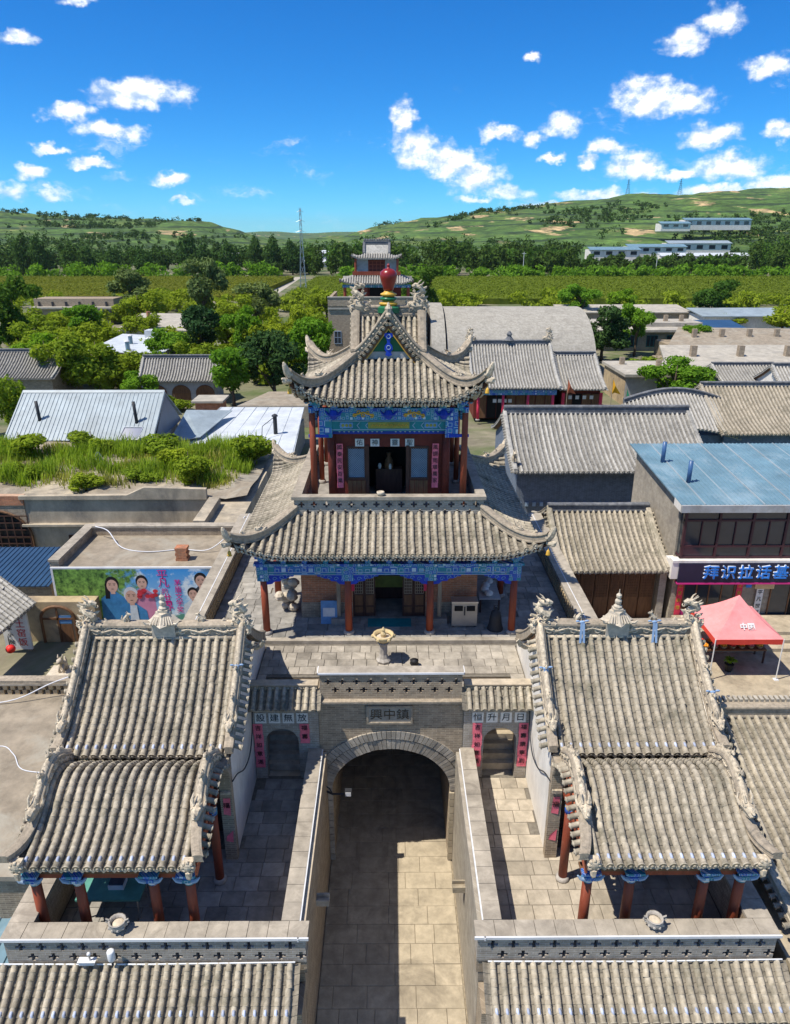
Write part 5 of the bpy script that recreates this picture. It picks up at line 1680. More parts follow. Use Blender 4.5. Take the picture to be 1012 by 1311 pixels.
# ---- right of the pavilion: grey hall with blue brick wall, and the tiled gate hall in front of the shop
h, ro, wo = tile_house('long grey tiled hall with blue brick rear wall right of the pavilion', 7.3, 19.2, 40.9, 7.2, 46.2, 9.55, wallm='brick_blue', mode='rows', sp=.29, r=.08, L=.28, ridge_h=.55, name='tiled_hall', cat='hall', overhang=.6)
fin_ = MB()
for k in range(26): fin_.box(7.7 + k * .44, 7.7 + k * .44 + .2, 41.40, 41.48, 4.9, 5.15)
fin_.build('dentil_course', 'lattice_blue', wo, kind='stuff')
link('ridge_beast', SHARED['ridge_beast@'], ro, M=Matrix.Translation((7.35, 41.6, 7.7)) @ Matrix.Scale(2.2, 4) @ Matrix.Rotation(R(-90), 4, 'Z'))
h, ro, wo = tile_house('low tiled hall with carved wooden doors between terrace wall and shop', 7.45, 12.25, 28.9, 6.45, 32.4, 8.05, wallm='brick_tan', mode='tiles' if False else 'rows', sp=.25, r=.072, L=.24, tm='tile', pm='tile_pan', name='tiled_hall', cat='hall', ridge_h=.4, overhang=.8)
for k in range(6):
    x = 7.85 + k * .68
    d = MB().box(x, x + .64, 29.58, 29.69, GZ, 6.2).build('door_leaf', 'brown_wood', h)
    l_ = MB(); lattice(l_, x + .06, x + .58, 4.9, 6.0, 29.55, 5, 8, .03); l_.build('lattice', 'brown_wood', d)
MB().box(11.95, 12.25, 29.2, 29.6, GZ, 6.3).build('brick_pier', 'brick_grey', h)
# ---- the shop with the blue roof
SZ = 3.8
struct('street', MB().slab([(9.6, 9, SZ), (40, 9, SZ), (40, 29.2, SZ), (9.6, 29.2, SZ)], .7), 'slab_warm')
shop = thing('shop_building', 'two storey shop with blue metal roof and navy signboard', 'shop', (16.5, 29, SZ))
w = MB(); w.box(12.5, 24, 29.1, 35.6, SZ - .5, 7.0); w.box(12.5, 24, 29.4, 35.6, 7.0, 9.3)
w.add([(12.5, 29.4, 9.3), (12.5, 35.6, 9.3), (12.5, 35.6, 10.2), (12.5, 29.4, 9.5)], [(0, 1, 2, 3)])
w = w.build('wall', 'brick_tan', shop)
rf = MB()
P0, P1, P2, P3 = V(12.2, 28.65, 9.66), V(24.3, 28.65, 9.66), V(24.3, 35.9, 10.32), V(12.2, 35.9, 10.32)
rf.slab([P0, P1, P2, P3], .06)
rf = rf.build('roof', 'metal_blue', shop)
rb = MB()
for k in range(61):
    x = 12.22 + k * .2
    rb.sweep([(x, 28.64, 9.66), (x, 35.9, 10.32)], [(-.03, 0), (-.018, .03), (.018, .03), (.03, 0)], side=(1, 0, 0))
rb.build('roof_ribs', 'metal_blue', rf, kind='stuff')
for k in range(9):
    x = 13.2 + k * 1.25
    MB().sweep([(x, 28.63, 9.664), (x, 35.9, 10.324)], [(-.03, 0), (-.02, .04), (.02, .04), (.03, 0)], side=(1, 0, 0)).build('roof_seam', 'metal_pale', rf)
MB().box(12.2, 24.3, 28.55, 28.64, 9.34, 9.66).build('gutter', 'plaster_grey', rf)
MB().add([(12.18, 28.6, 9.34), (12.18, 29.4, 9.4), (12.18, 29.4, 9.74), (12.18, 28.6, 9.66)], [(0, 1, 2, 3)]).build('roof_end', 'plaster', rf)
for x, y in ((13.35, 31.0), (13.0, 33.4)):
    z = 9.66 + (y - 28.65) * .091
    MB().cyl((x, y, z), (x, y, z + 1.0), .1, 10).build('flue', 'metal_dark_blue', rf, True)
# glazed upper gallery
gal = MB()
for x in (12.55, 14.0, 15.45, 16.9, 18.35, 19.8): gal.box(x, x + .1, 28.86, 29.0, 7.1, 9.34)
for z in (7.1, 7.62, 8.82, 9.24): gal.box(12.55, 20, 28.868, 28.99, z, z + .09)
for x in (13.3, 14.75, 16.2, 17.6): gal.box(x, x + .05, 28.87, 28.98, 7.7, 8.82)
gal.box(12.55, 12.65, 29.0, 29.4, 7.1, 7.2); gal.box(12.55, 12.65, 29.0, 29.4, 9.24, 9.34)
go = gal.build('gallery_window', 'maroon_frame', shop)
for k in range(5):
    for (z0, z1) in ((7.19, 7.62), (7.71, 8.82), (8.91, 9.24)):
        MB().box(12.66 + 1.45 * k, 13.99 + 1.45 * k, 28.93, 28.94, z0, z1).build('pane', 'dark_glass', go)
MB().box(12.58, 12.6, 29.0, 29.38, 7.2, 9.24).build('pane', 'dark_glass', go)
MB().box(12.2, 24, 28.66, 29.1, 6.98, 7.09).build('ledge', 'plaster', shop)
MB().box(12.2, 12.5, 28.7, 29.5, 6.2, 6.97).build('end_block', 'plaster', shop)
sg = MB().box(12.5, 24, 28.62, 28.85, 6.05, 6.96).build('signboard', 'sign_navy', shop)
MB().box(12.48, 24, 28.58, 28.86, 5.98, 6.045).build('pink_edge', 'magenta_trim', sg)
for k, ch in enumerate('拜识拉话基地'):
    x = 13.88 + k * .76
    text('sign_lettering', ch, .68, (x, 28.60, 6.53), 'sign_white', sg, extrude=.02, bold=.008)
    text('sign_lettering', ch, .68, (x + .012, 28.565, 6.515), 'sign_blue', sg, extrude=.012, bold=.003)
# ground floor front
for x0, x1 in ((13.0, 15.3),):
    window(shop, x0, x1, 29.08, 4.55, 5.85, 'brown_wood', 'dark_glass', 4, 1, name='shop_window')
MB().box(12.98, 15.32, 29.05, 29.095, 4.1, 4.5).build('sill_panel', 'magenta_trim', shop)
for x in (12.72, 15.36):
    p = MB().box(x, x + .26, 29.02, 29.035, 4.25, 5.9).build('couplet_strip', 'red_paper', shop)
    for k, ch in enumerate('生意興隆'): text('lettering', ch, .2, (x + .13, 29.012, 5.7 - k * .36), 'gold', p)
MB().box(15.75, 16.0, 29.0, 29.03, 5.62, 5.82).build('number_plate', 'sign_blue', shop)
bd = MB().box(16.25, 16.55, 28.96, 29.0, 4.0, 5.6).build('vertical_board', 'white_paper', shop)
for k, ch in enumerate('平凡世界'): text('lettering', ch, .24, (16.4, 28.95, 5.4 - k * .34), 'ink', bd)
MB().box(16.1, 16.95, 28.9, 28.98, 5.6, 5.98).build('carved_plaque', 'gold_bowl', shop)
window(shop, 16.9, 17.8, 29.08, 4.0, 5.85, 'brown_wood', 'dark_glass', 1, 1, name='shop_door')
MB().box(17.85, 20.5, 29.04, 29.09, SZ, 5.9).build('doorway', 'shade_black', shop)
steps = thing('entrance_steps', 'pale stone steps along the shop front behind the tent', 'steps', (16, 27.5, SZ))
for k in range(3): MB().box(12.6, 22, 26.6 + k * .42, 28.95, SZ - .01, SZ + .16 * (k + 1)).build('step', 'slab_warm', steps)
# ---- tent, fruit stall
tent = thing('canopy_tent', 'pink pop-up canopy tent with red valance in front of the shop', 'tent', (13.6, 25.9, SZ))
x0, x1, y0, y1 = 12.55, 15.2, 24.55, 27.25
mx, my = (x0 + x1) / 2, (y0 + y1) / 2
cz, tz_ = 5.62, 6.85
cn = MB(); N = 8
for (ax, ay, bx_, by) in ((x0, y0, x1, y0), (x1, y0, x1, y1), (x1, y1, x0, y1), (x0, y1, x0, y0)):
    for i in range(N):
        for j in range(N):
            def pt(u, v):
                ex, ey = ax + (bx_ - ax) * u, ay + (by - ay) * u
                sag = .13 * math.sin(math.pi * v) + .04 * math.sin(math.pi * u) * math.sin(math.pi * v)
                return (ex + (mx - ex) * v, ey + (my - ey) * v, cz + (tz_ - cz) * v - sag)
            cn.quad(pt(i / N, j / N), pt((i + 1) / N, j / N), pt((i + 1) / N, (j + 1) / N), pt(i / N, (j + 1) / N))
cno = cn.build('canopy', 'tent_pink', tent, True)
va = MB()
for (ax, ay, bx_, by) in ((x0, y0, x1, y0), (x1, y0, x1, y1), (x1, y1, x0, y1), (x0, y1, x0, y0)):
    for i in range(12):
        f = lambda u: (ax + (bx_ - ax) * u, ay + (by - ay) * u)
        u0, u1 = i / 12, (i + 1) / 12
        va.quad((*f(u0), cz), (*f(u1), cz), (*f(u1), cz - .22 + .015 * math.sin(i + 1)), (*f(u0), cz - .22 + .015 * math.sin(i)))
va.build('valance', 'tent_red', tent)
text('tent_lettering', '中国', .3, (mx + .05, y0 + .42, 5.93), 'paint_white', cno, rot=(R(43), 0, 0), bold=.01)
for px_, py_ in ((x0, y0), (x1, y0), (x0, y1), (x1, y1)):
    lg = MB().tube([(px_, py_, SZ + .02), (px_, py_, cz)], .025, 6).build('leg', 'white_trim', tent)
    MB().box(px_ - .09, px_ + .09, py_ - .09, py_ + .09, SZ + .001, SZ + .03).build('foot_plate', 'white_trim', lg)
for (a, b) in (((x0, y0), (x1, y0)), ((x0, y1), (x1, y1)), ((x0, y0), (x0, y1)), ((x1, y0), (x1, y1))):
    MB().tube([(*a, cz - .05), (mx * .5 + (a[0] + b[0]) * .25, my * .5 + (a[1] + b[1]) * .25, cz + .25), (*b, cz - .05)], .015, 5).build('truss', 'white_trim', tent)
stl = thing('stall_table', 'long dark table of fruit baskets under the pink tent', 'table', (13.9, 26.1, SZ))
MB().box(12.6, 15.3, 25.7, 26.5, SZ + .6, SZ + .66).build('table_top', 'brown_wood', stl)
for a, b in ((12.65, 25.75), (15.25, 25.75), (12.65, 26.45), (15.25, 26.45)): MB().box(a - .03, a + .03, b - .03, b + .03, SZ, SZ + .6).build('leg', 'dark_wood', stl)
fruit = [('orange', (.75, .28, .02)), ('red', (.55, .05, .03)), ('yellow', (.72, .45, .04)), ('pink', (.66, .2, .2))]
for n_, c_ in fruit: flat('fruit_' + n_, c_, .5, var=.15)
k = 0
for row in range(2):
    for i in range(7):
        x, y = 12.85 + i * .37, 25.88 + row * .36
        n_ = fruit[(i * 3 + row) % 4][0]
        ordn = ('first', 'second', 'third', 'fourth', 'fifth', 'sixth', 'seventh')[i]
        bk_ = thing('fruit_basket', f'basket of {n_} fruit, {ordn} from the left in the {("front", "back")[row]} row under the tent', 'basket', (x, y, SZ + .66), 'fruit baskets on the stall table')
        MB().lathe((x, y, SZ + .66), [(.1, 0), (.16, .12), (.17, .13), (.14, .1)], 10, cap=False).build('basket', 'old_wood', bk_)
        fm = MB()
        for q in range(7):
            th = q * 2 * math.pi / 6
            rr = .085 if q < 6 else 0
            fm.ball((x + rr * math.cos(th), y + rr * math.sin(th), SZ + .79 + (.03 if q == 6 else 0)), .055, 6, 4)
        fm.build('fruit', 'fruit_' + n_, bk_, True)
pt_ = thing('potted_plant', 'green plant in a black pot in front of the fruit stall', 'potted plant', (13.6, 25.2, SZ))
MB().lathe((13.6, 25.2, SZ), [(.13, 0), (.18, .3), (.19, .32), (.15, .3)], 10).build('pot', 'pot_black', pt_)
lf = MB()
for k in range(26):
    th = rnd.uniform(0, 6.28); ln = rnd.uniform(.2, .36); c, s_ = math.cos(th), math.sin(th)
    lf.add([(13.6, 25.2, SZ + .3), (13.6 + c * ln * .5 - s_ * .05, 25.2 + s_ * ln * .5 + c * .05, SZ + .55), (13.6 + c * ln, 25.2 + s_ * ln, SZ + .5), (13.6 + c * ln * .5 + s_ * .05, 25.2 + s_ * ln * .5 - c * .05, SZ + .55)], [(0, 1, 2, 3)])
lf.build('leaves', 'leaf_bright', pt_)
# ---- tiled side building at the far right edge next to the right hall
h, ro, wo = tile_house('tiled house beside the right hall, its slope falling towards the lane mouth', 9.75, 16.5, 13.0, 4.55, 19.2, 6.1, zg=GZ, yb=21.0, wallm='brick', mode='tiles', sp=.25, r=.075, L=.28, tm='tile', pm='tile_pan', rm='ridge_stone', ridge_h=.45)
h['category'] = 'house'
brb = MB()
for k in range(40): brb.box(9.8 + k * .165, 9.9 + k * .165, 19.28, 19.5, 6.5, 6.6)
brb.build('brick_teeth', 'brick_tan', ro, kind='stuff')

# ================================================================== LEFT SIDE
mur_h = thing('mural_house', 'flat roofed building with a painted mural on its front wall', 'building', (-11.5, 29.7, GZ))
MB().box(-15.2, -7.4, 29.75, 34.2, GZ, 6.15).build('wall', 'concrete', mur_h)
fr_ = MB().box(-15.18, -7.42, 29.77, 34.15, 6.152, 6.2).build('flat_roof', 'earth_roof', mur_h)
pa = MB(); pa.box(-15.3, -14.9, 29.9, 34.2, 6.2, 6.55); pa.box(-14.9, -7.42, 33.8, 34.2, 6.2, 6.62); pa.build('roof_parapet', 'brick', mur_h)
MB().box(-15.34, -14.86, 29.86, 34.24, 6.552, 6.66).build('coping', 'coping', mur_h); MB().box(-14.86, -7.4, 33.76, 34.24, 6.622, 6.72).build('coping', 'coping', mur_h)
mb_ = MB().box(-15.2, -7.42, 29.66, 29.745, 3.2, 6.38).build('mural_board', 'white_trim', mur_h)
# flat print on the board: sky, hills, tree, generic figures, lettering
def muralmat():
    m = bpy.data.materials.new('mural_print'); m.use_nodes = True
    t = NT(m.node_tree); b = t.n['Principled BSDF']
    pos = t.node('ShaderNodeNewGeometry').outputs['Position']
    x, y, z = t.sep(pos)
    c = t.mix(t.rng(z, 4.0, 6.4), (.42, .66, .80), (.03, .30, .72))
    n = t.noise(pos, 1.6, 5, .65)
    c = t.mix(t.rng(n, .5, .62), c, (.75, .83, .86))
    c = t.mix(t.rng(t.math('ADD', z, t.math('MULTIPLY', n, .6)), 4.36, 4.28), c, (.10, .30, .22))
    trees = t.math('ADD', t.math('ADD', t.math('MULTIPLY', x, -1), -11.2), t.math('MULTIPLY', t.math('SUBTRACT', t.noise(pos, 2.4, 6, .7), .5), 5.5))
    c = t.mix(t.rng(trees, .0, .9), c, t.mix(t.rng(t.noise(pos, 4, 8, .75), .38, .62), (.008, .05, .008), (.22, .42, .07)))
    c = t.mix(t.rng(t.math('ADD', x, t.math('ADD', t.math('MULTIPLY', z, .5), t.noise(pos, 3, 4))), -4.9, -4.5), c, (.16, .19, .2))
    t.put(b.inputs['Base Color'], c); b.inputs['Roughness'].default_value = .5
    MATS['mural_print'] = m
muralmat()
MB().quad((-15.1, 29.655, 3.3), (-7.5, 29.655, 3.3), (-7.5, 29.655, 6.3), (-15.1, 29.655, 6.3)).build('mural_print', 'mural_print', mb_)
flat('skin_print', (.66, .40, .30), .6); flat('hair_print', (.015, .012, .014), .6); flat('blue_print', (.05, .22, .45), .6, var=.2); flat('pale_print', (.60, .66, .70), .6, var=.15); flat('dark_print', (.05, .055, .07), .6, var=.2); flat('pink_print', (.62, .25, .38), .6); flat('red_print', (.62, .04, .06), .6, var=.3)
def disc(m, cx, cz, rx, rz, y, n=18):
    m.add([(cx + rx * math.cos(2 * math.pi * k / n), y, cz + rz * math.sin(2 * math.pi * k / n)) for k in range(n)], [tuple(range(n))])
def fig(x, z, sc_, bodym, cap=None, long=False, base=3.35, lay=0):
    y = 29.652 - lay * .012
    h_ = .27 * sc_
    bd = MB(); bd.add([(x - h_ * 1.9, y, base), (x + h_ * 1.9, y, base), (x + h_ * 1.7, y, z - h_ * 2.0), (x + h_ * .9, y, z - h_ * 1.35), (x + h_ * .4, y, z - h_ * .9), (x - h_ * .4, y, z - h_ * .9), (x - h_ * .9, y, z - h_ * 1.35), (x - h_ * 1.7, y, z - h_ * 2.0)], [tuple(range(8))])
    bd.build('painted_figure', bodym, mb_)
    hr = MB(); disc(hr, x, z + h_ * .22, h_ * .92, h_ * 1.08, y - .003)
    if long: hr.add([(x - h_ * .95, y - .003, z + .1), (x - h_ * .3, y - .003, z), (x - h_ * .5, y - .003, z - h_ * 2), (x - h_ * 1.1, y - .003, z - h_ * 2)], [(0, 1, 2, 3)])
    hr.build('painted_hair', 'white_trim' if cap else 'hair_print', mb_)
    f = MB(); disc(f, x, z - h_ * .12, h_ * .74, h_ * .95, y - .006); f.add([(x - h_ * .3, y - .005, z - h_ * 1.3), (x + h_ * .3, y - .005, z - h_ * 1.3), (x + h_ * .3, y - .005, z - h_ * .6), (x - h_ * .3, y - .005, z - h_ * .6)], [(0, 1, 2, 3)])
    f.build('painted_face', 'skin_print', mb_)
    ft = MB()
    for sg_ in (-1, 1):
        disc(ft, x + sg_ * h_ * .3, z + h_ * .05, h_ * .13, h_ * .06, y - .008, 8); ft.add([(x + sg_ * h_ * .12, y - .008, z + h_ * .2), (x + sg_ * h_ * .48, y - .008, z + h_ * .22), (x + sg_ * h_ * .48, y - .008, z + h_ * .28), (x + sg_ * h_ * .12, y - .008, z + h_ * .27)], [(0, 1, 2, 3)])
    disc(ft, x, z - h_ * .55, h_ * .2, h_ * .05, y - .008, 8)
    ft.build('painted_features', 'ink_brown', mb_)
fig(-12.55, 5.5, 1.25, 'blue_print', long=True)
fig(-11.2, 5.62, 1.1, 'pink_print', lay=0)
fig(-11.75, 4.95, 1.35, 'blue_print', cap=True, lay=1)
MB().add([(-11.95, 29.62, 3.35), (-11.5, 29.62, 3.35), (-11.55, 29.62, 4.5), (-11.85, 29.62, 4.5)], [(0, 1, 2, 3)]).build('painted_shirt', 'pale_print', mb_)
fl_ = MB()
for k in range(14): disc(fl_, -11.0 + rnd.uniform(-.42, .42), 5.12 + rnd.uniform(-.22, .22), .12, .1, 29.622 - k * .0012, 9)
fl_.build('painted_flowers', 'red_print', mb_)
fig(-8.55, 5.72, 1.15, 'dark_print'); fig(-8.95, 5.05, 1.0, 'pale_print', lay=1); fig(-8.15, 5.05, 1.05, 'pale_print', lay=1)
for k, ch in enumerate('平凡的世界'): text('mural_lettering', ch, (.52, .52, .3, .52, .62)[k], (-10.25 + .02 * k, 29.640, 6.0 - k * .4), 'ink_magenta', mb_, extrude=.002)
for k, ch in enumerate('茅盾文学奖'): text('mural_lettering', ch, .34, (-9.6, 29.640, 5.6 - k * .34), 'ink_magenta', mb_, extrude=.002)
ch_ = thing('roof_chimney', 'stacked brick chimney on the mural building roof', 'chimney', (-9.6, 30.9, 6.2))
for k in range(5): MB().box(-9.9 + .03 * (k % 2), -9.35 - .04 * (k % 2), 30.7, 31.15, 6.2 + k * .13, 6.32 + k * .13).build('brick_course', 'brick_red', ch_)
tag(MB().tube(smooth([(-14.6, 33.6, 6.78), (-13.8, 33.1, 6.74), (-12.9, 32.2, 6.26), (-11.5, 31.7, 6.24), (-10, 31.95, 6.25), (-8.6, 31.7, 6.35), (-7.6, 32.3, 7.0), (-7.0, 32.9, 7.58)]), .026, 7).build('white_hose', 'hose', None, True), 'white hose lying across the mural building roof', 'hose')
# ---- concrete cave dwelling with weeds on its roof
cave = thing('cave_dwelling', 'long concrete cave dwelling with tall weeds growing on its roof', 'building', (-16, 38.3, GZ))
MB().box(-21, -10.2, 38.3, 49, GZ, 6.55).build('wall', 'concrete', cave)
pf = MB().add([(-20.6, 38.15, 6.55), (-10.2, 38.15, 6.55), (-10.2, 38.15, 7.15), (-13.6, 38.15, 7.25), (-14.6, 38.15, 6.8), (-20.6, 38.15, 6.75)] + [(x, 38.45, z) for x, z in ((-20.6, 6.55), (-10.2, 6.55), (-10.2, 7.15), (-13.6, 7.25), (-14.6, 6.8), (-20.6, 6.75))], [tuple(range(6)), tuple(range(11, 5, -1))] + [(i, (i + 1) % 6, (i + 1) % 6 + 6, i + 6) for i in range(6)])
pf.build('front_parapet', 'concrete', cave)
MB().box(-20.6, -10.1, 38.0, 38.3, 5.0, 5.12).build('ledge', 'concrete', cave)
MB().box(-40, -20.4, 38.25, 49, GZ, 6.2).build('brick_end', 'brick', cave)
MB().box(-40, -20.4, 38.2, 38.6, 6.2, 6.75).build('brick_parapet', 'brick_red', cave)
aw = arch_window(cave, -22.2, 38.2, GZ, 2.0, 4.3, 5.9, 'brown_wood', 'shade_black')
l_ = MB(); lattice(l_, -24.1, -20.3, 3.1, 5.6, 38.12, 9, 6, .06); l_.build('lattice', 'dark_wood', aw)
for x0_, x1_ in ((-18.2, -15.6), (-14.1, -11.6)): window(cave, x0_, x1_, 38.28, 3.5, 4.4, 'dark_wood', 'dark_glass', 3, 1)
sr = MB(); N = 26
def roofz(x, y): return 6.58 + .18 * math.sin(x * .9) * math.cos(y * .7) + .12 * math.sin(x * 2.3 + y)
for i in range(N):
    for j in range(10):
        f = lambda a, b: (-40 + 32 * a / N, 38.4 + 11.4 * b / 10, roofz(-40 + 32 * a / N, 38.4 + 11.4 * b / 10))
        sr.quad(f(i, j), f(i + 1, j), f(i + 1, j + 1), f(i, j + 1))
sr.build('earth_roof', 'earth_roof', cave)
MB().box(-10.2, -7.8, 34.3, 49.5, GZ, 6.3).build('side_block', 'concrete', cave)
pth = [(-9.9, 34.4), (-9.0, 37.5), (-8.0, 37.6)]
MB().box(-10.0, -9.4, 34.4, 38.0, 6.3, 6.75).build('side_parapet', 'concrete', cave)
def weeds(name, n, x0, x1, y0, y1, zf, h0, h1, m, clump=40, wid=.05, seed=11):
    rs = np.random.RandomState(seed)
    cxs_ = rs.uniform(x0, x1, clump); cys = rs.uniform(y0, y1, clump); chh = rs.uniform(.5, 1.25, clump)
    k = rs.randint(0, clump, n)
    x = cxs_[k] + rs.normal(0, .55, n); y = cys[k] + rs.normal(0, .5, n)
    ok = (x > x0) & (x < x1) & (y > y0) & (y < y1); x, y, k = x[ok], y[ok], k[ok]
    hh = rs.uniform(h0, h1, len(x)) * chh[k]
    th = rs.uniform(0, 6.28, len(x)); ln = rs.uniform(.1, .5, len(x)) * hh
    mb = MB()
    for i in range(len(x)):
        c, s_ = math.cos(th[i]), math.sin(th[i]); z = zf(x[i], y[i]); w_ = wid
        mb.v += [(x[i] - s_ * w_, y[i] + c * w_, z), (x[i] + s_ * w_, y[i] - c * w_, z), (x[i] + c * ln[i] * .4 + s_ * w_, y[i] + s_ * ln[i] * .4 - c * w_, z + hh[i] * .6), (x[i] + c * ln[i] * .4 - s_ * w_, y[i] + s_ * ln[i] * .4 + c * w_, z + hh[i] * .6), (x[i] + c * ln[i], y[i] + s_ * ln[i], z + hh[i])]
        o = len(mb.v) - 5
        mb.f += [(o, o + 1, o + 2, o + 3), (o + 3, o + 2, o + 4)]
    o = mb.build(name, m); o['kind'] = 'stuff'; o['label'] = 'tall yellow green weeds on the cave dwelling roof'; o['category'] = 'weeds'
    return o
weeds('weeds', 15000, -28, -8.6, 40.2, 49.3, roofz, .3, 1.05, 'weed', 60, .028)
weeds('weeds', 6000, -28, -9.0, 39.6, 49.3, roofz, .2, .8, 'weed_pale', 34, .025, 23)['label'] = 'pale dry weeds mixed into the green ones on the cave dwelling roof'
# ---- metal roofed houses
def metal_gable(label, x0, x1, ye, ze, yr, zr, m='metal_pale', zg=GZ, yb=None, wallm='plaster_grey', sp=.3):
    h = thing('metal_roofed_house', label, 'house', ((x0 + x1) / 2, ye, zg))
    yb = yb or 2 * yr - ye
    w = MB(); w.box(x0 + .3, x1 - .3, ye + .5, yb - .5, zg, ze - .1)
    for x in (x0 + .3, x1 - .3): w.add([(x, ye + .5, ze - .1), (x, yb - .5, ze - .1), (x, yr, zr - .1)], [(0, 1, 2)])
    w.build('wall', wallm, h)
    r_ = MB(); r_.slab([V(x0, ye, ze), V(x1, ye, ze), V(x1, yr, zr), V(x0, yr, zr)], .05); r_.slab([V(x0, yr, zr), V(x1, yr, zr), V(x1, yb, ze), V(x0, yb, ze)], .05)
    ro = r_.build('roof', m, h)
    rb = MB(); n = int((x1 - x0) / sp)
    for k in range(n + 1):
        x = x0 + .02 + (x1 - x0 - .04) * k / n
        rb.sweep([(x, ye - .01, ze), (x, yr, zr)], [(-.04, 0), (-.02, .045), (.02, .045), (.04, 0)], side=(1, 0, 0))
    rb.build('roof_ribs', m, ro, kind='stuff')
    MB().sweep([(x0, yr, zr - .02), (x1, yr, zr - .02)], [(-.2, -.06), (-.02, .1), (.02, .1), (.2, -.06)], side=(0, 1, 0)).build('ridge_cap', 'metal_pale', ro)
    for x in (x0, x1): MB().sweep([(x, ye, ze), (x, yr, zr)], [(-.05, -.2), (.05, -.2), (.05, .07), (-.05, .07)], side=(1, 0, 0)).build('edge_flashing', 'metal_pale', ro)
    return h, ro
h, ro = metal_gable('large pale metal gable roofed house behind the weeds', -27.2, -16.8, 50.0, 6.75, 54.0, 9.45)
for x, y in ((-25.2, 51.6), (-18.2, 51.4)): MB().tube([(x, y, 7.6), (x - .1, y + .05, 9.2)], .12, 8).build('flue', 'dark_metal', ro, True)
MB().add([(-16.78, 50.4, 6.4), (-16.78, 57.6, 6.4), (-16.78, 54, 9.2)], [(0, 1, 2)]).build('gable_sheet', 'metal_deep', ro)
lt_ = thing('lean_to_shed', 'blue grey metal lean-to roof beside the large gable roof', 'shed', (-15, 53, GZ))
MB().slab([V(-16.7, 53.5, 5.7), V(-14.6, 54.5, 5.8), V(-13.4, 61, 6.4), V(-16.7, 59, 6.9)], .06).build('roof', 'metal_pale', lt_)
MB().box(-16.5, -14.8, 55, 58.8, GZ, 5.6).build('wall', 'plaster_grey', lt_)
wr = thing('white_roofed_house', 'low house under a broad white metal roof left of the pavilion', 'house', (-11, 57, GZ))
ro = MB().slab([V(-16.3, 51.6, 5.35), V(-7.0, 51.0, 5.5), V(-7.6, 63.5, 6.1), V(-15.2, 64.5, 5.9)], .07).build('roof', 'metal_white', wr)
MB().box(-15.0, -7.6, 52.0, 63, GZ, 5.2).build('wall', 'brick_tan', wr)
for k in range(8):
    t = k / 7
    MB().tube([(-16.2 + 9.1 * t, 51.6 - .6 * t, 5.37 + .15 * t), (-15.1 + 7.5 * t, 64.4 - .9 * t, 5.93 + .2 * t)], .025, 4).build('roof_seam', 'metal_white', ro)
fl_ = MB().cyl((-9.0, 55.8, 5.6), (-9.0, 55.8, 7.1), .16, 8).build('flue', 'dark_metal', wr); MB().lathe((-9.0, 55.8, 7.1), [(.26, 0), (.22, .1), (.05, .2)], 8).build('flue_cap', 'dark_metal', fl_)
tag(MB().tube([(-9.0, 55.6, 7.1), (-9.8, 54.6, 6.6), (-9.7, 53.6, 6.1), (-8.7, 51.6, 5.2), (-8.2, 49, 6.6), (-8.6, 44, 6.9)], .03, 5).build('power_cable', 'dark_metal'), 'thin dark cable drooping over the white metal roof', 'cable')
# ---- smaller houses further left
h, ro, wo = tile_house('grey tiled house with three arched doorways among the trees', -27.3, -19.0, 78.8, 5.55, 81.6, 7.65, wallm='plaster_grey', sp=.3, r=.08, L=.35)
for k in range(3): arch_window(wo, -25.4 + k * 2.6, 79.28, GZ, .95, 4.2, 5.0, 'brown_wood', 'brown_wood')
h, ro, wo = tile_house('grey tiled house at the left edge below a metal strip roof', -52, -37.0, 80.0, 5.6, 84.5, 7.9, wallm='brick', sp=.32, r=.09, L=.4)
st_ = thing('long_shed', 'long shed with pale metal roof behind the left edge tiled house', 'shed', (-48, 94, GZ)); MB().slab([V(-62, 91, 5.9), V(-41, 91, 5.9), V(-41, 97, 6.5), V(-62, 97, 6.5)], .1).build('roof', 'metal_pale', st_); MB().box(-62, -41.2, 91.3, 96.8, GZ, 5.8).build('wall', 'plaster', st_)
fh = thing('flat_roofed_house', 'flat roofed house with white sheet roof and small flues among the trees', 'house', (-35, 102, GZ))
MB().slab([V(-40.5, 99.5, 5.95), V(-29.3, 94.5, 5.95), V(-31.2, 112, 6.05), V(-41.5, 116, 6.05)], .08).build('roof', 'metal_white', fh)
MB().slab([V(-40.4, 99.7, 5.8), V(-29.4, 94.7, 5.8), V(-31.3, 111.8, 5.8), V(-41.3, 115.6, 5.8)], 2.8).build('wall', 'brick', fh)
for x, y in ((-36.6, 105), (-32.6, 108), (-35, 99), (-33, 102), (-32.2, 102.2)): 
    f = MB().cyl((x, y, 6), (x, y, 7.1), .3, 8).build('flue', 'metal_blue', fh); MB().lathe((x, y, 7.1), [(.4, 0), (.3, .15), (.05, .2)], 8).build('flue_cap', 'white_trim', f)
MB().box(-36.5, -34.2, 111, 113, 6.05, 7.1).build('roof_hatch', 'metal_white', fh)
yh = thing('yard_building', 'long low building with cream wall at the field edge', 'building', (-65, 157, GZ))
MB().box(-74, -58, 157, 164, GZ, 6.1).build('wall', 'loess_wall', yh); MB().box(-74.6, -57.6, 156.4, 164.4, 6.1, 6.45).build('roof_slab', 'roof_pale', yh); MB().box(-74.4, -57.8, 158.5, 164.2, 6.45, 8.0).build('upper_wall', 'brick', yh)
MB().box(-64, -58.2, 156.8, 157, GZ, 6.1).build('grey_bay', 'plaster_grey', yh); MB().box(-62, -60.9, 156.7, 156.81, GZ, 5.6).build('door', 'shade_black', yh)  # the door is a near-black panel standing in for shade
for k in range(6): MB().box(-73.5 + 2.8 * k, -73.1 + 2.8 * k, 158.3, 158.6, 6.5, 7.4).build('roof_post', 'dark_metal', yh)
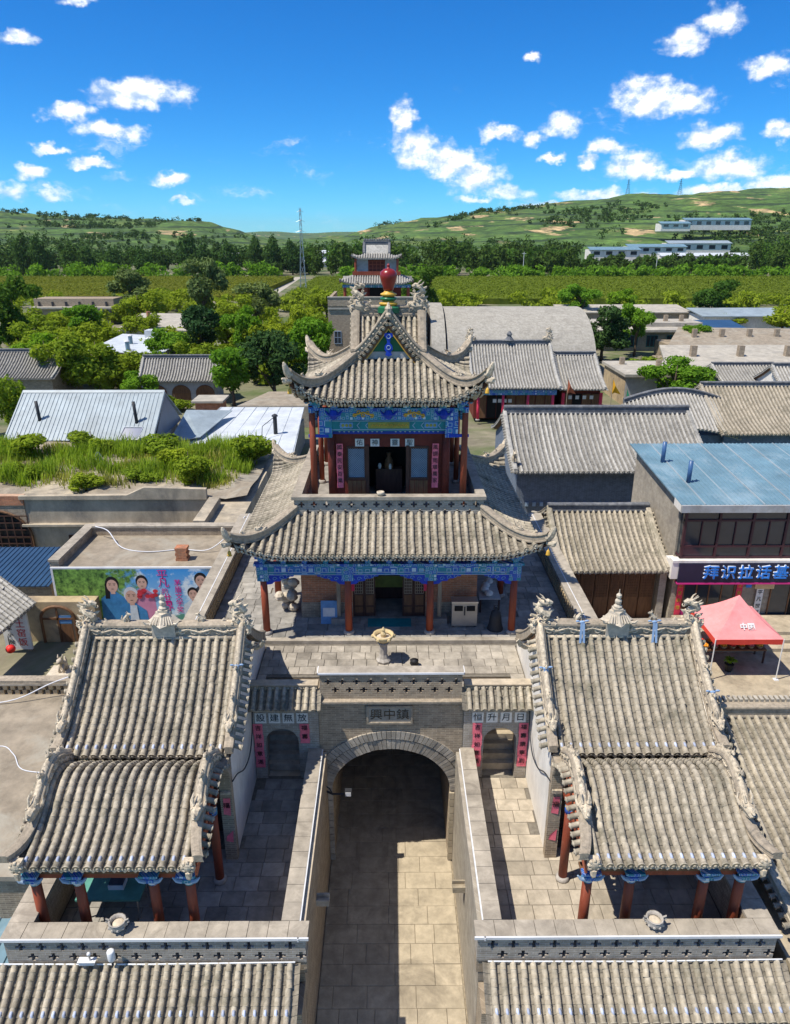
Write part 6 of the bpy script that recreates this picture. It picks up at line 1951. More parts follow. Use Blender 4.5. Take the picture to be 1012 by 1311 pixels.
wl = thing('white_long_house', 'long white roofed house behind the willow trees', 'house', (-35, 130, GZ)); MB().slab([V(-46, 126, 5.6), V(-23, 122, 5.6), V(-25.5, 140, 6.6), V(-47, 143, 6.6)], .15).build('roof', 'roof_pale', wl); MB().slab([V(-45.6, 126.4, 5.4), V(-23.4, 122.4, 5.4), V(-25.8, 139.6, 5.4), V(-46.6, 142.6, 5.4)], 2.4).build('wall', 'plaster', wl)
for k in range(2): MB().cyl((-42 + 9 * k, 131, 6), (-42 + 9 * k, 131, 8), .35, 8).build('chimney', 'brick_red', wl)
sb_ = thing('brick_shed', 'small brick shed with pale slab roof by the arched house', 'shed', (-18, 72, GZ)); MB().box(-19.2, -16.7, 71, 73.5, GZ, 4.9).build('wall', 'brick_red', sb_); MB().box(-19.5, -16.4, 70.7, 73.8, 4.9, 5.1).build('roof', 'roof_pale', sb_)
tf_ = thing('flat_roofed_house', 'tan flat roofed house just behind the white metal roof', 'house', (-11, 71, GZ)); MB().slab([V(-14.6, 68.5, 5.1), V(-7.2, 68.5, 5.1), V(-7.2, 75.5, 5.1), V(-12.6, 75.5, 5.1)], 2.1).build('wall', 'brick_tan', tf_); MB().slab([V(-14.4, 68.7, 5.14), V(-7.3, 68.7, 5.14), V(-7.3, 75.3, 5.14), V(-12.6, 75.3, 5.14)], .03).build('roof', 'earth_roof', tf_)
# ---- courtyard below left: blue sheet roof, tiled porch, arched loess front, lattice wall and concrete roof
bs = thing('sheet_roof_shed', 'deep blue sheet roof shed beside the mural', 'shed', (-18.5, 32.5, GZ)); ro = MB().slab([V(-22, 30.8, 4.9), V(-16.0, 30.8, 4.9), V(-16.0, 34.8, 5.15), V(-22, 34.8, 5.15)], .05).build('roof', 'metal_deep', bs)
rb = MB()
for k in range(24): rb.sweep([(-21.9 + .25 * k, 30.78, 4.9), (-21.9 + .25 * k, 34.8, 5.15)], [(-.04, 0), (-.02, .04), (.02, .04), (.04, 0)], side=(1, 0, 0))
rb.build('roof_ribs', 'metal_deep', ro, kind='stuff'); MB().box(-21.8, -16.1, 31.2, 34.6, GZ, 4.85).build('wall', 'brick', bs)
lf_ = thing('loess_front', 'yellow plastered cave front with arched window below the mural', 'building', (-15.2, 29.2, GZ))
MB().box(-16.6, -13.2, 29.0, 29.6, GZ, 5.0).build('wall', 'loess_wall', lf_)
aw = arch_window(lf_, -14.9, 28.97, GZ, .75, 4.2, 4.8, 'brown_wood', 'loess_wall'); MB().box(-14.85, -14.3, 28.94, 28.955, 3.95, 4.35).build('pane', 'glass_blue', aw); MB().box(-14.85, -14.3, 28.94, 28.956, GZ, 3.9).build('door', 'brown_wood', aw)
po = thing('tiled_porch', 'small grey tiled porch roof at the left edge of the courtyard', 'porch', (-17, 27, GZ))
P_ = lambda a, o: V(-17.8 + .82 * o + .1 * (a - 26), a - .35 * o, 6.25 - .42 * o)
ro = MB().add([tuple(P_(24.0, 0) - V(0, 0, .1)), tuple(P_(29.2, 0) - V(0, 0, .1)), tuple(P_(29.2, 2.4) - V(0, 0, .1)), tuple(P_(24.0, 2.4) - V(0, 0, .1))], [(0, 1, 2, 3)]).build('roof', 'brown_wood', po)
tile_field(ro, P_, [24.1 + .24 * k for k in range(22)], lambda a: (0, 2.4), 'rows', .07, .3, 'tile_grey', 'tile_grey_pan')
for y in (24.4, 28.2): MB().box(-16.1, -15.94, y, y + .16, GZ, 5.2).build('post', 'old_wood', po)
sg_ = thing('lettered_wall', 'white sign wall with red characters in the courtyard shade', 'sign', (-16, 27.6, GZ)); bo = MB().box(-16.9, -15.75, 28.0, 28.1, GZ + .2, 5.2).build('board', 'white_paper', sg_)
for k, ch in enumerate('黄土窑饭'): text('lettering', ch, .42, (-16.1, 27.985, 4.9 - k * .45), 'ink_red', bo)
for k, ch in enumerate('农家小院'): text('lettering', ch, .26, (-16.6, 27.985, 4.6 - k * .34), 'ink', bo)
ln = thing('red_lantern', 'round red lantern hanging at the courtyard porch', 'lantern', (-15.35, 25.7, 4.45)); MB().ball((-15.35, 25.7, 4.62), .19, 12, 8, 1, 1, .95).build('lantern_body', 'lantern_red', ln, True); MB().cyl((-15.35, 25.7, 4.8), (-15.35, 25.7, 5.2), .02, 5).build('lantern_cord', 'dark_metal', ln)
sto = thing('stone_table', 'pale carved stone lion on a stone table in the courtyard', 'stone table', (-13.2, 26.0, GZ)); MB().box(-13.9, -12.7, 25.2, 26.0, GZ + .5, GZ + .65).build('table_top', 'stone_light', sto)
for x in (-13.7, -12.9): MB().box(x - .12, x + .12, 25.4, 25.8, GZ, GZ + .5).build('table_leg', 'stone_light', sto)
link('lion_carving', shared('lion@', beast_mb, 'stone_light'), sto, M=Matrix.Translation((-13.35, 25.6, GZ + .65)) @ Matrix.Rotation(R(-90), 4, 'Z') @ Matrix.Scale(2.4, 4))
cr_ = thing('concrete_roof_house', 'house with flat stained concrete roof and honeycomb brick parapet left of the left hall', 'house', (-12, 18, GZ))
MB().box(-22, -9.15, 14.3, 22.4, -.05, 4.75).build('wall', 'brick', cr_); MB().box(-22, -9.16, 14.2, 22.45, 4.75, 4.9).build('roof_slab', 'earth_roof', cr_)
hc = MB()
for k in range(46):
    for j in range(2):
        x = -21.5 + k * .27 + j * .135; hc.box(x, x + .15, 22.15, 22.4, 4.9 + j * .2, 5.08 + j * .2)
hp = hc.build('honeycomb_parapet', 'loess_wall', cr_, kind='stuff'); MB().box(-22, -9.2, 22.08, 22.46, 5.3, 5.38).build('coping', 'coping', cr_); MB().box(-22, -9.2, 22.1, 22.44, 5.382, 5.5).build('coping', 'ridge_stone', cr_)
tag(MB().tube(smooth([(-20, 20.9, 4.95), (-16, 21.4, 4.95), (-13.4, 21.6, 5.0), (-11.8, 22.0, 5.54), (-9.6, 22.3, 6.2)]), .022, 6).build('white_hose', 'hose', None, True), 'white hose along the honeycomb parapet at the left edge', 'hose')
tag(MB().tube(smooth([(-18, 19.0, 4.92), (-13.9, 18.6, 4.92), (-12.6, 19.3, 4.92), (-11.9, 18.9, 4.92), (-11.3, 18.2, 4.92), (-10.2, 18.0, 4.93)]), .018, 5).build('pale_rope', 'hose', None, True), 'thin pale rope lying on the stained concrete roof', 'rope')
lb = thing('sheet_roof_shed', 'light blue ribbed sheet roof at the left edge below the left hall', 'shed', (-10.5, 14, -.05)); ro = MB().slab([V(-13, 12.6, 3.2), V(-9.3, 12.6, 3.2), V(-9.3, 16, 3.5), V(-13, 16, 3.5)], .05).build('roof', 'metal_blue', lb)
rb = MB()
for k in range(12): rb.sweep([(-12.9 + .32 * k, 12.58, 3.2), (-12.9 + .32 * k, 16, 3.5)], [(-.05, 0), (-.03, .04), (.03, .04), (.05, 0)], side=(1, 0, 0))
rb.build('roof_ribs', 'metal_blue', ro, kind='stuff'); MB().box(-12.9, -9.4, 13, 15.9, -.05, 3.15).build('wall', 'brick', lb)

# ================================================================== RIGHT SIDE, FURTHER BACK
h, ro, wo = tile_house('red fronted temple hall with blue eaves and dragon ridge behind the pavilion', 7.9, 16.3, 69.3, 6.6, 75.6, 9.9, zg=3.4, wallm='red_wall', sp=.3, r=.085, L=.4, cat='temple hall', name='rear_temple_hall', ridge_h=.5, overhang=1.3)
for sx, x in ((1, 8.1), (-1, 16.1)): link('dragon_ornament', SHARED['dragon_ornament@'], ro, M=Matrix.Translation((x, 75.6, 10.2)) @ Matrix.Rotation(0 if sx > 0 else math.pi, 4, 'Z') @ Matrix.Scale(1.3, 4))
MB().lathe((12.1, 75.6, 10.3), [(.5, 0), (.35, .2), (.2, .4), (.3, .6), (.1, .9)], 8).build('ridge_centrepiece', 'ridge_grey', ro)
MB().box(8.2, 16.0, 69.6, 69.9, 5.9, 6.4).build('painted_beam', 'beam_paint', h)
for k in range(4): column(h, 8.5 + 2.4 * k, 69.75, 3.4, 5.9, .14, capm=None, m='red_paper')
for k in range(8): MB().box(8.5 + .95 * k, 9.35 + .95 * k, 70.5, 70.58, 3.45, 5.7).build('door_leaf', 'brown_wood' if k not in (1, 2) else 'shade_black', h)
for k in range(4): MB().box(10 + .5 * k, 10.35 + .5 * k, 70.4, 70.42, 5.0, 5.35).build('paper_square', 'white_paper', h)
h, ro, wo = tile_house('smaller red fronted side hall with orange flags', 16.6, 20.9, 70.2, 6.3, 75.2, 8.9, zg=3.4, wallm='red_wall', sp=.3, r=.085, L=.4, cat='temple hall', name='rear_temple_hall', overhang=1.0)
for k in range(4): MB().box(17.0 + .95 * k, 17.85 + .95 * k, 71.05, 71.13, 3.45, 5.7).build('door_leaf', 'brown_wood' if k != 1 else 'shade_black', h)
for k in range(4): MB().box(17.5 + .7 * k, 17.85 + .7 * k, 71.0, 71.02, 5.2, 5.55).build('paper_square', 'white_paper', h)
for x in (16.9, 20.6): MB().box(x - .15, x + .15, 70.6, 70.7, 3.4, 5.9).build('red_banner', 'red_paper', h)
for k, (x, y, z, m) in enumerate(((21.0, 68.6, 6.4, 'orange_flag'), (16.9, 69.2, 6.3, 'barge'), (22.2, 68.0, 5.6, 'green_paint'))):
    f = thing('pennant_flag', ('yellow', 'orange', 'dark green')[k] + ' triangular pennant flag by the side hall', 'flag', (x, y, GZ), 'pennant flags')
    MB().cyl((x, y, GZ), (x, y, z + 1.3), .03, 5).build('flag_pole', 'old_wood', f); MB().add([(x, y - .02, z + 1.25), (x + .25, y - .12, z + .6), (x + .85, y - .02, z - .25), (x + .3, y + .08, z - .1), (x, y - .02, z - .2)], [(0, 1, 4), (1, 2, 3), (1, 3, 4)]).build('flag_cloth', m, f)
va = thing('barrel_vault_hall', 'long whitish brick barrel vault hall behind the rear temple', 'hall', (16, 104, GZ))
vm = MB(); N = 28
def vp(i, x, e=0): th = math.pi * i / N; return (x, 104 - (12 + e) * math.cos(th), GZ + (8.1 + e) * math.sin(th))
for i in range(N):
    vm.quad(vp(i, 7.2), vp(i, 26), vp(i + 1, 26), vp(i + 1, 7.2))
vm.add([vp(i, 26) for i in range(N + 1)], [tuple(range(N + 1))])
vm.build('vault', 'vault_brick', va)
v2 = MB()
for i in range(N): v2.quad(vp(i, 5.2, .5), vp(i, 7.0, .5), vp(i + 1, 7.0, .5), vp(i + 1, 5.2, .5)); v2.quad(vp(i, 7.0, .5), vp(i + 1, 7.0, .5), vp(i + 1, 7.0, -.3), vp(i, 7.0, -.3))
v2.add([vp(i, 5.2, .5) for i in range(N + 1)], [tuple(range(N + 1))]); v2.build('end_arch', 'vault_brick', va)
MB().add([(7.02, 96, GZ), (7.02, 100, GZ), (7.02, 99.4, 8), (7.02, 98, 9), (7.02, 96.6, 8)], [(0, 1, 2, 3, 4)]).build('end_opening', 'shade_black', va)
# round-ridged little gate and neighbours right of the long hall
rg_ = thing('round_ridge_gate', 'small round ridged tiled gate roof behind the long hall', 'gate', (22.5, 57, GZ))
Pg = lambda a, o: V(a, 57.5 - o, 7.6 - .5 * o + 1.0 * math.cos((a - 22.6) / 4.2 * 1.5))
und = MB()
for i in range(14):
    a0, a1 = 18.6 + 8.0 * i / 14, 18.6 + 8.0 * (i + 1) / 14
    und.quad(Pg(a0, 0) - V(0, 0, .05), Pg(a1, 0) - V(0, 0, .05), Pg(a1, 4) - V(0, 0, .05), Pg(a0, 4) - V(0, 0, .05))
ro = und.build('roof', 'tile_grey_pan', rg_); tile_field(ro, Pg, [18.7 + .3 * k for k in range(27)], lambda a: (0, 4), 'joined', .085, .4, 'tile_grey', 'tile_grey_pan')
MB().sweep([Pg(18.6 + 8 * k / 16, 0) for k in range(17)], RIDGE_PROF(.3, .4), side=(0, 1, 0)).build('ridge', 'ridge_grey', ro); MB().box(19, 26.2, 54, 57.3, GZ, 6).build('wall', 'brick_blue', rg_)
h, ro, wo = tile_house('tiled house with blue brick gable at the right edge behind the blue roof', 25.0, 36, 53.0, 6.3, 58.6, 8.9, wallm='brick_blue', sp=.3, r=.085, L=.35, tm='tile', pm='tile_pan', ridge_h=.4, Lv=.3)
h, ro, wo = tile_house('dark tiled house at the right edge below the earthen roofs', 37, 52, 66, 6.0, 71, 8.4, wallm='plaster', sp=.32, r=.09, L=.4)
h, ro, wo = tile_house('narrow tiled house end right of the flat grey house', 33.5, 40, 72.0, 6.0, 76.5, 7.6, wallm='brick_blue', sp=.32, r=.09, L=.4)
fg = thing('flat_grey_house', 'flat roofed grey house with dark windows behind the leafy tree', 'house', (31, 78, GZ)); w_ = MB().box(25.2, 37.6, 77.8, 86, GZ, 6.2).build('wall', 'plaster_grey', fg); MB().box(24.9, 38.0, 77.3, 86.4, 6.2, 6.5).build('roof_slab', 'roof_pale', fg); MB().box(25.15, 25.2, 77.9, 86, GZ, 6.1).build('side_wall', 'loess_wall', fg)
for x0_, x1_ in ((32.2, 34.2), (34.9, 36.2), (28.5, 30.4)): window(w_, x0_, x1_, 77.78, 3.6, 5.4, 'plaster', 'dark_glass', 2, 1)
for x, y in ((26.5, 84), (30, 82), (36, 80)): MB().box(x - .25, x + .25, y - .25, y + .25, 6.5, 7.3).build('chimney', 'brick', fg)
er = thing('earthen_house', 'long earthen roofed ruin on the right', 'house', (48, 106, GZ)); MB().slab([V(39, 104, 5.8), V(60, 104, 5.8), V(62, 112, 7.2), V(44, 114, 7.2)], .3).build('roof', 'earth_roof', er); MB().box(40, 60, 105, 112, GZ, 5.6).build('wall', 'earth', er); MB().box(40.2, 44, 104.8, 105.01, GZ, 5.3).build('dark_opening', 'shade_black', er)
for k in range(4): MB().box(44 + 4 * k, 44.6 + 4 * k, 108, 108.6, 6.3, 7.6).build('chimney', 'brick', er)
er2 = thing('earthen_house', 'second lower earthen roof house in front of the long ruin', 'house', (45, 92, GZ)); MB().slab([V(33.5, 89, 5.5), V(60, 89, 5.5), V(60, 99, 6.6), V(36, 99, 6.6)], .3).build('roof', 'roof_pale', er2); MB().box(35, 59, 90, 98.5, GZ, 5.3).build('wall', 'earth', er2)
for k in range(3): MB().box(38 + 6 * k, 38.7 + 6 * k, 93, 93.7, 5.9, 7.3).build('chimney', 'brick', er2)
rh = thing('row_house', 'long tan row house with flat slab roof on the right', 'house', (44, 118, GZ)); w_ = MB().box(33, 50.5, 118.5, 128, GZ, 6.0).build('wall', 'brick_tan', rh); MB().box(32.5, 51.5, 117.6, 128.4, 6.0, 6.35).build('roof_slab', 'roof_pale', rh); MB().box(33, 51, 122, 128, 6.35, 7.0).build('upper_step', 'roof_pale', rh)
for k in range(5): window(w_, 34.5 + 3.2 * k, 36.3 + 3.2 * k, 118.46, 3.6, 5.4, 'teal_paint', 'dark_glass', 3, 1)
for k in range(6): MB().box(35 + 2.6 * k, 35.6 + 2.6 * k, 124, 124.6, 7.0, 8.0).build('chimney', 'brick', rh)
tag(MB().slab([V(51, 122, 5.4), V(60, 124, 5.6), V(60, 132, 6.4), V(52, 132, 6.4)], .1).build('tarpaulin', 'metal_deep'), 'blue tarpaulin stretched beside the row house', 'tarpaulin')
for k, (x0_, x1_, y_, lab) in enumerate(((36, 62, 156, 'long pale roofed shed at the edge of the corn field'), (62, 84, 148, 'white walled shed at the right edge of the corn field'), (27, 35, 133, 'small pale roofed shed left of the row house'))):
    s_ = thing('long_shed', lab, 'shed', ((x0_ + x1_) / 2, y_, GZ)); MB().box(x0_, x1_, y_, y_ + 8, GZ, 5.4).build('wall', ('brick', 'plaster', 'brick_tan')[k], s_); MB().slab([V(x0_ - .5, y_ - .6, 5.5), V(x1_ + .5, y_ - .6, 5.5), V(x1_ + .5, y_ + 8.5, 6.3), V(x0_ - .5, y_ + 8.5, 6.3)], .2).build('roof', 'roof_pale' if k != 1 else 'metal_pale', s_)
# ---- far gate tower on its brick base
gt = thing('far_gate_tower', 'distant two storey red gate tower on a pale brick base behind the finial', 'gate tower', (-2, 100, GZ))
tx = -1.75
MB().box(-7.9, 4.4, 96, 108, GZ, 11.9).build('brick_base', 'brick', gt); pa = MB(); pa.box(-7.9, 4.4, 95.9, 96.3, 11.9, 12.9); pa.box(-7.9, -7.5, 96.31, 108, 11.9, 12.9); pa.build('parapet', 'brick', gt); MB().box(-7.95, 4.45, 95.85, 96.35, 12.9, 13.05).build('coping', 'roof_pale', gt); MB().box(-7.92, 4.42, 95.86, 95.96, 11.5, 11.7).build('string_course', 'roof_pale', gt)
window(gt, -7.2, -6.3, 95.98, 7.2, 8.8, 'lattice_blue', 'dark_glass', 2, 2)
MB().box(tx - 3.2, tx + 3.2, 99.5, 105, 11.9, 14.6).build('lower_wall', 'red_wall', gt)
for k in range(4): MB().cyl((tx - 4.1 + 2.73 * k, 98.6, 11.9), (tx - 4.1 + 2.73 * k, 98.6, 14.2), .2, 8).build('column', 'red_paint', gt)
MB().box(tx - .9, tx + .9, 99.4, 99.51, 11.9, 14).build('door', 'shade_black', gt)  # near-black panel in place of a shaded doorway
MB().box(tx - 4.4, tx + 4.4, 98.4, 98.7, 14.0, 14.35).build('beam', 'beam_paint', gt)
def far_roof(zt, ze, vt, ve, yc, name):
    P = lambda a, o: V(tx + a, yc - o, zt + (ze - zt) * max(0, (o - vt) / (ve - vt)) ** .85 + .55 * max(0, (abs(a) - ve * .6) / (ve * .4)) ** 2)
    und = MB()
    for sd in range(4):
        c, s_ = ((1, 0), (0, 1), (-1, 0), (0, -1))[sd]
        for i in range(16):
            for j in range(4):
                def q(i_, j_):
                    a = -ve + 2 * ve * i_ / 16; o0 = max(vt, abs(a)); o = o0 + (ve - o0) * j_ / 4
                    p = P(a, o); dx_, dy_ = p.x - tx, p.y - yc
                    return (tx + dx_ * c - dy_ * s_, yc + dx_ * s_ + dy_ * c, p.z - .04)
                und.quad(q(i, j), q(i + 1, j), q(i + 1, j + 1), q(i, j + 1))
    ro = und.build(name, 'tile_grey_pan', gt)
    tile_field(ro, P, [-ve + .15 + .32 * k for k in range(int(2 * ve / .32))], lambda a: (max(vt, abs(a)), ve), 'joined', .1, .5, 'tile_grey', 'tile_grey_pan')
    return ro
far_roof(15.6, 14.5, 2.9, 4.8, 102.3, 'lower_roof')
MB().box(tx - 2.6, tx + 2.6, 99.9, 104.7, 15.3, 17.6).build('upper_wall', 'red_wall', gt); MB().box(tx - 2.62, tx - 1.1, 99.86, 99.91, 15.7, 17.4).build('side_panel', 'plaster_grey', gt); MB().box(tx + 1.1, tx + 2.62, 99.86, 99.91, 15.7, 17.4).build('side_panel', 'plaster_grey', gt)
MB().box(tx - 3.1, tx + 3.1, 99.0, 99.15, 15.5, 15.95).build('balcony_rail', 'red_paint', gt); l_ = MB(); lattice(l_, tx - 1, tx + 1, 15.9, 17.2, 99.84, 4, 3, .1); l_.build('lattice', 'red_paint', gt)
for sx in (-1, 1): MB().cyl((tx + sx * 2.7, 99.3, 15.3), (tx + sx * 2.7, 99.3, 17.5), .15, 8).build('column', 'red_paint', gt)
ur = far_roof(18.1, 17.5, 1.4, 3.3, 102.3, 'upper_roof')
MB().add([(tx - 1.6, 100.9, 18.0), (tx + 1.6, 100.9, 18.0), (tx + 1.6, 102.3, 19.3), (tx - 1.6, 102.3, 19.3)], [(0, 1, 2, 3)]).build('gable_slope', 'tile_grey', ur); MB().add([(tx - 1.6, 103.7, 18.0), (tx + 1.6, 103.7, 18.0), (tx + 1.6, 102.3, 19.3), (tx - 1.6, 102.3, 19.3)], [(0, 1, 2, 3)]).build('gable_slope', 'tile_grey', ur)
rdm = MB().sweep([(tx - 1.7, 102.3, 19.2), (tx + 1.7, 102.3, 19.2)], RIDGE_PROF(.3, .45), side=(0, 1, 0)); [rdm.ball((tx - 1.6 + .32 * k, 102.3, 19.75), .16, 6, 4) for k in range(11)]; rdm.build('ridge', 'ridge_grey', ur)
for sx in (-1, 1): MB().sweep([(tx + sx * 1.65, 102.3, 19.3), (tx + sx * 1.65, 100.8, 17.95)], RIDGE_PROF(.25, .3), side=(1, 0, 0)).build('verge_ridge', 'ridge_grey', ur)

# ================================================================== SMALL THINGS NEAR THE CAMERA
for x, lab in ((-6.5, 'carved stone censer on the front parapet of the left terrace'), (6.27, 'carved stone censer on the front parapet of the right terrace')):
    c = thing('stone_censer', lab, 'censer', (x, 12.8, 4.75), 'stone censers on the parapets')
    b_ = MB().lathe((x, 12.8, 4.75), [(.1, 0), (.12, .03), (.1, .06), (.19, .12), (.215, .2), (.19, .26), (.21, .29), (.17, .29), (.15, .2)], 14, cap=False).build('bowl', 'stone_grey', c, True)
    MB().lathe((x, 12.8, 4.93), [(.16, 0), (.1, .03), (.02, .04)], 10).build('ash', 'stone_light', b_)
    for k in range(10):
        th = k * .628
        MB().ball((x + .2 * math.cos(th), 12.8 + .2 * math.sin(th), 4.92), .04, 6, 4).build('boss', 'stone_grey', b_)
    for sg in (-1, 1): MB().tube([(x + sg * .19, 12.8, 4.95), (x + sg * .27, 12.8, 5.0), (x + sg * .26, 12.8, 5.08), (x + sg * .19, 12.8, 5.04)], .025, 6).build('handle', 'stone_grey', b_)
gt_ = thing('green_table', 'green folding table with papers under the left porch', 'table', (-7.2, 14.5, WZ))
MB().box(-8.1, -6.45, 14.0, 14.85, 4.26, 4.32).build('table_top', 'green_table', gt_)
for x, y in ((-8.0, 14.1), (-6.55, 14.1), (-8.0, 14.75), (-6.55, 14.75)): MB().cyl((x, y, WZ), (x, y, 4.26), .025, 6).build('leg', 'steel', gt_)
bx_ = thing('paper_stack', 'small stack of pale boxes on the green table', 'box', (-7.1, 14.5, 4.32))
MB().box(-7.35, -6.95, 14.3, 14.6, 4.32, 4.46).build('box_body', 'white_paper', bx_); MB().box(-7.33, -6.97, 14.32, 14.58, 4.46, 4.52).build('box_lid', 'dark_print', bx_)
cc = thing('security_camera', 'white security camera on the front parapet of the left terrace', 'camera', (-7.15, 12.42, 4.1))
MB().box(-7.38, -7.02, 12.37, 12.48, 4.1, 4.2).build('camera_body', 'white_trim', cc); MB().box(-7.4, -6.98, 12.35, 12.5, 4.2, 4.22).build('sun_shield', 'white_trim', cc); MB().cyl((-7.12, 12.42, 4.22), (-7.12, 12.42, 4.4), .025, 8).build('mount', 'steel', cc); MB().ball((-7.12, 12.42, 4.42), .05, 8, 6).build('swivel', 'white_trim', cc, True); MB().cyl((-7.38, 12.42, 4.15), (-7.43, 12.42, 4.15), .035, 10).build('lens', 'dark_glass', cc)
hn = thing('horn_speaker', 'white cylindrical loudspeaker beside the security camera', 'loudspeaker', (-6.6, 12.4, 4.2))
MB().lathe((-6.6, 12.42, 4.22), [(.075, 0), (.09, .04), (.09, .27), (.075, .3), (.02, .31)], 14).build('speaker_body', 'white_trim', hn, True); MB().cyl((-6.6, 12.42, 4.05), (-6.6, 12.42, 4.22), .03, 6).build('mount', 'dark_metal', hn)
lm = thing('wall_lamp', 'black bracket arm with a white floodlight on the gate wall left of the arch', 'lamp', (-2.2, 19.2, 3.3))
MB().box(-2.28, -2.2, 19.1, 19.3, 3.1, 3.6).build('back_plate', 'dark_metal', lm); MB().tube([(-2.24, 19.1, 3.3), (-1.9, 18.95, 3.25), (-1.45, 18.9, 3.3)], .035, 6).build('arm', 'dark_metal', lm); MB().tube([(-2.24, 19.1, 3.55), (-2.0, 19.0, 3.42), (-1.9, 18.95, 3.25)], .02, 6).build('brace', 'dark_metal', lm)
hd = MB().box(-1.5, -1.28, 18.8, 18.98, 3.28, 3.46).build('lamp_head', 'dark_metal', lm); MB().box(-1.48, -1.3, 18.785, 18.8, 3.3, 3.44).build('lamp_glass', 'white_trim', hd)
# blue ribbons tied on the ridges of the right hall
for k, (x, y, z, lab) in enumerate(((5.62, 18.95, 9.6, 'blue ribbon tied on the right hall ridge left of its pagoda'), (7.75, 18.95, 9.6, 'blue ribbon tied on the right hall ridge right of its pagoda'), (4.4, 17.9, 8.7, 'blue ribbon on the inner verge of the right hall'), (8.98, 17.3, 8.3, 'blue ribbon on the outer verge of the right hall'), (-4.4, 18.0, 8.75, 'blue ribbon on the inner verge of the left hall'))):
    r_ = thing('ribbon', lab, 'ribbon', (x, y, z), 'blue ribbons on the roof ridges')
    kn = MB(); kn.ball((x, y - .08, z), .06, 7, 5, 1.5, .7, .8); kn.ball((x + .14, y - .06, z + .03), .055, 7, 5, 1.3, .5, .6); kn.ball((x - .13, y - .06, z + .02), .05, 7, 5, 1.3, .5, .6); kn.build('knot', 'ribbon_blue', r_, True)
    tl = MB()
    for sg in (-1, 1):
        for j in range(6):
            x0_, x1_ = x + sg * (.03 + .004 * j), x + sg * (.03 + .004 * (j + 1)); tl.quad((x0_ - .035, y - .14 - .02 * j, z - .1 * j), (x0_ + .035, y - .14 - .02 * j, z - .1 * j), (x1_ + .035, y - .16 - .02 * j, z - .1 * (j + 1)), (x1_ - .035, y - .16 - .02 * j, z - .1 * (j + 1)))
    tl.build('tail', 'ribbon_blue', r_)
sp_ = thing('solar_panel', 'small tilted solar panel by the weeds', 'solar panel', (-18.2, 49.6, 6.5))
MB().add([(-18.9, 49.3, 7.0), (-17.5, 49.3, 7.0), (-17.3, 50.0, 7.7), (-18.6, 50.0, 7.7)], [(0, 1, 2, 3)]).build('panel', 'solar', sp_); MB().tube([(-18.9, 49.28, 7.0), (-17.5, 49.28, 7.0), (-17.3, 49.98, 7.7), (-18.6, 49.98, 7.7), (-18.9, 49.28, 7.0)], .05, 5).build('panel_frame', 'white_trim', sp_); MB().cyl((-18.1, 49.8, 6.4), (-18.1, 49.8, 7.3), .06, 6).build('post', 'steel', sp_)
ds = thing('satellite_dish', 'white satellite dish standing among the weeds', 'satellite dish', (-18.5, 44.3, 6.5))
MB(Matrix.Translation((-18.5, 44.3, 7.1)) @ Matrix.Rotation(R(75), 4, 'Y')).lathe((0, 0, 0), [(.02, 0), (.25, .05), (.42, .16)], 16, cap=False).build('dish', 'white_trim', ds, True); MB().cyl((-18.5, 44.3, 6.4), (-18.5, 44.3, 7.1), .04, 6).build('post', 'steel', ds)

# ================================================================== TREES
def crown_arrays(rs, n, lobes, size, flatten=1.0, shell=.55):
    """n leaf clump quads spread through ellipsoid lobes (cx, cy, cz, rx, ry, rz)"""
    w = np.array([l[3] * l[4] * l[5] for l in lobes]) ** .67; w /= w.sum()
    k = rs.choice(len(lobes), n, p=w)
    L = np.array(lobes)[k]
    d = rs.normal(size=(n, 3)); d /= np.linalg.norm(d, axis=1)[:, None]
    rad = (shell + (1 - shell) * rs.uniform(0, 1, n)) ** .7 * (1 + .12 * rs.normal(size=n))
    c = L[:, :3] + d * L[:, 3:] * rad[:, None]
    nrm = d + .75 * rs.normal(size=(n, 3)); nrm[:, 2] += .35; nrm /= np.linalg.norm(nrm, axis=1)[:, None]
    a = np.cross(nrm, rs.normal(size=(n, 3))); a /= np.linalg.norm(a, axis=1)[:, None]
    b = np.cross(nrm, a)
    s = size * rs.uniform(.55, 1.35, n)[:, None]
    e = flatten
    v = np.stack([c - a * s, c + b * s * .55 * e, c + a * s, c - b * s * .55 * e], axis=1).reshape(-1, 3)
    return v


def arr_mesh(name, v, m):
    n = len(v) // 4
    me = bpy.data.meshes.new(name)
    me.vertices.add(len(v)); me.vertices.foreach_set('co', v.astype(np.float32).ravel())
    me.loops.add(4 * n); me.loops.foreach_set('vertex_index', np.arange(4 * n, dtype=np.int32))
    me.polygons.add(n); me.polygons.foreach_set('loop_start', np.arange(0, 4 * n, 4, dtype=np.int32)); me.polygons.foreach_set('loop_total', np.full(n, 4, dtype=np.int32))
    me.materials.append(MATS[m]); me.update(calc_edges=True)
    return me


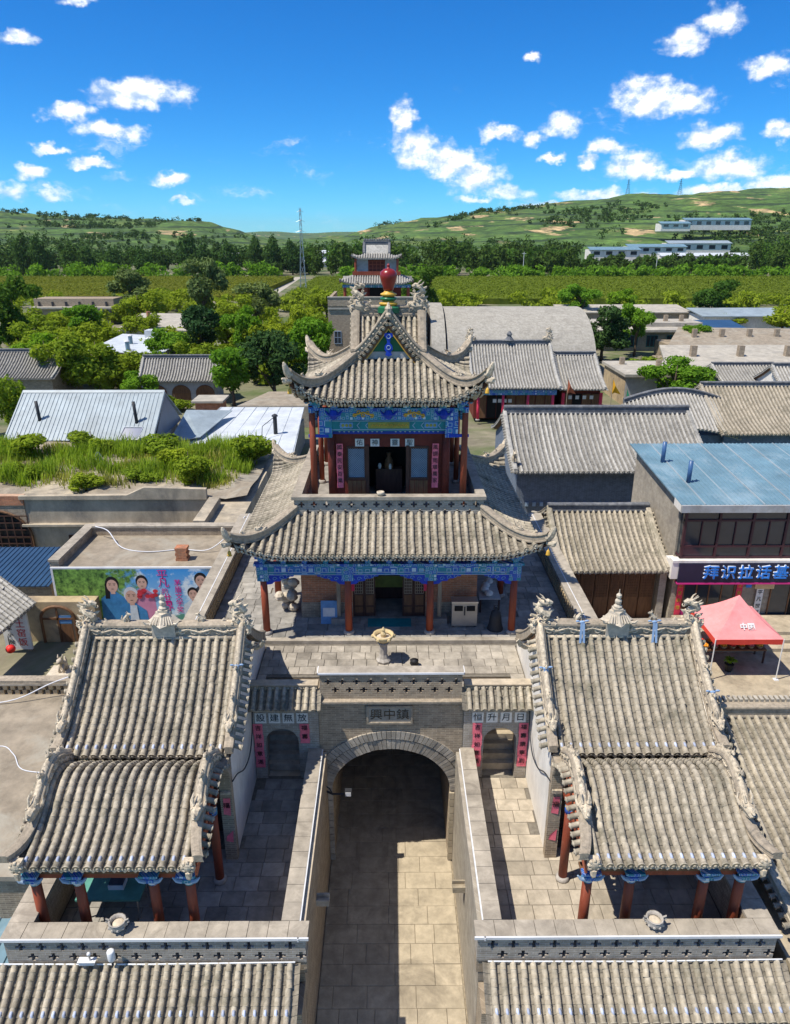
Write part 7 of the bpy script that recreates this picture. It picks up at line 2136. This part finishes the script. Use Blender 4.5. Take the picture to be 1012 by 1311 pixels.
def tree_proto(kind, seed):
    """unit tree: height 1, crown about 1 wide; returns trunk mesh and crown mesh"""
    rs = np.random.RandomState(seed)
    lobes = []
    if kind == 'poplar':
        for k in range(9):
            z = .16 + .78 * k / 8; r = .30 * math.sin(math.pi * min(1, .18 + .8 * k / 8)) ** .8 + .05
            lobes.append((rs.normal(0, .06), rs.normal(0, .06), z, r, r, .12))
        n, size = 2300, .040
    elif kind == 'willow':
        for k in range(15):
            th = rs.uniform(0, 6.28); q = rs.uniform(.05, .40); z = rs.uniform(.25, .82)
            lobes.append((q * math.cos(th), q * math.sin(th), z, *(rs.uniform(.10, .2, 2)), rs.uniform(.09, .17)))
        n, size = 4200, .034
    elif kind == 'bush':
        for k in range(9):
            th = rs.uniform(0, 6.28); q = rs.uniform(.05, .34)
            lobes.append((q * math.cos(th), q * math.sin(th), rs.uniform(.2, .7), *(rs.uniform(.14, .24, 2)), rs.uniform(.14, .26)))
        n, size = 2200, .05
    else:
        for k in range(17):
            th = rs.uniform(0, 6.28); z = rs.uniform(.32, .9); q = rs.uniform(.05, .40) * math.sqrt(max(.05, 1 - ((z - .58) / .42) ** 2))
            lobes.append((q * math.cos(th), q * math.sin(th), z, *(rs.uniform(.10, .19, 2)), rs.uniform(.08, .14)))
        n, size = 4600, .034
    v = crown_arrays(rs, n, lobes, size, .9)
    leaf = {'poplar': 'leaf_poplar', 'willow': 'leaf_willow', 'bush': 'leaf_willow', 'round': 'leaf_round', 'bright': 'leaf_bright', 'dark': 'leaf_dark', 'grey': 'leaf_grey'}[kind]
    crown = arr_mesh('crown', v, leaf)
    t = MB().tube([(0, 0, -.02), (.01, 0, .15), (-.01, .01, .35), (.01, 0, .6), (0, 0, .85)], [.032, .026, .021, .013, .004], 8)
    for k in range(7):
        l = lobes[(k * 2) % len(lobes)]
        zz = .16 + .05 * k
        t.tube([(0, 0, zz), (l[0] * .5, l[1] * .5, zz + (l[2] - zz) * .55), (l[0], l[1], l[2])], [.014, .009, .003], 5)
    return t.mesh('trunk', 'bark', True), crown


PROTO = {}
def tree(kind, x, y, h, w, label, cat='tree', group=None, z=GZ, name=None):
    key = (kind, rnd.randrange(2))
    if key not in PROTO: PROTO[key] = tree_proto(kind, hash(kind) % 1000 if False else sum(map(ord, kind)) * 3 + key[1])
    tm, cm = PROTO[key]
    o = thing(name or {'willow': 'leafy_tree', 'bush': 'shrub', 'poplar': 'poplar_tree'}.get(kind, 'broadleaf_tree'), label, cat, (x, y, z), group, local=True)
    o.rotation_euler = (0, 0, rnd.uniform(0, 6.28)); o.scale = (w * 1.18, w * 1.18, h * 1.08)
    link('trunk', tm, o); link('crown', cm, o)
    return o


TREES = [(-55.7, 111.8, 10.8, 8.0, 'round', 'tall dark round tree at the left edge of the village'), (-59.5, 108, 8.2, 6.5, 'round', 'second dark tree at the very left edge behind the tiled roof'),
         (-37.6, 84.4, 7.1, 6.8, 'willow', 'yellow green tree above the large metal roof, leftmost of three'), (-33.5, 84.3, 6.6, 7.6, 'willow', 'yellow green tree above the large metal roof, middle of three'), (-30.3, 86.6, 5.4, 6.2, 'willow', 'yellow green tree above the large metal roof, rightmost of three'),
         (-33.9, 65, 5.7, 4.4, 'willow', 'bright tree at the left end of the large metal roof'), (-37.5, 64.5, 5.4, 4.0, 'willow', 'bright tree cut by the left edge beside the large metal roof'),
         (-57.3, 167.6, 10.2, 11, 'grey', 'grey green tree at the field edge right of the cream walled building'), (-41.3, 167.5, 11.8, 9.5, 'grey', 'grey green tree in front of the field, left of the pavilion'),
         (-27.4, 108.7, 7.4, 6.2, 'dark', 'dark tree right of the white flat roof'), (-16.9, 78, 5.9, 5.4, 'bright', 'bright green tree right of the arched house'), (-12.8, 80, 7.2, 6.6, 'dark', 'dark green tree just left of the pavilion roof'),
         (-13.9, 122.3, 7.2, 7.6, 'willow', 'yellow green tree beside the base of the far gate tower'), (-17.5, 103.1, 7.0, 7.2, 'willow', 'broad yellow green tree left of the pavilion'), (-20.8, 103.2, 8.0, 5.4, 'bright', 'taller green tree in the grove left of the pavilion'), (-13.2, 101, 6.0, 5.8, 'willow', 'yellow green tree nearest the pavilion ridge on the left'),
         (-42.7, 127.1, 5.4, 7.0, 'willow', 'pale tree left of the white long house'), (-67.6, 137.7, 5.0, 8.0, 'willow', 'pale tree in front of the cream walled building'), (-60, 128, 4.5, 7.0, 'willow', 'low pale tree below the cream walled building'), (-48, 112, 5.0, 7.5, 'willow', 'low yellow tree left of the white flat roof'), (-22.7, 76.1, 1.9, 3.2, 'bush', 'bush before the arched house'),
         (7.2, 172.2, 10.4, 9.6, 'round', 'green tree right behind the far gate tower'), (3.8, 181, 7.8, 6.4, 'bright', 'small tree behind the far gate tower base'), (19.9, 198, 4.1, 5.4, 'bush', 'bush at the corn field edge above the vault hall'),
         (40.6, 160.6, 7.6, 8.4, 'bright', 'green tree behind the right end of the vault hall'), (69, 160.4, 8.2, 9.2, 'round', 'green tree beside the blue tarpaulin'), (31.1, 108.3, 7.3, 7.4, 'dark', 'dark bluish tree beside the vault hall'), (27.8, 113, 6.4, 6.0, 'dark', 'dark tree overlapping the right end of the vault hall'), (37.3, 112.8, 7.6, 6.0, 'bright', 'bright tree before the row house'),
         (29.2, 74.5, 5.4, 6.6, 'bright', 'bright green tree in front of the flat grey house'), (75, 142.7, 4.6, 8.0, 'bush', 'bright bushes at the right edge of the village'), (68, 150, 3.0, 7.0, 'bush', 'low bright bush near the white walled shed'), (33, 96.7, 2.8, 5.6, 'bush', 'low green bush behind the flat grey house'), (81, 150, 5.2, 8.0, 'bush', 'tall bush cut by the right edge near the field'),
         (-9.0, 45.2, 2.4, 3.0, 'bush', 'grey green shrub at the right end of the weedy roof'), (-11.8, 41.0, 2.2, 2.6, 'bush', 'leafy shrub hanging over the concrete parapet'), (-24.3, 46.5, 1.9, 3.2, 'bush', 'pale shrub among the weeds in front of the metal roof'), (-17.4, 39.6, 1.2, 2.0, 'bush', 'small shrub on the concrete front edge'),
         (-26, 118, 6.0, 7.0, 'willow', 'yellow green tree between the white roofs'), (-9.5, 112, 6.5, 6.5, 'willow', 'yellow green tree left of the far gate tower base'), (-52, 128, 6.0, 7.5, 'bright', 'green tree behind the low yellow tree at left'), (-23, 92, 5.5, 6.0, 'willow', 'yellow green tree behind the arched house'), (-17, 92, 5.0, 5.5, 'dark', 'dark low tree in the grove left of the pavilion'), (-44, 92, 5.6, 6.5, 'willow', 'yellow green tree right of the left edge tiled roof'), (-27, 150, 8, 9, 'grey', 'grey green tree at the start of the farm track'), (-14, 165, 7, 8, 'willow', 'yellow green tree beside the pylon foot'), (52, 172, 6, 7, 'bright', 'green tree behind the long pale shed'), (46, 112, 4.5, 5, 'bright', 'small tree by the row house wall'),
         (-9.6, 90, 7.6, 6.0, 'bright', 'green tree hiding the left corner of the far gate tower base'), (-12, 94, 6.0, 6.0, 'willow', 'yellow green tree before the far gate tower base'), (-41, 88, 6.2, 6.5, 'bright', 'green tree between the left tiled roof and the yellow trees'), (-47, 99, 6.4, 7.0, 'willow', 'yellow green tree behind the left edge tiled roof'), (-55, 100, 5.5, 6.5, 'bright', 'green tree beside the long shed'), (-28, 96, 6.0, 6.0, 'bright', 'green tree at the near corner of the white flat roof'), (-20, 112, 6.5, 7.5, 'willow', 'yellow green tree in front of the white long house'), (-30, 140, 7, 8, 'willow', 'yellow green tree behind the white long house'), (-50, 150, 7, 9, 'willow', 'yellow green tree between the two grey green trees'), (-25.5, 74.5, 4.2, 4.0, 'bright', 'small green tree left of the brick shed'), (-70, 118, 7, 8, 'bright', 'green tree cut by the left edge behind the dark trees'),
         (-26.5, 43.5, 1.5, 2.6, 'bush', 'round shrub on the weedy roof near the left edge'), (-22.0, 42.2, 1.2, 2.2, 'bush', 'low shrub on the weedy roof above the brick arch'), (-20.0, 47.5, 1.8, 2.6, 'bush', 'shrub below the left flue of the metal roof'), (-15.2, 46.4, 1.7, 2.8, 'bush', 'shrub on the weedy roof below the lean-to'), (-13.2, 43.8, 1.6, 2.4, 'bush', 'shrub on the weedy roof behind the concrete gable'), (-14.8, 41.3, 1.0, 1.8, 'bush', 'small shrub left of the one hanging over the parapet')]
for x, y, h, w, k, lab in TREES:
    onroof = y < 50 and x < 0
    o = tree(k, x, y, h, w, lab, 'shrub' if k == 'bush' else 'tree', 'village trees', z=6.5 if onroof else GZ)
POP = [(-163.5, 345, 17.3, 9.0), (-155, 343, 16.9, 9.5), (-142, 342, 12.5, 10), (-134, 342, 12.5, 10), (-107.3, 335, 11.6, 10), (-94, 363, 17.3, 13), (-72.3, 345, 14.1, 10), (-66, 378, 16.2, 10), (-55.3, 363, 16.2, 11), (-46, 363, 14.5, 10), (-19, 363, 10.8, 9), (-124, 345, 12, 10), (-84, 350, 13, 10), (-36, 372, 11, 10)]
places = ['leftmost', 'second', 'third', 'fourth', 'sixth', 'eighth', 'tenth', 'eleventh', 'twelfth', 'thirteenth', 'last', 'fifth', 'ninth', 'fourteenth']
for (x, y, h, w), pl_ in zip(POP, places):
    tree('poplar', x, y, h, w, f'tall dark tree along the far field edge, {pl_} from the left', 'tree', 'trees along the far field edge')

# ================================================================== FIELDS, HILLS, FAR WOODS
def corn(name, x0, x1, y0, y1, n, lab, m='corn', rows=True, sz=.42):
    rs = np.random.RandomState(5)
    x = rs.uniform(x0, x1, n); y = rs.uniform(y0, y1, n)
    if rows: y = np.round(y / 3.2) * 3.2 + rs.normal(0, .55, n)
    z = GZ + 1.5 + rs.uniform(0, .45, n)
    c = np.stack([x, y, z], 1)
    nrm = rs.normal(size=(n, 3)); nrm[:, 2] = np.abs(nrm[:, 2]) + 1.2; nrm /= np.linalg.norm(nrm, axis=1)[:, None]
    a = np.cross(nrm, rs.normal(size=(n, 3))); a /= np.linalg.norm(a, axis=1)[:, None]; b = np.cross(nrm, a)
    s = sz * rs.uniform(.6, 1.4, n)[:, None]
    v = np.stack([c - a * s, c + b * s * .35, c + a * s, c - b * s * .35], 1).reshape(-1, 3)
    o = link(name, arr_mesh(name, v, m)); o['kind'] = 'stuff'; o['label'] = lab; o['category'] = 'crop'
    s_ = MB(); s_.slab([V(x0, y0, GZ + 1.5), V(x1, y0, GZ + 1.5), V(x1, y1, GZ + 1.5), V(x0, y1, GZ + 1.5)], 1.6)
    b_ = s_.build('crop_bed', m, o)
corn('corn_field', -30, 240, 204, 318, 80000, 'wide green corn field behind the village right of the track')
corn('corn_field', -220, -40, 215, 318, 55000, 'yellowish corn field behind the village left of the track', 'corn_yellow')
struct('track', MB().add([(-38.5, 200, GZ + .02), (-34.5, 200, GZ + .02), (-39.5, 345, GZ + .02), (-42.5, 345, GZ + .02)], [(0, 1, 2, 3)]), 'roof_pale')
mat('hill', (.07, .13, .024), .95, .3, .02, .5, .05, second=(.125, .165, .035), sscale=.011, sthr=(.5, .66))
def hillmat():
    m = MATS['hill']; t = NT(m.node_tree); b = t.n['Principled BSDF']
    pos = t.node('ShaderNodeNewGeometry').outputs['Position']
    x, y, z = t.sep(pos)
    n = t.noise(t.vmath('MULTIPLY', pos, (.006, .006, .05)), 1.6, 6, .6, .5)
    base = b.inputs['Base Color'].links[0].from_socket
    terr = t.math('FRACT', t.math('ADD', t.math('MULTIPLY', z, .16), t.math('MULTIPLY', t.noise(pos, .004, 3), 4)))
    c = t.mix(t.math('MULTIPLY', t.rng(terr, .66, .80), t.rng(n, .38, .5)), base, (.03, .058, .018))
    bare = t.math('MULTIPLY', t.rng(t.noise(t.vmath('MULTIPLY', pos, (.010, .004, .05)), 2.2, 5, .6), .60, .64), t.rng(z, 12, 22))
    c = t.mix(bare, c, (.42, .30, .15))
    c = t.mix(1.0, c, t.comb(*[t.rng(t.noise(pos, .09, 6, .75), .35, .65, .42, 1.45)] * 3), 'MULTIPLY')
    t.l.new(c, b.inputs['Base Color'])
hillmat()
def ridge_h(x):
    xs = [-1500, -900, -560, -440, -350, -290, -265, -240, -200, -140, -60, 0, 60, 110, 220, 330, 450, 560, 800, 1500]
    zs = [54, 55, 50, 45, 38, 33, 35.5, 33, 22, 10, 16, 31, 38, 47, 58, 67, 75, 81, 90, 100]
    return float(np.interp(x, xs, zs))
rs_h = np.random.RandomState(3)
def hz(x, y):
    t = min(1, max(0, (y - 430) / 670)); t = t * t * (3 - 2 * t)
    k = 1100 / max(600, y)
    crest = ridge_h(x * 1.0 if y < 1100 else x * k)
    b = crest * t
    b += t * (3.2 * math.sin(x * .021 + y * .013) + 2.0 * math.sin(x * .047 - y * .031) + 1.2 * math.sin(x * .11 + y * .07))
    step = 5.0; q = b / step; f = q - math.floor(q); f2 = f ** 3 if b > 6 else f
    b = (math.floor(q) + .45 * f + .55 * f2) * step
    return GZ - .6 + max(0, b) * (1 if y < 1150 else max(.3, 1 - (y - 1150) / 1200))
hm = MB(); nx_, ny_ = 190, 70
for j in range(ny_ + 1):
    y = 400 + 1300 * (j / ny_)
    for i in range(nx_ + 1):
        x = -1300 + 2600 * i / nx_
        hm.v.append((x, y, hz(x, y)))
for j in range(ny_):
    for i in range(nx_):
        a = j * (nx_ + 1) + i; hm.f.append((a, a + 1, a + nx_ + 2, a + nx_ + 1))
struct('hills', hm, 'hill', True)
dm_ = MB(); N = 60
for j, (y, zz) in enumerate(((3600, 0), (4200, 1), (5000, .6))):
    for i in range(N + 1):
        x = -3000 + 6000 * i / N; dm_.v.append((x, y, GZ + zz * (38 + 14 * math.sin(x * .0021 + 1) + 8 * math.sin(x * .006) + 4 * math.sin(x * .017))))
for j in range(2):
    for i in range(N): a = j * (N + 1) + i; dm_.f.append((a, a + 1, a + N + 2, a + N + 1))
struct('far_mountains', dm_, 'hill', True)


def wood(name, pts, lab, m, per=150, size=.9):
    """far trees that read as one mass: pts = (x, y, z, height, width)"""
    rs = np.random.RandomState(21)
    out = []
    for x, y, z, h, w in pts:
        lobes = [(x + rs.normal(0, w * .16), y + rs.normal(0, w * .16), z + h * q, w * .34 * (1.15 - .55 * abs(q - .5)), w * .34, h * .2) for q in (.3, .5, .72, .88)]
        out.append(crown_arrays(rs, per, lobes, size * rs.uniform(.8, 1.2), .9, .6))
    o = link(name, arr_mesh(name, np.concatenate(out), m)); o['kind'] = 'stuff'; o['label'] = lab; o['category'] = 'woods'
    return o


rw = random.Random(4)
pts = []; pts2 = []
for k in range(470):
    x = rw.uniform(-40, 330); y = rw.uniform(332, 455) + max(0, x) * .08
    if 110 < x < 225 and 435 < y: continue
    big = .5 + .5 * math.sin(x * .045 + 1.3) * math.sin(x * .013 + y * .02)
    h = rw.uniform(7, 12) + 8 * big * rw.random()
    if .24 < x / y < .46: h = rw.uniform(4.5, 8.5)
    (pts if rw.random() < .7 else pts2).append((x, y, GZ if y < 430 else hz(x, y), h, rw.uniform(.5, .8) * h))
wood('woodland', pts, 'dense dark green belt of trees beyond the right field', 'leaf_far', 200, .9)
wood('woodland', pts2, 'lighter green trees mixed into the belt beyond the right field', 'leaf_round', 200, .9)
pts = []
for k in range(230):
    x = rw.uniform(-420, -40); y = rw.uniform(352, 520)
    pts.append((x, y, GZ if y < 430 else hz(x, y), rw.uniform(5, 13), rw.uniform(6, 12)))
wood('woodland', pts, 'belt of trees beyond the left field below the hill', 'leaf_far', 170, 1.1)
pts = []
for k in range(230):
    x = rw.uniform(-20, 330); y = rw.uniform(318, 330)
    pts.append((x, y, GZ, rw.uniform(3, 6), rw.uniform(5, 9)))
for k in range(60):
    x = rw.uniform(-220, -40); pts.append((x, rw.uniform(319, 330), GZ, rw.uniform(3, 7), rw.uniform(6, 9)))
wood('hedgerow', pts, 'brighter green bushes along the far edge of the corn fields', 'leaf_bright', 130, .8)
pts = []
for k in range(11000):
    x = rw.uniform(-800, 900); y = rw.uniform(470, 1150)
    if math.sin(x * .012 + y * .006) + .7 * math.sin(x * .03 - y * .021) + .5 * math.sin(y * .05) < rw.uniform(.45, 1.3): continue
    s_ = rw.uniform(2.5, 6.5)
    pts.append((x, y, hz(x, y) - .5, s_, s_ * 1.3))
for k in range(900):
    x = rw.uniform(-700, 700); y = 470 + 260 * rw.random() ** 1.6
    if .24 < x / y < .46 and y < 560: continue
    if math.sin(x * .02 + y * .011) + .6 * math.sin(x * .05 - y * .03) < rw.uniform(-1.0, .6): continue
    s_ = rw.uniform(4, 10); pts.append((x, y, hz(x, y) - .5, s_, s_ * 1.2))
wood('hillside_scrub', pts, 'dark scrub and trees dotted over the terraced hills', 'leaf_far', 34, 1.1)
pts = []
for k in range(90):
    x = rw.uniform(-130, 110); y = rw.uniform(176, 202)
    if -8 < x < 5: continue
    pts.append((x, y, GZ, rw.uniform(2.2, 5), rw.uniform(4, 8)))
for k in range(110):
    x = rw.uniform(-85, -10); y = rw.uniform(86, 178); pts.append((x, y, GZ, rw.uniform(1.8, 3.6), rw.uniform(4, 6)))
wood('undergrowth', pts, 'low green undergrowth between the village houses and the fields', 'leaf_willow', 260, .5)

def far_shed(lab, x0, x1, y, z0, z1, roofm, wallm='plaster', d=14, rise=1.6, bands=0):
    s_ = thing('far_building', lab, 'building', ((x0 + x1) / 2, y, z0), 'far buildings at the hill foot')
    w_ = MB().box(x0, x1, y, y + d, z0 - 2, z1).build('wall', wallm, s_)
    MB().slab([V(x0 - .6, y - .8, z1), V(x1 + .6, y - .8, z1), V(x1 + .6, y + d * .5, z1 + rise), V(x0 - .6, y + d * .5, z1 + rise)], .25).build('roof', roofm, s_)
    n = max(2, int((x1 - x0) / 7))
    for k in range(n):
        xa = x0 + (x1 - x0) * (k + .25) / n; xb = x0 + (x1 - x0) * (k + .75) / n
        MB().box(xa, xb, y - .06, y - .01, z0 + (z1 - z0) * .35, z0 + (z1 - z0) * .8).build('window', 'dark_glass', w_)
far_shed('long blue roofed shed at the hill foot on the right, leftmost', 122, 152, 470, 8, 12.5, 'metal_blue')
far_shed('long blue roofed shed at the hill foot, second from the left', 150, 186, 486, 10, 14, 'metal_blue')
far_shed('white blue roofed block at the hill foot, third from the left', 180, 220, 500, 10.5, 16, 'metal_pale')
far_shed('low white shed in front of the blue roofed sheds', 158, 214, 448, 6, 9.5, 'metal_white')
far_shed('blue roofed works higher on the right hill', 245, 300, 650, 27, 33, 'metal_blue')
far_shed('smaller blue roofed works higher on the right hill', 222, 246, 640, 26, 30, 'metal_blue')
far_shed('white works building left of the far gate tower', -48, -24, 478, 3, 10.5, 'metal_white', d=10)
far_shed('long low white shed left of the far gate tower', -52, -24, 455, 3, 6, 'metal_white', d=10)
far_shed('small red roofed house in the trees on the left', -108, -98, 455, 3, 7.5, 'barge', d=8)
far_shed('small white house in the trees on the left', -96, -88, 452, 3, 9.5, 'metal_white', d=8)


def pylon(x, y, z, h, lab, w=2.2, m='steel', f_=1.0):
    p = thing('lattice_pylon', lab, 'pylon', (x, y, z))
    lm_ = MB()
    n = 9
    for sx, sy in ((-1, -1), (1, -1), (1, 1), (-1, 1)):
        lm_.tube([(x + sx * w, y + sy * w, z), (x + sx * w * .35, y + sy * w * .35, z + h * .6), (x + sx * .25, y + sy * .25, z + h)], [.13 * f_, .1 * f_, .07 * f_], 4)
    for k in range(n):
        f = lambda t: w * (1 - .65 * min(1, t / .6)) if t < .6 else w * .35 - (w * .35 - .25) * (t - .6) / .4
        t0, t1 = k / n, (k + 1) / n; a, b = f(t0), f(t1)
        for (ux, uy, vx, vy) in ((-1, -1, 1, -1), (1, -1, 1, 1), (1, 1, -1, 1), (-1, 1, -1, -1)):
            lm_.tube([(x + ux * a, y + uy * a, z + h * t0), (x + vx * b, y + vy * b, z + h * t1)], .06 * f_, 4); lm_.tube([(x + vx * a, y + vy * a, z + h * t0), (x + ux * b, y + uy * b, z + h * t1)], .06 * f_, 4)
    lm_.build('lattice_frame', m, p)
    for t, q in ((.72, 3.4 * f_), (.84, 2.8 * f_), (.95, 2.2 * f_)):
        MB().tube([(x - q, y, z + h * t), (x, y, z + h * t + .5), (x + q, y, z + h * t)], [.06 * f_, .14 * f_, .06 * f_], 4).build('cross_arm', m, p)
    return p
pylon(-28, 246, GZ, 25.5, 'tall lattice pylon standing at the field left of the far gate tower', 1.0, 'steel', .5)
pylon(305 * 1.07, 1090, hz(326, 1090), 22, 'small lattice pylon on the right hill crest, left one', 3, 'dark_metal')
pylon(372 * 1.07, 1090, hz(398, 1090), 22, 'small lattice pylon on the right hill crest, right one', 3, 'dark_metal')
for k, x in enumerate((52, 104, 160)):
    p = thing('utility_pole', f'thin pale utility pole in the corn field, {("left", "middle", "right")[k]} one', 'pole', (x * 1.1, 330, GZ)); MB().cyl((x * 1.1, 330, GZ), (x * 1.1, 330, GZ + 11), .16, 6, .1).build('pole_shaft', 'white_trim', p); MB().box(x * 1.1 - .9, x * 1.1 + .9, 329.9, 330.1, GZ + 10.2, GZ + 10.35).build('cross_arm', 'white_trim', p)

# ================================================================== AIR
def haze():
    m = bpy.data.materials.new('haze'); m.use_nodes = True
    t = NT(m.node_tree); t.n.clear()
    out = t.node('ShaderNodeOutputMaterial'); v = t.node('ShaderNodeVolumePrincipled')
    v.inputs['Color'].default_value = (.78, .88, 1.0, 1); v.inputs['Density'].default_value = 4e-5; v.inputs['Anisotropy'].default_value = .2
    t.l.new(v.outputs[0], out.inputs['Volume'])
    MATS['haze'] = m
    o = MB().box(-9500, 9500, -45, 9200, -3.2, 175).build('haze', 'haze'); o['kind'] = 'stuff'; o['label'] = 'thin blue summer haze over the valley'; o['category'] = 'haze'
haze()
# lettering becomes plain mesh
dg = bpy.context.evaluated_depsgraph_get()
for o in FONTS:
    me = bpy.data.meshes.new_from_object(o.evaluated_get(dg))
    q = bpy.data.objects.new('lettering', me); col.objects.link(q)
    q.parent = o.parent; q.matrix_parent_inverse = o.matrix_parent_inverse; q.matrix_basis = o.matrix_basis
for o in FONTS: bpy.data.objects.remove(o)
for o in list(bpy.data.objects):
    if 'at_world' in o: del o['at_world']
